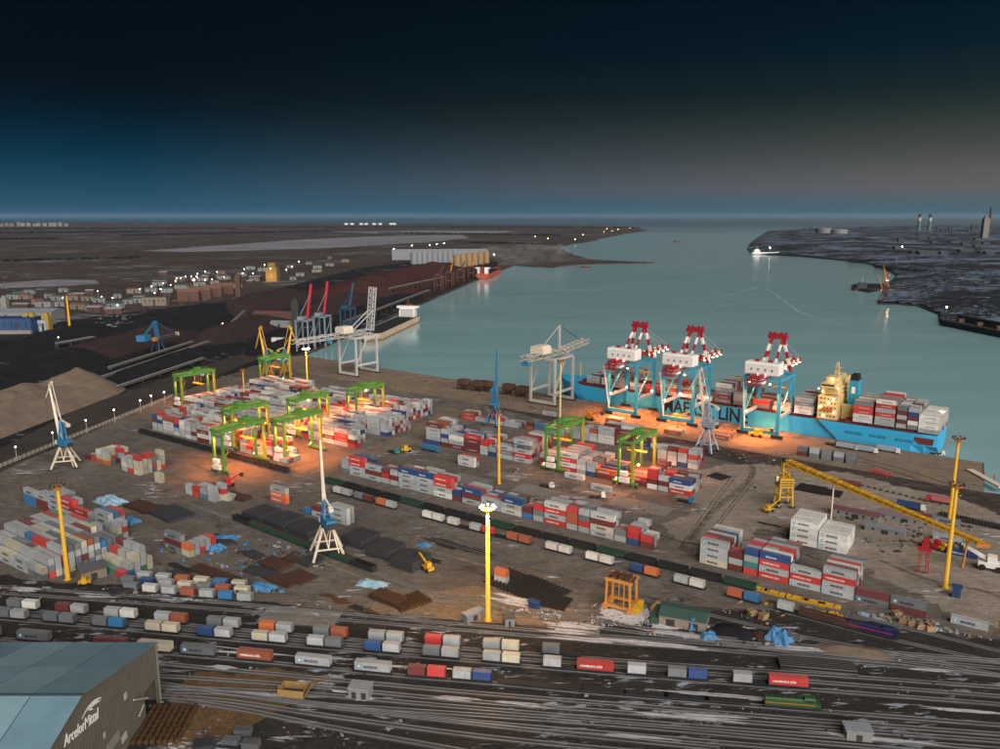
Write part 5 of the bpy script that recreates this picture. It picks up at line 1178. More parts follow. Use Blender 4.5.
for lab, px, rx, ry, h, m, sd in (('low coal heap between haul road and blue stacker', (168, 364), 90, 30, 9, m_coalp, 1), ('long coal heap just left of the gravel heap', (30, 372), 130, 38, 13, m_coalp, 2), ('coal heap behind the blue stacker', (120, 345), 140, 46, 14, m_dore, 5), ('coal heap below the far yellow mast', (40, 345), 150, 40, 14, m_coalp, 6), ('broad coal heap ahead of the brown sheds', (180, 324), 190, 55, 20, m_coalp, 7), ('coal heap near the red and white sheds', (240, 330), 130, 45, 14, m_dore, 8), ('dark ore heap beyond the twin loaders', (262, 306), 190, 60, 22, m_dore, 9),
        ('big red ore heap beyond the bulk carrier', (378, 287), 260, 110, 27, m_orep, 10), ('far red ore heap below the grain silos', (420, 274), 280, 110, 24, m_orep, 11), ('dark ore heap behind the raised crane', (335, 306), 180, 46, 16, m_dore, 12), ('flat coal heap by the coal quay corner', (285, 345), 80, 24, 8, m_coalp, 13), ('coal heap along the quay of the bulk carrier', (385, 305), 190, 34, 12, m_coalp, 14)):
    pile('ore_heap' if 'ore' in lab.split() else 'coal_heap', lab, 'heap', G(*px), rx, ry, h, HA if sd < 9 else radians(80), m, sd, .5, 36)

# ============================================================ coal terminal machines
m_steelblue = mat('loader_steel', (.17, .205, .245), .55, .25); m_dkblue = mat('loader_blue', (.02, .06, .10), .6, .3); m_beltgrey = mat('belt_grey', (.085, .082, .082), .8, .4); m_rustbr = mat('loader_rust', (.085, .045, .032), .8, .4)
def conveyor(label, a, b, w=3.0, h=5.0, m=m_beltgrey, h2=None):
    p, q = G(*a), G(*b); t = thing('conveyor', label, 'conveyor', (p.x, p.y, .1)); d = q - p; h2 = h if h2 is None else h2
    MB().beam((0, 0, h), d + Vector((0, 0, h2)), w, 1.4).build('belt_gallery', m, t); n = max(3, int(d.length / 26)); u = d.normalized(); v = Vector((-u.y, u.x, 0))
    MB().beam(v * (w / 2 + .2) + Vector((0, 0, h + .9)), d + v * (w / 2 + .2) + Vector((0, 0, h2 + .9)), .25, .5).build('hand_rail', m_oldgrey, t)
    for k in range(n + 1):
        c = d * (k / n); z = h + (h2 - h) * k / n - .7
        MB().beam(c + v * w / 2 + Vector((0, 0, 0)), c + v * w * .3 + Vector((0, 0, z)), .5).build('trestle', m_beltgrey, t); MB().beam(c - v * w / 2, c - v * w * .3 + Vector((0, 0, z)), .5).build('trestle', m_beltgrey, t)
    return t
for lab, a, b, w, h in (('long pale conveyor along the haul road edge', (0, 431), (205, 361), 3.5, 3), ('conveyor under the blue stacker, front belt', (93, 383), (240, 333), 4, 2), ('conveyor under the blue stacker, back belt', (110, 370), (245, 327), 4, 2), ('conveyor behind the coal heaps below the brown sheds', (80, 357), (235, 309), 4, 4), ('short conveyor on the near coal ground', (57, 349), (95, 342), 4, 6), ('conveyor climbing towards the ore quay', (390, 296), (445, 283), 5, 14), ('conveyor along the coal quay', (345, 328), (430, 294), 5, 8)): conveyor(lab, a, b, w, h)
conveyor('slanting conveyor with a lit head on the coal ground', (218, 338), (246, 322), 3.5, 3, m_beltgrey, 16)
def stacker():
    c = G(158, 351); t = thing('stacker', 'blue stacker machine with counter-boom on the coal ground', 'stacker', (c.x, c.y, .2), HA)
    for sx in (-1, 1):
        for sy in (-1, 1): MB().beam((sx * 6, sy * 5, 0), (sx * 2.5, sy * 2.5, 11), 1.2).build('leg', m_dkblue, t)
    MB().box(-4, 4, -4, 4, 11, 13).build('turntable', m_dkblue, t); MB().lattice((0, -1, 13), (-2, 0, 34), 3, 3, .6, 5).build('mast', m_blue, t)
    MB().lattice((2, 0, 14), (44, 0, 13), 3.2, 2.6, .5, 12).build('boom', m_beltgrey, t); MB().beam((-2, 0, 14), (-26, 0, 18), 3.6, 3).build('counter_boom', m_blue, t); MB().box(-33, -21, -5, 5, 15.5, 22).build('counterweight', m_blue, t)
    for s in (-1, 1): MB().beam((-2, s, 34), (36, s, 15), .5).build('stay', m_blue, t); MB().beam((-2, s, 34), (-26, s, 20), .5).build('stay', m_blue, t)
    MB().box(-14, -8, -6, -2, 13, 17).build('cabin', m_orange, t); MB().box(44, 46, -2, 2, 11, 15).build('boom_head', m_cream, t)
stacker()
def ship_loader(label, px, rot, m_leg, m_boom, h=34, boom=40, el=68, group='coal ship loaders'):
    c = G(*px); t = thing('ship_loader', label, 'loader crane', (c.x, c.y, .1), rot, group)
    for sx in (-1, 1):
        for y in (0, 18): MB().beam((sx * 7, y, .5), (sx * 7, y, h), 1.5).build('leg', m_leg, t)
        MB().box(sx * 7 - .7, sx * 7 + .7, -2, 20, h, h + 2).build('top_beam', m_leg, t); MB().beam((sx * 7, 0, 12), (sx * 7, 18, h - 4), .7).build('brace', m_leg, t)
    for y in (0, 18): MB().box(-7, 7, y - .6, y + .6, 11, 12.4).build('tie_beam', m_leg, t); MB().box(-7, 7, y - .6, y + .6, h - .2, h + 1.6).build('cross_beam', m_leg, t)
    e = radians(el); MB().beam((0, 16, h + 2), (0, 16 + boom * cos(e), h + 2 + boom * sin(e)), 2.4, 1.8).build('boom', m_boom, t)
    MB().box(-3.5, 3.5, -4, 5, h + 2, h + 6).build('machinery_house', m_leg, t); MB().beam((0, -2, h + 8), (0, 16 + boom * .7 * cos(e), h + 2 + boom * .7 * sin(e)), .6).build('stay', m_leg, t)
ship_loader('pale steel loader with its crimson boom raised, beside its twin', (303, 352), radians(-10), m_steelblue, m_crimson)
ship_loader('pale steel loader with crimson boom raised, next to the raised crane', (320, 347), radians(-10), m_steelblue, m_crimson)
ship_loader('dark blue loader standing behind the pale raised crane', (346, 333), radians(-10), m_dkblue, m_dkblue, 30, 34, 60)
for i, (x, y) in enumerate(((441, 292), (452, 287.5), (463, 283.5), (474, 279))):
    ship_loader(('rusty loader at the near end of the ore quay', 'rusty loader second along the ore quay', 'rusty loader third along the ore quay', 'rusty loader beside the red ship')[i], (x - 3, y - 1), radians(-10), m_rustbr, m_rustbr if i % 2 == 0 else m_orange, 30 - i * 2, 38, 25 + 22 * (i % 2), 'rusty loaders of the ore quay')
def tower(name, label, px, w, h, m, cat='tower', d=None, top=None):
    c = gz(*px) if px[0] > 740 and px[1] < 330 else G(*px); t = thing(name, label, cat, (c.x, c.y, c.z - .3)); d = d or w
    MB().box(-w / 2, w / 2, -d / 2, d / 2, 0, h).build('shaft', m, t)
    for k in range(1, int(h / 9) + 1): MB().box(-w / 2 - .3, w / 2 + .3, -d / 2 - .3, d / 2 + .3, k * 9 - .5, k * 9).build('ledge', m, t)
    MB().box(-w * .3, w * .3, -d * .3, d * .3, h, h + w * .4).build('head', top or m, t); return t
tower('transfer_tower', 'dark transfer tower left of the twin crimson booms', (297, 338), 9, 46, m_darkm)
lt = tower('lit_tower', 'yellow lit transfer tower beyond the ore heaps', (273, 281), 26, 32, mat('tower_yellow', (.20, .13, .04), .7, .3), 'tower'); lamp_light(lt, (0, -26, 12), 6000, (1, .62, .2), 2); place('lamp', LAMP_W, lt, (0, -13.6, 30))

# ============================================================ sheds and houses
def shed(name, label, c, rot, l, w, h, rh, mwall, mroof, cat='shed', group=None, doors=1, windows=0, z=0.0):
    t = thing(name, label, cat, (c.x, c.y, c.z + z), rot, group)
    MB().box(-l / 2, l / 2, -w / 2, w / 2, 0, h).build('wall', mwall, t)
    g = MB(); g.prism([(-w / 2 - .4, h), (w / 2 + .4, h), (0, h + rh)] if rh > .3 else [(-w / 2 - .3, h), (w / 2 + .3, h), (w / 2 + .3, h + .4), (-w / 2 - .3, h + .4)], 'x', -l / 2 - .4, l / 2 + .4); g.build('roof', mroof, t)
    for k in range(doors): x = -l / 2 + (k + .5) * l / max(1, doors); MB().box(x - min(1.6, l * .12), x + min(1.6, l * .12), -w / 2 - .08, -w / 2 - .01, 0, h * .72).build('door', m_darkm, t)
    for k in range(windows): x = -l / 2 + (k + .75) * l / (windows + .5); MB().box(x - .6, x + .6, -w / 2 - .06, -w / 2 - .01, h * .42, h * .75).build('window', m_glass, t)
    return t
m_tan = mat('wall_tan', (.16, .13, .098), .8, .3); m_maroon_r = mat('roof_maroon', (.12, .05, .055), .7, .3); m_gw = mat('wall_greywhite', (.19, .185, .18), .8, .3); m_greenr = mat('roof_green', (.035, .075, .065), .7, .3); m_darkr = mat('roof_dark', (.06, .06, .065), .7, .3); m_brownw = mat('wall_brown', (.085, .045, .034), .8, .3); m_bluew = mat('wall_blue', (.02, .05, .13), .6, .2); m_stone = mat('wall_rubble', (.22, .19, .16), .9, .5, 1.2); m_roofpale = mat('roof_pale', (.20, .22, .25), .6, .3)
shed('gable_shed', 'small grey gabled shed at the foot of the left yellow mast', G(92, 576), radians(40), 10, 9, 4.2, 2.2, m_tan, m_darkr)
gb = shed('green_roofed_building', 'low rubble building with a dark green roof by the rails', G(684, 622), radians(-22), 17, 11, 4.0, 1.2, m_stone, m_greenr, 'building', None, 2, 2)
MB().box(-11.5, -8.9, -6.2, 5.5, 0, 2.6).build('lean_to', m_greenr, gb)
shed('site_hut', 'long hut with maroon roof and white wall under the jib', G(856, 517), YD, 22, 6, 3.2, 1.3, m_gw, m_maroon_r, 'hut', None, 1, 5)
shed('site_hut', 'long low hut with mauve flat roof near the far pipes', G(905, 521), YD, 26, 6, 2.8, .1, m_gw, mat('roof_mauve', (.19, .13, .15), .7, .2), 'hut', None, 1, 5)
shed('site_hut', 'small pale hut below the mauve roofed hut', G(885, 533), YD, 18, 4, 2.8, .1, m_gw, m_roofpale, 'hut', None, 1, 3)
shed('track_hut', 'grey block hut between the rails near the open wooden crate', G(361, 696), radians(-9), 6.5, 4.5, 3.6, .1, m_gw, m_roofpale, 'hut', None, 2)
shed('track_hut', 'flat grey hut among the rails right of the green locomotive', G(857, 737), radians(-9), 7, 4.5, 3.0, .1, m_gw, m_roofpale, 'hut', None, 1)
shed('crew_booth', 'narrow grey hut beside the lit yellow mast', G(473, 619), radians(40), 8, 3, 3, .1, m_gw, m_roofpale, 'hut', None, 1)
shed('crew_booth', 'square grey cabin right of the lit yellow mast', G(509, 625), radians(10), 3.6, 3.6, 3.4, .1, m_gw, m_darkr, 'hut', None, 1)
shed('crew_booth', 'blue booth at the foot of the right yellow mast', G(956, 597), radians(-30), 3, 3, 4.5, .1, m_bluew, m_bluew, 'hut', None, 1)
shed('crew_booth', 'tiny blue cabin beside the black pipe racks', G(534, 608), YD, 4, 2.4, 2.6, .1, m_bluew, m_bluew, 'hut', None, 1)
shed('workshop', 'white shed with bright front near the twin loaders', G(281, 327), radians(-10), 26, 12, 7, 2, m_gw, m_roofpale); shed('workshop', 'crimson roofed shed behind the white shed', G(275, 319), radians(-10), 60, 20, 9, 3, m_brownw, m_maroon_r)
shed('workshop', 'tiny white cabin between the orange slewing cranes', G(279, 343), radians(-10), 16, 6, 6, .1, m_white, m_white)
hb = shed('blue_building', 'large blue building with lit entrance beyond the coal heaps', G(8, 332), radians(4), 75, 30, 19, .1, m_bluew, m_bluew, 'building', None, 2, 8); lamp_light(hb, (-30, -22, 8), 9000, (1, .7, .3), 1.5); MB().box(-39, 39, -21, -15.3, 0, 4.5).build('loading_dock', m_gw, hb)
for i, x in enumerate((29, 34, 48)):
    tower('silo_column', ('yellow column nearest the blue building', 'middle yellow column beside the blue building', 'last yellow column, right of the others')[i], (x, 331), 9, 21, mat('column_yellow', (.26, .20, .05), .6, .3), 'column')
shed('pipe_rack_building', 'glazed grey frame between the yellow columns', G(40, 331), 0, 22, 10, 15, .1, m_lilac, m_darkr, 'building', None, 3, 5)
shed('long_warehouse', 'long pale roofed warehouse behind the blue building', G(14, 319), radians(2), 130, 40, 12, 4, m_gw, mat('roof_snowy', (.17, .20, .24), .7, .3), 'warehouse', None, 3); tower('white_tower', 'white tower block behind the long pale warehouse', (6, 313), 9, 24, m_gw, 'building'); 
# brown sheds in a row
for i, (x, y) in enumerate(((189, 300.5), (201, 298.5), (212, 296.5), (224, 294))): shed('brown_shed', ('brown shed at the left end of the shed row', 'second brown shed of the row', 'third brown shed of the row', 'brown shed at the chimney end of the row')[i], G(x, y), radians(16), 36, 26, 16, 6, m_brownw, mat('roof_brown', (.14, .07, .055), .8, .3), 'shed', 'row of brown sheds')
tower('brick_stack', 'square brown chimney at the end of the brown sheds', (239, 297), 9, 40, m_brownw, 'chimney')
shed('beige_block', 'beige block left of the brown shed row', G(156, 305), radians(8), 40, 20, 14, .1, m_tan, m_darkr, 'building', None, 1, 5)
# scattered buildings on the plain: individuals of one far settlement
spots = [(60, 306), (80, 309), (95, 312), (112, 308), (128, 304), (140, 300), (38, 304), (22, 309), (100, 302), (118, 298), (50, 298), (74, 300), (168, 296), (150, 292), (182, 289), (200, 286), (132, 293), (90, 294), (64, 292), (30, 294), (215, 284), (236, 288), (250, 284), (300, 276), (318, 272), (242, 276), (222, 278), (205, 279), (262, 271), (290, 268), (330, 266), (345, 262), (180, 281), (160, 284), (14, 299)]
spots += [(x + rnd.uniform(-22, 22), y + rnd.uniform(-7, 5)) for x, y in spots]
for i, (x, y) in enumerate(spots):
    s = .45 + .6 * rnd.random(); w_, r_ = ((m_gw, m_darkr), (m_tan, m_maroon_r), (m_brownw, m_roofpale), (mat('wall_dull_white', (.18, .18, .18), .8), m_darkr), (m_gw, m_greenr))[i % 5]
    near = ('near the far yellow mast' if x < 90 and y > 297 else 'by the lamp rows' if x > 170 else 'on the snowy plain')
    shed('plain_house', '%s %s %s' % (('grey shed with dark roof', 'tan shed with maroon roof', 'brown shed with pale roof', 'white shed with dark roof', 'grey shed with green roof')[i % 5], 'standing' if s > .75 else 'small,', near), G(x, y), radians(rnd.uniform(-15, 25)), 26 * s, 12 * s, 5 + 3.5 * s, 2.2, w_, r_, 'building', 'scattered sheds on the far plain', 1, 3)
# silos
m_silo = mat('silo_steel', (.17, .18, .20), .6, .2, .1); m_silog = mat('silo_gold', (.22, .15, .075), .6, .2, .1)
me_s = MB().lathe((0, 0), [(11, 0), (11, 34), (2, 40)], 14).mesh('drum', m_silo); me_g = MB().lathe((0, 0), [(11, 0), (11, 34), (2, 40)], 14).mesh('drum', m_silog)
for row, (xs_, ya, yb, me_, lab) in enumerate((((414, 455, 9), 264, 262, me_s, 'grey steel grain silo in the row behind the red ore'), ((457, 486, 6), 268, 263, me_g, 'warm lit grain silo near the ore quay'))):
    for i in range(xs_[2]):
        f = i / (xs_[2] - 1); c = G(xs_[0] + (xs_[1] - xs_[0]) * f, ya + (yb - ya) * f); t = thing('grain_silo', lab, 'silo', (c.x, c.y, 0), 0, 'grey silos' if row == 0 else 'golden silos')
        place('drum', me_, t); MB().beam((0, 0, 40), (0, 0, 44), 4).build('elevator_head', m_silo if row == 0 else m_silog, t)
sl = shed('silo_house', 'long grey roofed conveyor house behind the grain silos', G(440, 259.5), radians(7), 330, 30, 30, 6, m_silo, m_roofpale, 'building')
# apartments and tanks on the horizon
for i in range(13):
    x = 2 + i * 5.4 + rnd.uniform(-1, 1); c = G(x, 226.3); h = 36 + 24 * rnd.random()
    t = thing('apartment_block', 'pale apartment block on the horizon behind the plain', 'building', (c.x, c.y, 0), radians(rnd.uniform(-20, 20)), 'apartment blocks on the horizon')
    MB().box(-26, 26, -9, 9, 0, h).build('wall', m_gw, t); MB().box(-27, 27, -10, 10, h, h + 2).build('roof', m_darkr, t)
    for q in range(4): MB().box(-24, 24, -9.4, -9, h * (.12 + .22 * q), h * (.12 + .22 * q) + 3).build('window_row', m_darkr, t)
tk = MB().lathe((0, 0), [(34, 0), (34, 24), (10, 30)], 18).mesh('shell', mat('tank_white', (.52, .52, .50), .5, .2, .02))
for i, x in enumerate((346, 352, 361, 366, 374, 380, 391, 394)):
    c = G(x, 224.8); t = thing('oil_tank', 'white storage tank on the horizon beyond the salt flat', 'tank', (c.x, c.y, 0), 0, 'white tanks on the horizon'); place('shell', tk, t); MB().beam((34, 0, 0), (36, 0, 24), 2).build('stair', m_oldgrey, t)
# ============================================================ lamps along roads and quays
lamp_dot = {k: MB().lathe((0, 0), [(.2, -.9), (.9, -.3), (.9, .3), (.2, .9)], 8).mesh('lamp', g) for k, g in (('w', g_cool), ('s', g_white), ('o', g_sod))}
pole_me = MB().lathe((0, 0), [(.25, 0), (.12, 9)], 6).mesh('pole', m_oldgrey)
def street_lamp(px, py, label, group, k='s', s=1.0, east=False):
    c = gz(px, py) if east else G(px, py); d = proj(c)[2]; t = thing('street_lamp', label, 'lamp', (c.x, c.y, c.z), 0, group); place('pole', pole_me, t)
    o = place('lamp', lamp_dot[k], t, (0, 0, 9.2)); f = s * max(.45, min(2.4, d / 1000)); o.scale = (f, f, f); return t
for x, y in ((17, 461), (54, 446), (87, 433), (115, 422), (141, 412), (152, 407), (165, 403)): street_lamp(x, y, 'white lamp on the fence line of the haul road', 'haul road lamps', 'w', .8)
for x, y in ((63, 303), (98, 296), (102, 302), (113, 303), (132, 303), (140, 294), (152, 291), (161, 294), (14, 309), (59, 345), (155, 298), (118, 311)): street_lamp(x, y, 'white lamp among the sheds of the far plain', 'lamps on the far plain', 'w', .5)
for i in range(10): street_lamp(165 + i * 4.3 + rnd.uniform(-3, 3), 290 - i * 1.5 + rnd.uniform(-3, 3), 'lamp of the row above the brown sheds', 'lamp row above the brown sheds', 's', .34)
for i in range(16): street_lamp(200 + i * 6.6 + rnd.uniform(-4, 4), 281.5 - i * .95 + rnd.uniform(-4, 4), 'lamp of the long row past the yellow lit tower', 'lamp row by the yellow tower', 's', .32)
street_lamp(194, 284, 'strong orange lamp above the brown sheds', None, 'o', 1.5); street_lamp(223, 331, 'white lamp at the slanting conveyor head', None, 'w', 1.2)
for x, y in ((394, 251), (412, 247.5), (430, 247), (437, 246), (444, 245), (488, 254), (494, 257), (470, 252), (535, 238), (548, 240), (575, 241), (583, 236), (604, 233), (612, 232), (618, 230), (607, 229.5), (630, 229)): street_lamp(x, y, 'small warm lamp on the far spit and silo shore', 'lamps of the far spit', 'o' if x > 520 else 's', .62)
for x, y in ((770, 249), (902, 248.5), (946, 313)): street_lamp(x, y, 'white lamp on the dark east bank shore', 'east bank lamps', 's', .8, True)
# ============================================================ east bank works
def chimney(label, px, w, h, bands, m=None):
    c = gz(*px); t = thing('chimney', label, 'chimney', (c.x, c.y, c.z - 1), 0); n = len(bands)
    for k, mm in enumerate(bands): MB().lathe((0, 0), [(w * (1 - .3 * k / n), h * k / n), (w * (1 - .3 * (k + 1) / n), h * (k + 1) / n)], 12).build('shaft', mm, t)
    return t
m_tealg = mat('chimney_green', (.06, .11, .12), .7); m_dkg = mat('works_grey', (.035, .04, .048), .8, .3)
chimney('left of two thick chimneys with pale tops on the east bank', (918.5, 231), 17, 150, [m_tealg, m_tealg, m_tealg, m_oldgrey, m_dkg]); chimney('right of two thick chimneys with pale tops on the east bank', (929, 231), 17, 150, [m_tealg, m_tealg, m_tealg, m_oldgrey, m_dkg])
chimney('tall slim chimney beside the pale slab tower', (988, 236), 10, 185, [m_dkg, m_dkg, m_dkg, m_rustbr, m_dkg, m_rustbr, m_dkg])
tower('slab_tower', 'pale slab tower with slim chimney on the east bank', (984, 238), 34, 118, mat('slab_grey', (.15, .135, .125), .8), 'tower', 26)
for i, (x, y, h) in enumerate(((937, 232, 42), (941, 232, 34), (949, 231.5, 46), (952, 232, 36), (972, 232, 62), (968, 233, 30), (811, 231, 46), (827, 230.5, 30), (804, 231, 26))): tower('works_column', ('slim dark works column on the skyline right of the thick chimneys' if x > 900 else 'dark works column on the skyline near the pale tanks'), (x, y), 12, h, m_dkg, 'tower')['group'] = 'dark works columns'
tk2 = MB().lathe((0, 0), [(60, 0), (60, 36), (15, 44)], 20).mesh('shell', mat('tank_grey', (.15, .155, .165), .6, .2, .02))
for i, (x, y) in enumerate(((824, 233), (839, 233.5))):
    c = gz(x, y); t = thing('storage_tank', ('big pale tank nearer the headland', 'big pale tank farther from the headland')[i], 'tank', (c.x, c.y, c.z - 2)); place('shell', tk2, t); MB().beam((60, 0, 0), (64, 0, 36), 3).build('stair', m_dkg, t)
for i in range(22):
    x = 900 + (i % 11) * 9.4 + rnd.uniform(-9, 9); y = 243 + (i // 11) * 7 + rnd.uniform(-4, 4)
    shed('works_shed', 'dark works shed on the east bank plateau', gz(x, y), radians(rnd.uniform(0, 20)), 30 + 22 * rnd.random(), 16, 8, 3, m_dkg, m_darkr, 'shed', 'dark works sheds of the east bank', 1, 0, -1)
def boat(label, px, L, B, rot, mh, md, z=WATER_Z, h=4):
    c = G(*px, WATER_Z); t = thing('boat', label, 'boat', (c.x, c.y, z), rot); me = hull_mesh(L, B, h, 2, bow=L * .2, stern=L * .08, m_top=mh, m_bot=m_boot, sheer=h * .25, n=18); place('hull', me, t)
    MB().box(L * .08, L * .3, B * .15, B * .85, h, h + L * .08).build('deckhouse', md, t); MB().box(L * .12, L * .26, B * .2, B * .8, h + L * .08, h + L * .12).build('bridge', md, t); MB().beam((L * .2, B / 2, h + L * .1), (L * .2, B / 2, h + L * .25), L * .008).build('mast', m_oldgrey, t); return t
boat('white ship at the headland of the east bank', (752, 254.5), 105, 20, radians(-4), m_white, m_white, h=9); boat('tiny dark launch out in the channel', (674, 242), 40, 12, radians(10), m_black, m_dkg, h=5)
boat('small dark workboat near the sand spit', (581, 268), 26, 8, radians(0), m_black, m_dkg, h=3); boat('long dark barge moored at the east bank pier', (853, 290.5), 92, 16, radians(-12), m_black, m_dkg, h=5)
def dock():
    a, b = G(940, 321, 3), G(1040, 341, 3); t = thing('floating_dock', 'long dark floating dock along the east bank', 'dock', (a.x, a.y, WATER_Z), atan2(b.y - a.y, b.x - a.x)); L = (b - a).length
    MB().box(0, L, 0, 30, -1, 7).build('pontoon', m_black, t); MB().box(2, L, 24, 30, 7, 15).build('wing_wall', m_dkg, t); MB().box(4, L, 2, 5, 7, 8.4).build('wing_wall', m_beltgrey, t)
    for k in range(5): MB().box(20 + k * L / 5, 26 + k * L / 5, 10, 18, 7, 12).build('deck_house', m_rustbr, t)
dock()
for i, (x, y, az) in enumerate(((886, 289, 200), (883, 300, 150))):
    p = gz(x, y); p.z = 0; t = slewing_crane(('lit dock crane on the near east bank pier', 'dock crane on the second east bank pier')[i], p, 0, radians(az), 16, 10, 30, 70, m_port=m_rustbr, m_house=m_rustbr, m_jib=m_orange); 
    if i == 0: lamp_light(t, (0, -14, 16), 9000, (1, .6, .3), 1); place('lamp', LAMP_W, t, (0, -5, 18))
boat('small dark ship far out on the sea', (136, 220.2), 190, 30, radians(5), m_black, m_dkg, h=14)
# ============================================================ goods and vehicles standing about
m_blk = mat('pipe_black', (.020, .018, .017), .35, .3); m_tarpb = mat('tarpaulin_blue', (.018, .14, .32), .5, .6, .9, 0, (.08, .14, .20)); m_tarpp = mat('tarpaulin_pale', (.22, .36, .46), .5, .3, .6); m_slabst = mat('steel_plate', (.040, .040, .045), .6, .3, .4); m_rusty = mat('rusty_steel', (.062, .029, .017), .85, .6, .5); m_wood = mat('timber', (.30, .19, .085), .8, .35, .8); m_coil = mat('coil_steel', (.060, .034, .018), .5, .4, .6)
def basis(ang): u = Vector((cos(ang), sin(ang), 0)); return u, Vector((-u.y, u.x, 0))
def plate_stack(label, px, l, w, h, ang=YD, m=m_slabst, layers=6, name='plate_stack', group=None, cat='stack'):
    c = G(*px); t = thing(name, label, cat, (c.x, c.y, .12), ang, group)
    for k in range(layers):
        j = .25 * rnd.uniform(-1, 1); MB().box(-l / 2 + j, l / 2 + j, -w / 2 - j * .6, w / 2 - j * .6, k * h / layers + .03, (k + 1) * h / layers).build('plate', m, t)
    n = max(2, int(l / 5)); b = MB()
    for k in range(n): x = -l / 2 + (k + .5) * l / n; MB().box(x - .12, x + .12, -w / 2 - .3, w / 2 + .3, h + .01, h + .14).build('batten', m_darkm, t)
    return t
for i, (x, y) in enumerate(((262, 517), (285, 524), (309, 532))): plate_stack(('grey plate stack near the blue box', 'middle grey plate stack beside the green wagons', 'grey plate stack beside the stack behind the slewing crane')[i], (x, y), 13.5, 14, 3.6)
for i, (x, y) in enumerate(((361, 543), (386, 554), (411, 565))): plate_stack(('dark plate stack next to the slewing crane foot', 'dark plate stack in the middle behind the green wagons', 'dark plate stack by the small yellow digger')[i], (x, y), 12.6, 13, 4.4)
low = [((238, 498), 16, 6), ((218, 543), 15, 9), ((275, 566), 14, 8), ((262, 574), 16, 6), ((282, 582), 14, 6), ((240, 590), 10, 6), ((300, 578), 12, 9), ((254, 556), 10, 5), ((228, 580), 12, 5), ((172, 515), 22, 14), ((143, 508), 20, 10), ((310, 562), 9, 9), ((292, 560), 8, 5), ((198, 546), 16, 7), ((205, 572), 14, 6), ((180, 577), 12, 5)]
for i, (p, l, w) in enumerate(low): plate_stack(('low rusty plate pile on the open ground near the blue tarpaulins', 'low dark plate pile on the open ground near the blue tarpaulins')[i % 2], p, l, w, .9 + .8 * rnd.random(), YD + rnd.uniform(-.1, .1), (m_rusty, m_slabst)[i % 2], 3, 'plate_pile', 'low plate piles by the blue tarpaulins', 'pile')
pipe_me = MB().tube((-5.6, 0, 0), (5.6, 0, 0), .5, n=8).mesh('pipe', m_blk); pipe_end = MB().tube((-5.62, 0, 0), (-5.6, 0, 0), .36, n=8).mesh('pipe_mouth', m_white)
def pipe_rack(label, px, n, tiers, ang, gap=1.0, L=1.0, group=None):
    c = G(*px); t = thing('pipe_stack', label, 'pipes', (c.x, c.y, .15), ang, group)
    for k in range(tiers):
        for i in range(n - k):
            o = place('pipe', pipe_me, t, (0, (i - n / 2 + k * .5) * gap, .45 + k * .8)); o.scale = (L, 1, 1)
    for x in (-4, 4): MB().box(x * L - .15, x * L + .15, -n * gap / 2 - .6, n * gap / 2 + .4, 0, .08).build('bearer', m_wood, t)
    return t
for i, (x, y, n) in enumerate(((514, 583, 12), (536, 590, 12), (556, 602, 6))): pipe_rack(('black pipe rack nearest the lit yellow mast', 'middle black pipe rack beside the snow patch', 'black pipe rack nearest the orange frame')[i], (x, y), n, 1, radians(48 if i < 2 else -25), 1.9, 1.5 if i < 2 else 1.0)
pipe_rack('black pipes in front of the maroon roofed hut', (812, 490), 9, 2, YD, 1.2, 1.3); pipe_rack('black pipes under the lattice of the long jib', (832, 494), 7, 2, YD, 1.2, .9)
pipe_rack('long row of black pipes beyond the two masts', (968, 521), 20, 1, radians(50), 1.4, .7); pipe_rack('black pipes left of the snow strip by the rails', (816, 667), 6, 2, radians(-9), 1.2, 2.2); pipe_rack('grey poles lying on the bare dirt by the slewing crane', (718, 477), 8, 1, radians(42), 1.3, .8)
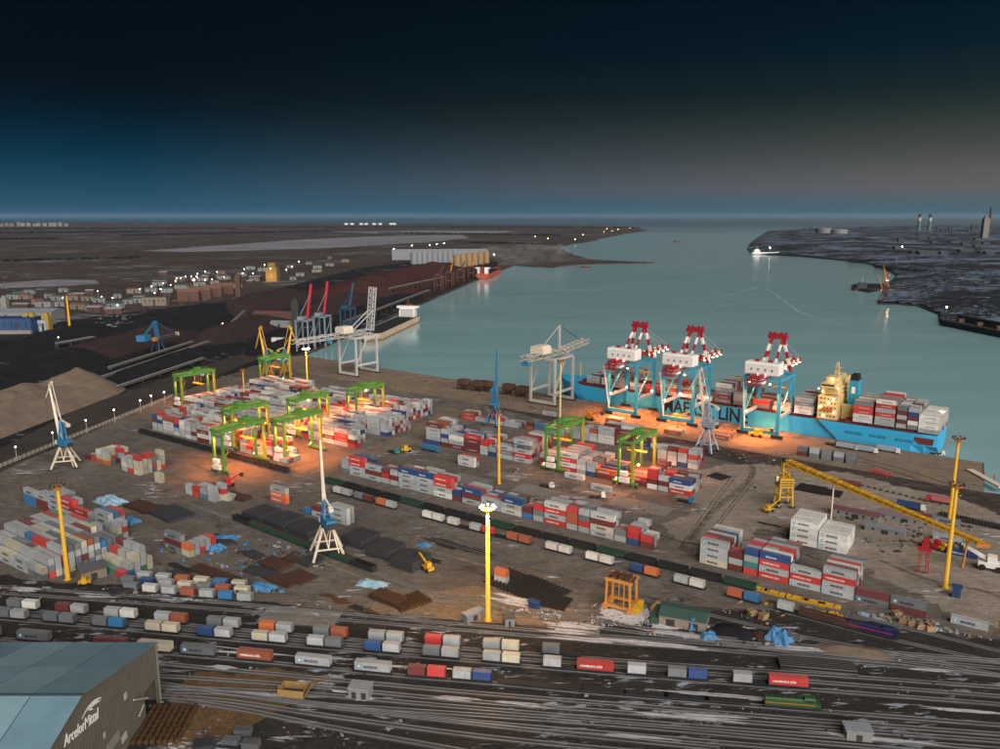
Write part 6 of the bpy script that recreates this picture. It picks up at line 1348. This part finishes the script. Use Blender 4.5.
# tarpaulins
def heap_mesh(l, w, h, seed, flat=.5):
    mb = MB(); r = 22
    for j in range(r + 1):
        for i in range(r + 1):
            u, v = -1 + 2 * i / r, -1 + 2 * j / r; e = max(abs(u), abs(v)); n = mnoise.noise(Vector((u * 2.6 + seed, v * 2.6, seed))); z = h * min(1, max(0, (1 - e) / (1 - flat))) * (1 + .35 * n) + .02
            z += (.10 * h * mnoise.noise(Vector((u * 8, v * 8, seed))) if e < .95 else 0); k = 1 + .3 * mnoise.noise(Vector((u * 3 + seed, v * 3, 9))) ; mb.v.append((u * l / 2 * k, v * w / 2 * k, z))
    for j in range(r):
        for i in range(r): a = j * (r + 1) + i; mb.f.append((a, a + 1, a + r + 2, a + r + 1))
    return mb
for i, (lab, px, l, w, h, m) in enumerate((('pale blue tarpaulin over a long flat pile by the left stacks', (110, 502), 17, 11, 2.6, m_tarpp), ('crumpled blue tarpaulin beside the striped stack, front', (214, 549), 10, 7, 2.2, m_tarpb), ('crumpled blue tarpaulin behind the striped stack', (224, 540), 13, 7, 1.8, m_tarpb), ('bright blue tarpaulin heap beside the row facing the open ground', (132, 522), 9, 6, 2, m_tarpb), ('pale blue tarpaulin on the ground near the brown bales', (372, 585), 13, 6, 1.5, m_tarpp), ('blue tarpaulin lump beside the green roofed building', (709, 638), 6, 5, 2.0, m_tarpb), ('big blue tarpaulin block left of the snowy siding', (777, 641), 9, 6, 4, m_tarpb), ('blue tarpaulin on a rusty pile above the rail rows', (262, 588), 12, 6, 1.6, m_tarpb), ('blue cover on the wall end of the green roofed building', (693, 630), 3.4, 2.2, 4, m_tarpb), ('small blue tarpaulin beside the dark plates', (424, 546), 7, 4, 1.2, m_tarpb))):
    o = heap_mesh(l, w, h, i * 3.1).build('tarpaulin', m, None, False); c = G(*px); o.location = (c.x, c.y, .12); o.rotation_euler = (0, 0, YD + .3 * (i % 3)); tag(o, lab, 'tarpaulin')
# brown bales and coil heaps
coil_me = MB().tube((0, -.75, .75), (0, .75, .75), .75, n=12).mesh('coil', m_coil)
def coils(px, nx, ny, ang, label, group, dx=1.8, dy=2.3):
    c = G(*px); u, v = basis(ang)
    for j in range(ny):
        for i in range(nx):
            p = c + u * i * dx + v * j * dy + Vector((rnd.uniform(-.12, .12), rnd.uniform(-.12, .12), 0)); tag(place('steel_coil', coil_me, None, (p.x, p.y, .09), ang + rnd.uniform(-.05, .05)), label, 'coil', group)
coils((134, 744), 8, 8, radians(4), 'brown steel coil in the rows beside the warehouse gable', 'steel coils beside the warehouse'); coils((402, 612), 9, 6, radians(38), 'brown coil in the heap beside the flattened brown bales', 'brown coil heap by the rails', 1.6, 1.7)
plate_stack('flattened brown bale stack left of the coil heap', (388, 600), 14, 7, 2.0, YD, m_rusty, 5, 'bale_stack')
def rail_stack(label, px, l, w, h, ang, m):
    c = G(*px); t = thing('sleeper_stack', label, 'stack', (c.x, c.y, .08), ang); nl = int(h / .3)
    for k in range(nl):
        n = int((l if k % 2 else w) / .55)
        b = MB()
        for i in range(n):
            if k % 2 == 0: q = -w / 2 + i * .55; b.box(-l / 2 + .2 * rnd.random(), l / 2 - .2 * rnd.random(), q, q + .3, k * .3, k * .3 + .27)
            else: q = -l / 2 + i * .55; b.box(q, q + .3, -w / 2, w / 2 - .2, k * .3, k * .3 + .27)
        tag(b.build('sleeper_layer', m, t), kind='stuff')
[rail_stack(l, q, 5.2, 3.2, 1.6 + .2 * k, radians(-6 + 4 * k), mat('sleeper_grey', (.085, .092, .10), .85, .5, 1.2)) for k, (l, q) in enumerate((('grey sleeper stack in the near rail yard below the rust ground', (232, 742)), ('grey sleeper stack right of the lower rust ground, shorter', (252, 746)), ('weathered sleeper stack at the near rail yard end', (244, 733))))]; rail_stack('dark sleeper stack left of the grey sleeper stack', (205, 747), 6, 5, 2.0, radians(14), m_slabst)
rail_stack('snowy dark sleeper pile by the left rail lines', (122, 592), 9, 4, 1.2, radians(40), m_slabst)
# open wooden crate with propped lid
def crate():
    c = G(296, 694); t = thing('open_crate', 'open plywood box with its lid propped up, between the rails', 'crate', (c.x, c.y, .1), radians(-9)); m = mat('plywood', (.26, .16, .06), .8, .3)
    MB().box(-5, 3.4, -2.6, -2.4, 0, 2.6).build('side', m, t); MB().box(-5, 3.4, 2.4, 2.6, 0, 2.6).build('side', m, t); MB().box(-5, -4.8, -2.4, 2.4, 0, 2.6).build('end', m, t); MB().box(-4.8, 3.4, -2.4, 2.4, 0, .15).build('floor', m_darkm, t); MB().beam((3.5, 0, .1), (6.2, 0, 4.6), 5.2, .2).build('lid', m, t); MB().box(3.2, 3.4, -2.4, 2.4, .15, 2.4).build('end', m, t)
crate()
# orange straddle frame
def straddle():
    c = G(621, 607); t = thing('straddle_frame', 'orange steel gantry frame standing on open ground by the snow', 'gantry', (c.x, c.y, .1), radians(-30)); m = mat('frame_orange', (.46, .20, .045), .6, .35)
    for sx in (-1, 1):
        for sy in (-1, 1): MB().beam((sx * 5, sy * 3.6, 1), (sx * 4.6, sy * 3.6, 12), .75).build('leg', m, t)
        MB().box(sx * 5 - 1.0, sx * 5 + 1.0, -5, 5, .3, 1.9).build('base_beam', m, t)
    for s in (-1, 1): MB().box(-6, 6, s * 3.6 - .4, s * 3.6 + .4, .9, 2.0).build('sill_beam', m, t); MB().box(-5.6, 5.6, s * 3.6 - .4, s * 3.6 + .4, 11.6, 12.6).build('top_beam', m, t)
    for x in (-4.6, -1.5, 1.5, 4.6): MB().box(x - .3, x + .3, -3.4, 3.4, 11.8, 12.5).build('cross_beam', m_rusty, t)
    for x in (-2.6, .3, 2.8): MB().box(x - 1, x + 1, -2, 2, 12.5, 13.6).build('winch', m_rusty, t)
    for x in (-2.4, 2.4): MB().beam((x, -3.6, 2), (x, -3.6, 11.6), .35).build('post', m, t); MB().beam((x, 3.6, 2), (x, 3.6, 11.6), .35).build('post', m, t)
    MB().box(5.6, 8.4, -3, 1, .2, 2.4).build('power_pack', m_yel, t); MB().box(6, 8, 1.6, 3.6, .2, 3.2).build('power_pack', m_yel, t)
straddle()
def tank_at(label, px, ang): c = G(*px); t = thing('cylinder_tank', label, 'tank', (c.x, c.y, .1), ang); MB().tube((-2.6, 0, 1.3), (2.6, 0, 1.3), 1.1, n=12).build('shell', m_wood, t); MB().box(-1.8, -1.4, -.9, .9, 0, .5).build('saddle', m_darkm, t); MB().box(1.4, 1.8, -.9, .9, 0, .5).build('saddle', m_darkm, t)
tank_at('tan cylindrical tank between orange frame and green roof', (655, 609), radians(58))
# snow and stains lying flat
m_snow = mat('old_snow', (.46, .46, .50), .8, .55, .5, 0, (.09, .08, .072))
def patch(name, px, l, w, ang, m, z, seed, kind='structure'):
    c = G(*px); u, v = basis(ang); n = 26; mb = MB(); pts = []
    for i in range(n):
        a = 2 * pi * i / n; r = .72 + .45 * mnoise.noise(Vector((cos(a) * 2 + seed, sin(a) * 2, seed))) + .12 * rnd.random(); p = c + u * cos(a) * l / 2 * r + v * sin(a) * w / 2 * r; pts.append((p.x, p.y, z))
    mb.poly(pts, [tuple(range(n))]); o = mb.build(name, m); return tag(o, kind=kind)
for i, (px, l, w, a) in enumerate((((630, 618), 24, 9, -14), ((615, 614), 20, 8, -10), ((640, 610), 12, 7, -14), ((528, 603), 24, 4, -28), ((668, 626), 14, 4, -14), ((513, 601), 30, 4, -28), ((575, 626), 36, 3, -16), ((690, 634), 44, 3, -12), ((795, 650), 34, 3, -9), ((650, 645), 60, 2.5, -9), ((590, 640), 50, 2.2, -9), ((560, 632), 26, 2, -12), ((340, 694), 14, 1.8, -9), ((362, 699), 8, 2.5, -9), ((210, 668), 16, 1.6, -9), ((270, 697), 22, 1.8, -9), ((520, 705), 26, 1.3, -9), ((700, 718), 46, 1.6, -8), ((880, 740), 50, 2, -8), ((640, 738), 30, 1.5, -8), ((460, 700), 20, 1.2, -9), ((940, 672), 30, 2, -8), ((90, 596), 24, 2, -6), ((30, 590), 20, 3, -6), ((180, 600), 16, 1.4, -6), ((240, 653), 60, 1.3, -9), ((420, 668), 50, 1.3, -9), ((730, 697), 60, 1.4, -8), ((960, 712), 40, 1.6, -8))):
    for k in range(3): patch('snow_patch', (px[0] + rnd.uniform(-14, 14), px[1] + rnd.uniform(-2, 2)), l * rnd.uniform(.5, .95), w * rnd.uniform(.6, 1.1), radians(a) + rnd.uniform(-.06, .06), m_snow, .19 + .004 * (i * 3 + k) * .5, i * 2.3 + k)
m_stain = mat('rust_stain', (.080, .040, .014), .9, .4, .3); m_oil = mat('oil_stain', (.022, .017, .015), .8, .3, .3)
for i, (px, l, w, m) in enumerate((((340, 601), 12, 6, m_stain), ((358, 608), 9, 5, m_oil), ((330, 596), 9, 4, m_stain), ((370, 611), 8, 3, m_stain), ((450, 545), 34, 9, m_oil), ((480, 552), 20, 7, m_oil), ((180, 568), 22, 5, m_oil), ((700, 632), 12, 7, m_oil), ((745, 634), 12, 4, m_oil), ((770, 525), 16, 2.5, m_oil), ((430, 560), 16, 6, m_oil), ((150, 512), 18, 10, m_oil), ((165, 508), 15, 8, m_slabst))): patch('ground_stain', px, l, w, YD, m, .055 + .13 + .003 * i, 50 + i)
# ============================================================ vehicles and small machines
wheel_me = MB().tube((0, -.18, 0), (0, .18, 0), .5, n=10).mesh('wheel', m_blk)
def truck(label, c, rot, mc, mload=None, L=12.2, group=None):
    t = thing('truck', label, 'truck', (c.x, c.y, .15), rot, group)
    cb = MB(); cb.prism([(L / 2 + .4, .7), (L / 2 + 2.6, .7), (L / 2 + 2.6, 2.0), (L / 2 + 2.3, 3.2), (L / 2 + .4, 3.3)], 'y', -1.2, 1.2); cab = cb.build('cab', mc, t); MB().box(L / 2 + 2.36, L / 2 + 2.55, -1, 1, 2.05, 2.9).build('windscreen', m_glass, cab)
    MB().box(-L / 2, L / 2 + .4, -1.1, 1.1, .95, 1.25).build('chassis', m_darkm, t)
    for x in (-L / 2 + 1, -L / 2 + 2.2, L / 2 - 1.5, L / 2 + 1.6):
        for y in (-1, 1): place('wheel', wheel_me, t, (x, y, .5))
    if mload: MB().box(-L / 2, L / 2 - .1, -1.22, 1.22, 1.27, 3.86).build('box_body', mload, t)
    return t
for lab, px, a, mc, ml in (('white cab lorry with blue and grey load on the quay road', (908, 509), YD, m_white, m_bluew), ('pink lorry beside the twin yellow masts', (943, 504), YD + pi, m_crimson, mat('load_pink', (.36, .10, .10), .6)), ('white lorry with silver load at the ship stern, front', (864, 452), QDIR, m_white, m_lilac), ('white lorry with silver load at the ship stern, behind', (886, 452), QDIR, m_white, m_lilac), ('small cream lorry at the quay edge by the stern', (935, 455), QDIR + .3, m_cream, None), ('lorry without load below the deckhouse', (830, 445), QDIR, m_darkm, None), ('grey lorry on the quay behind the low row', (845, 449), QDIR, m_oldgrey, m_lilac), ('teal lorry in the middle yard lane', (392, 453), YD, mat('cab_teal', (.03, .26, .24), .5), None), ('blue box lorry in the middle yard lane', (429, 451), YD, m_blue, m_blue), ('terminal tractor by a single box on the slabs', (545, 487), YD, m_white, None), ('white terminal tractor on the yard slabs', (595, 498), YD + .5, m_white, None), ('blue pickup at the end of the red boxes', (683, 502), YD, m_blue, None)):
    truck(lab, G(*px), a, mc, ml, 11 if ml else 6)
def loader(label, px, rot, m, arm=True, s=1.0):
    c = G(*px); t = thing('work_machine', label, 'machine', (c.x, c.y, .15), rot); MB().box(-2.6 * s, 2.6 * s, -1.3 * s, 1.3 * s, .8 * s, 2.0 * s).build('body', m, t); MB().box(-1.2 * s, .8 * s, -1 * s, 1 * s, 2.0 * s, 3.6 * s).build('cabin', m, t)
    for x in (-1.7, 1.7):
        for y in (-1.4, 1.4): o = place('wheel', wheel_me, t, (x * s, y * s, .8 * s)); o.scale = (1.5 * s, 1.5, 1.5 * s)
    if arm: MB().beam((0, 0, 2.2 * s), (6.5 * s, 0, 5.2 * s), .8 * s, .9 * s, .5 * s, .5 * s).build('arm', m, t); MB().box(6.0 * s, 7.0 * s, -1.1 * s, 1.1 * s, 3.4 * s, 5.0 * s).build('bucket', m_darkm, t)
for lab, px, a, m, arm, s in (('small yellow digger beside the dark plate stacks', (428, 571), 2.2, m_yel, True, 1.1), ('yellow machine near the blue box lorry', (406, 452), .4, m_yel, False, 1.2), ('small yellow loader below the jib crane', (768, 512), .4, m_yel, True, 1.0), ('red tractor next to the red lattice post', (926, 547), 1.0, m_crimson, False, 1.2), ('red tractor beside the right mast', (937, 549), .6, m_crimson, False, 1.2), ('white excavator at the right dirt edge', (990, 570), 2.6, m_white, True, 1.8), ('yellow bulldozer at the foot of the left mast', (85, 585), .3, m_yel, False, .9), ('yellow roller between the mast and the red tractors', (944, 551), .4, m_yel, False, 1.0), ('orange reach stacker by the lit quay road', (590, 420), -.6, m_orange, True, 1.6), ('yellow reach stacker under the middle ship crane', (676, 421), -.5, m_yel, True, 1.5), ('yellow reach stacker under the ship crane by the deckhouse', (757, 437), -.6, m_yel, True, 1.5), ('red reach stacker on the yard slabs edge', (228, 487), .8, m_crimson, True, 1.3), ('orange lift truck in the lit gantry lane', (340, 437), .8, m_orange, True, 1.4)): loader(lab, px, a, m, arm, s)
def red_post():
    c = G(922, 573); t = thing('lattice_post', 'red lattice trestle on the dirt left of the right mast', 'trestle', (c.x, c.y, .1), YD)
    for x in (-1.8, 1.8): MB().lattice((x, 0, 0), (x * .7, 0, 10), 1.0, 1.0, .16, 6).build('lattice_leg', m_crimson, t)
    MB().box(-2.6, 2.6, -.8, .8, 10, 11.5).build('head', m_crimson, t)
red_post()
# stern side landing stage with pontoon
def stage():
    c = G(985, 478); t = thing('landing_stage', 'red and white steel landing stage at the pier end', 'stage', (c.x, c.y, WATER_Z), 0)
    MB().beam((2, -14, 3.6), (20, -12, -.5), 1.6, .5).build('ramp', m_crimson, t); MB().box(12, 26, -16, -8, -1, .8).build('pontoon', m_dkblue, t)
    for k in range(4): MB().tube((3 + k * 3, 6 - k * 5, -4), (3 + k * 3, 6 - k * 5, 4.5), .35).build('pile', m_crimson, t)
    MB().box(-3, 1, -18, 14, 3.14, 4.0).build('kerb_blocks', m_cream, t)
stage()
# --- low scattered scrap: boxes, drums, timbers, tyre heaps (nobody could count them)
def scrap(name, area, n, smin, smax, mats_, kind='stuff'):
    buckets = [MB() for _ in mats_]
    n = int(n * .55); cl = [(rnd.random(), rnd.random()) for _ in range(max(3, n // 9))]
    for i in range(n):
        q = cl[i % len(cl)]; fx, fy = (min(1, max(0, q[0] + rnd.gauss(0, .05))), min(1, max(0, q[1] + rnd.gauss(0, .06))))
        px = area[0] + (area[2] - area[0]) * fx; py = area[1] + (area[3] - area[1]) * fy
        if len(area) > 4: py += area[4] * (px - area[0])
        c = G(px, py); a = rnd.uniform(0, pi); l = smin + (smax - smin) * rnd.random() ** 2.2; w = rnd.uniform(.15, .7) * l; h = rnd.uniform(.12, .5) * min(l, 1.8)
        k = int(rnd.random() * len(mats_)); buckets[k].obox(c, (cos(a), sin(a)), l, w, .05, .1 + h)
    for b, m in zip(buckets, mats_):
        if b.f: tag(b.build(name, m), kind=kind)
m_scw = mat('scrap_white', (.22, .22, .22), .8, .3); m_sct = mat('scrap_tan', (.26, .18, .10), .8, .3)
for area, n, a, b, ms in (((160, 540, 330, 592), 620, .4, 2.6, (m_rusty, m_slabst, m_scw, m_tarpb)), ((560, 395, 810, 412, .165), 220, .8, 2.6, (m_rusty, m_sct, m_orange, m_scw, m_slabst)), ((780, 515, 970, 552), 420, .6, 2.6, (m_scw, m_slabst, m_sct, m_rusty)), ((760, 595, 850, 606, .22), 150, .7, 2.4, (m_yel, m_sct, m_slabst)), ((840, 606, 990, 616, .17), 170, .9, 2.8, (m_scw, m_sct, m_slabst, m_tarpp)), ((500, 600, 660, 625), 140, .4, 1.3, (m_scw, m_slabst, m_rusty)), ((150, 655, 420, 745), 260, .3, 1.4, (m_rusty, m_slabst, m_scw)), ((640, 600, 800, 645), 260, .4, 1.9, (m_rusty, m_slabst, m_scw, m_sct)), ((440, 470, 690, 520), 160, .4, 1.8, (m_scw, m_rusty, m_slabst)), ((380, 375, 600, 396, .15), 160, .8, 2.6, (m_rusty, m_slabst, m_sct)), ((700, 455, 800, 500), 160, .4, 2.2, (m_sct, m_slabst, m_scw)), ((0, 585, 330, 600, .03), 260, .4, 1.8, (m_rusty, m_slabst, m_scw)), ((0, 300, 130, 330), 300, 2, 9, (m_slabst, m_gw, m_rusty, m_scw)), ((130, 285, 300, 305), 260, 2, 9, (m_slabst, m_gw, m_rusty, m_darkr)), ((300, 268, 420, 283), 120, 3, 10, (m_slabst, m_rusty)), ((0, 272, 100, 296), 200, 3, 10, (m_gw, m_slabst, m_brownw)), ((560, 655, 1000, 745), 240, .3, 1.2, (m_rusty, m_slabst, m_scw)), ((860, 470, 980, 500), 70, .4, 1.6, (m_scw, m_sct, m_slabst))): scrap('scattered_scrap', area, n, a, b, ms)
for area, n in (((592, 604, 662, 626), 900), ((505, 598, 560, 612, .2), 300), ((640, 620, 720, 634, .1), 300)): scrap('snow_clods', area, n, .15, .9, (m_snow,))
for i, (x, y) in enumerate(((757, 590), (774, 594.5), (797, 600), (814, 604), (829, 607))): plate_stack('low stack of yellow scaffold beams beside the curved track', (x, y), 8, 2.6, 1.1, YD, m_yel, 4, 'scaffold_stack', 'yellow scaffold stacks by the curved track')
for i, (x, y) in enumerate(((904, 623), (913, 626), (921, 629), (930, 631), (897, 617), (752, 615), (763, 619))): plate_stack(('tan bale between the blue locomotive and the lone box' if x > 800 else 'tan bale near the green roofed building'), (x, y), 3.2, 2.4, 2.3, YD + .2 * i, m_sct, 3, 'wrapped_bale', 'tan bales by the tracks', 'bale')
pile('earth_heap', 'black earth heap beside the green roofed building', 'heap', G(738, 633), 9, 5, 2.2, YD, m_coalp, 21, .4, 24); pile('earth_heap', 'red brown rubble heap touching the big blue tarpaulin', 'heap', G(762, 637), 6, 4, 2.2, YD, m_orep, 22, .3, 24); pile('earth_heap', 'brown soil heap right of the big blue tarpaulin', 'heap', G(855, 652), 13, 5, 1.8, radians(-14), m_sand, 23, .4, 24)
# wheel ruts worn into the dirt
m_rutd = bpy.data.materials.new('wheel_rut'); nt, b_ = nodes_of(m_rutd); _tc = N(nt, 'ShaderNodeTexCoord'); _f = ramp(nt, [(.35, 0), (.65, .7)], noise(nt, _tc.outputs['Object'], .25, 5, .7)); nt.links.new(_f.outputs[0], b_.inputs['Alpha']); b_.inputs['Base Color'].default_value = (.05, .041, .034, 1); b_.inputs['Roughness'].default_value = .95
m_rutl = bpy.data.materials.new('dust_track'); nt, b_ = nodes_of(m_rutl); _tc = N(nt, 'ShaderNodeTexCoord'); _f = ramp(nt, [(.35, 0), (.70, .6)], noise(nt, _tc.outputs['Object'], .2, 5, .7)); nt.links.new(_f.outputs[0], b_.inputs['Alpha']); b_.inputs['Base Color'].default_value = (.30, .25, .20, 1); b_.inputs['Roughness'].default_value = .95
ruts = [([(715, 447), (735, 453), (750, 463), (752, 475), (738, 490), (715, 510), (690, 540)], 3.5, m_rutd), ([(725, 470), (712, 490), (690, 520), (672, 548)], 5, m_rutl), ([(745, 480), (728, 500), (708, 525), (690, 552)], 4, m_rutl), ([(735, 475), (720, 494), (700, 522), (680, 550)], 1.2, m_rutd), ([(752, 482), (735, 502), (715, 528)], 1.2, m_rutd), ([(760, 470), (850, 484), (940, 505), (1010, 525)], 4, m_rutl), ([(830, 452), (900, 468), (950, 485), (990, 500)], 1.6, m_rutd), ([(840, 456), (890, 470), (940, 488), (985, 508)], 1.6, m_rutd), ([(640, 528), (700, 545), (760, 540), (820, 560)], 1.6, m_rutd), ([(660, 552), (720, 552), (780, 535)], 3, m_rutl), ([(300, 478), (360, 458), (410, 444), (460, 425), (490, 414)], 3, m_rutl), ([(310, 482), (370, 461), (420, 446)], 1.2, m_rutd), ([(180, 500), (260, 530), (330, 565), (400, 590), (470, 608)], 2, m_rutl), ([(430, 540), (520, 565), (600, 585), (660, 600)], 2.4, m_rutd), ([(420, 548), (500, 570), (580, 592)], 2, m_rutl), ([(880, 560), (930, 580), (980, 590), (1010, 600)], 2, m_rutd), ([(870, 575), (920, 592), (990, 606)], 3, m_rutl), ([(440, 405), (520, 418), (600, 432), (690, 448)], 2.4, m_rutd)]
for i, (pp, w_, m_) in enumerate(ruts):
    for o_ in ((-1, 1) if m_ is m_rutd and w_ < 2 else (0,)):
        q_ = [(x + o_ * 1.6, y + o_ * .5) for x, y in pp]; tag(strip('wheel_rut', smooth_px(q_, 6), w_ if not o_ else w_ * .6, .20 + .006 * i + (.003 if o_ > 0 else 0), m_), kind='structure')
# a row of dark stones on the quay side of the container yard and a row of red frames
blk_me = MB().box(-.7, .7, -.5, .5, 0, .9).mesh('concrete_block', m_slabst)
for k in range(24):
    p = G(800, 471).lerp(G(940, 505), k / 23); tag(place('concrete_block', blk_me, None, (p.x, p.y, .12), YD), 'dark concrete block in the row across the quay ground', 'block', 'concrete blocks across the quay ground')
for k in range(7):
    c = G(872 + k * 3.0, 473 + k * .75); t = thing('steel_trestle', 'rust red steel trestle in the row near the stern', 'trestle', (c.x, c.y, .1), YD + 1.1, 'red trestles near the stern'); MB().beam((-3, 0, 2), (3, 0, 2), .3).build('bar', m_crimson, t); MB().beam((-3, 0, 0), (-2.4, 0, 2), .25).build('leg', m_crimson, t); MB().beam((3, 0, 0), (2.4, 0, 2), .25).build('leg', m_crimson, t)
# bulk hoppers on the left end of the quay
for i, (x, y) in enumerate(((464, 390), (478, 391.5), (487, 392), (509, 395), (523, 397.5))):
    c = G(x, y); t = thing('quay_hopper', ('rust brown quay hopper beside the dark blue crane, left one', 'rust brown quay hopper second beside the dark blue crane', 'rust brown quay hopper directly behind the dark blue crane', 'rust brown quay hopper between blue crane and grey crane', 'rust brown quay hopper next to the grey crane')[i], 'hopper', (c.x, c.y, .1), QDIR)
    MB().box(-5, 5, -3.4, 3.4, 5.5, 9.5).build('bin', m_rustbr, t)
    MB().poly([(-5, -3.4, 5.5), (5, -3.4, 5.5), (5, 3.4, 5.5), (-5, 3.4, 5.5), (-1, -1, 1.6), (1, -1, 1.6), (1, 1, 1.6), (-1, 1, 1.6)], [(0, 1, 5, 4), (1, 2, 6, 5), (2, 3, 7, 6), (3, 0, 4, 7), (4, 5, 6, 7)]).build('chute', m_rustbr, t)
    for sx in (-1, 1):
        for sy in (-1, 1): MB().beam((sx * 4.6, sy * 3.1, 0), (sx * 4.6, sy * 3.1, 5.6), .5).build('leg', m_darkm, t)
# fence along the haul road
def fence():
    a, b = G(-20, 476), G(175, 396); t = thing('concrete_fence', 'pale concrete panel fence between haul road and container yard', 'fence', (a.x, a.y, .1), atan2(b.y - a.y, b.x - a.x)); L = (b - a).length; me = MB().box(0, 3.9, -.08, .08, 0, 2.4).mesh('panel', mat('fence_concrete', (.20, .17, .14), .85, .4)); n = int(L / 4)
    pm = MB().box(-.12, .12, -.12, .12, 0, 2.6).mesh('post', m_oldgrey)
    for k in range(n): place('panel', me, t, (k * 4 + .05, 0, 0)); place('post', pm, t, (k * 4, -.2, 0))
fence()
# dust drifting off the red ship
def dust():
    c = G(527, 262); mb = MB(); r = 14
    for i in range(r + 1):
        for j in range(r * 2): th, ph = pi * i / r, pi * j / r; k = 1 + .25 * mnoise.noise(Vector((cos(ph) * 2, sin(ph) * 2, th))); mb.v.append((170 * k * sin(th) * cos(ph), 60 * k * sin(th) * sin(ph), 34 * k * cos(th)))
    for i in range(r):
        for j in range(r * 2): a, b = i * 2 * r + j, i * 2 * r + (j + 1) % (2 * r); mb.f.append((a, b, b + 2 * r, a + 2 * r))
    o = mb.build('smoke', None); o.location = (c.x, c.y, 30); m = bpy.data.materials.new('dust_cloud'); m.use_nodes = True; nt = m.node_tree; nt.nodes.clear(); out = N(nt, 'ShaderNodeOutputMaterial'); v = N(nt, 'ShaderNodeVolumePrincipled'); v.inputs['Color'].default_value = (.75, .72, .7, 1); v.inputs['Anisotropy'].default_value = 0
    tc = N(nt, 'ShaderNodeTexCoord'); d = ramp(nt, [(.46, 0), (.80, .012)], noise(nt, mapped(nt, tc.outputs['Object'], 0, (.5, 1, 1)), .03, 6, .7, 1.0)); nt.links.new(d.outputs[0], v.inputs['Density']); nt.links.new(v.outputs[0], out.inputs['Volume']); o.data.materials.append(m); tag(o, kind='stuff')
dust()
# ============================================================ shelter belts and scrub on the far plain, haze in the air
def belt(label, a, b, n, h, wd):
    p, q = G(*a), G(*b); mb = MB(); d = (q - p); v = Vector((-d.y, d.x, 0)).normalized()
    for i in range(n):
        c = p + d * rnd.random() + v * rnd.uniform(-wd, wd); r = h * rnd.uniform(.5, 1.0); z = h * rnd.uniform(.35, .7)
        pts = [c + Vector((r * rnd.uniform(-1.1, 1.1), r * rnd.uniform(-.7, .7), z + r * rnd.uniform(-.6, .6))) for _ in range(6)]
        mb.poly(pts, [(0, 1, 2), (2, 3, 4), (1, 4, 5), (0, 3, 5)])
        mb.poly([c + Vector((-.4, 0, 0)), c + Vector((.4, 0, 0)), c + Vector((0, 0, z))], [(0, 1, 2)])
    me = bpy.data.meshes.new('tree_belt'); me.from_pydata(mb.v, [], mb.f); me.materials.append(m_belt); me.update()
    tag(place('tree_belt', me), label, kind='stuff')
m_belt = mat('bare_trees', (.012, .013, .014), .95, .3, .02)
for i, (a, b, n, h) in enumerate((((-40, 229.5), (240, 228.5), 900, 14), ((-40, 233.5), (150, 232), 700, 13), ((120, 236), (330, 231.5), 700, 12), ((250, 227.2), (640, 228.0), 1200, 14), ((-40, 240), (60, 239), 300, 12), ((380, 233), (560, 236), 500, 12), ((470, 243), (560, 245), 400, 9), ((-20, 262), (140, 258), 260, 8), ((770, 233), (1000, 231), 1000, 14), ((760, 248), (1000, 247), 800, 10), ((880, 268), (1010, 285), 700, 8), ((850, 262), (1010, 262), 700, 9), ((780, 240), (1000, 238), 900, 12))): belt('dark belt of bare trees on the far plain', a, b, n, h, 25)
hz = MB().box(-45500, 45500, -60, 62500, -12, 230).mesh('haze'); hm = bpy.data.materials.new('evening_haze'); hm.use_nodes = True; hm.node_tree.nodes.clear()
_o = N(hm.node_tree, 'ShaderNodeOutputMaterial'); _v = N(hm.node_tree, 'ShaderNodeVolumePrincipled'); _v.inputs['Color'].default_value = (.45, .62, .80, 1); _v.inputs['Density'].default_value = 6e-6; _v.inputs['Anisotropy'].default_value = .0
hm.node_tree.links.new(_v.outputs[0], _o.inputs['Volume']); hz.materials.append(hm); tag(place('haze', hz), kind='stuff')
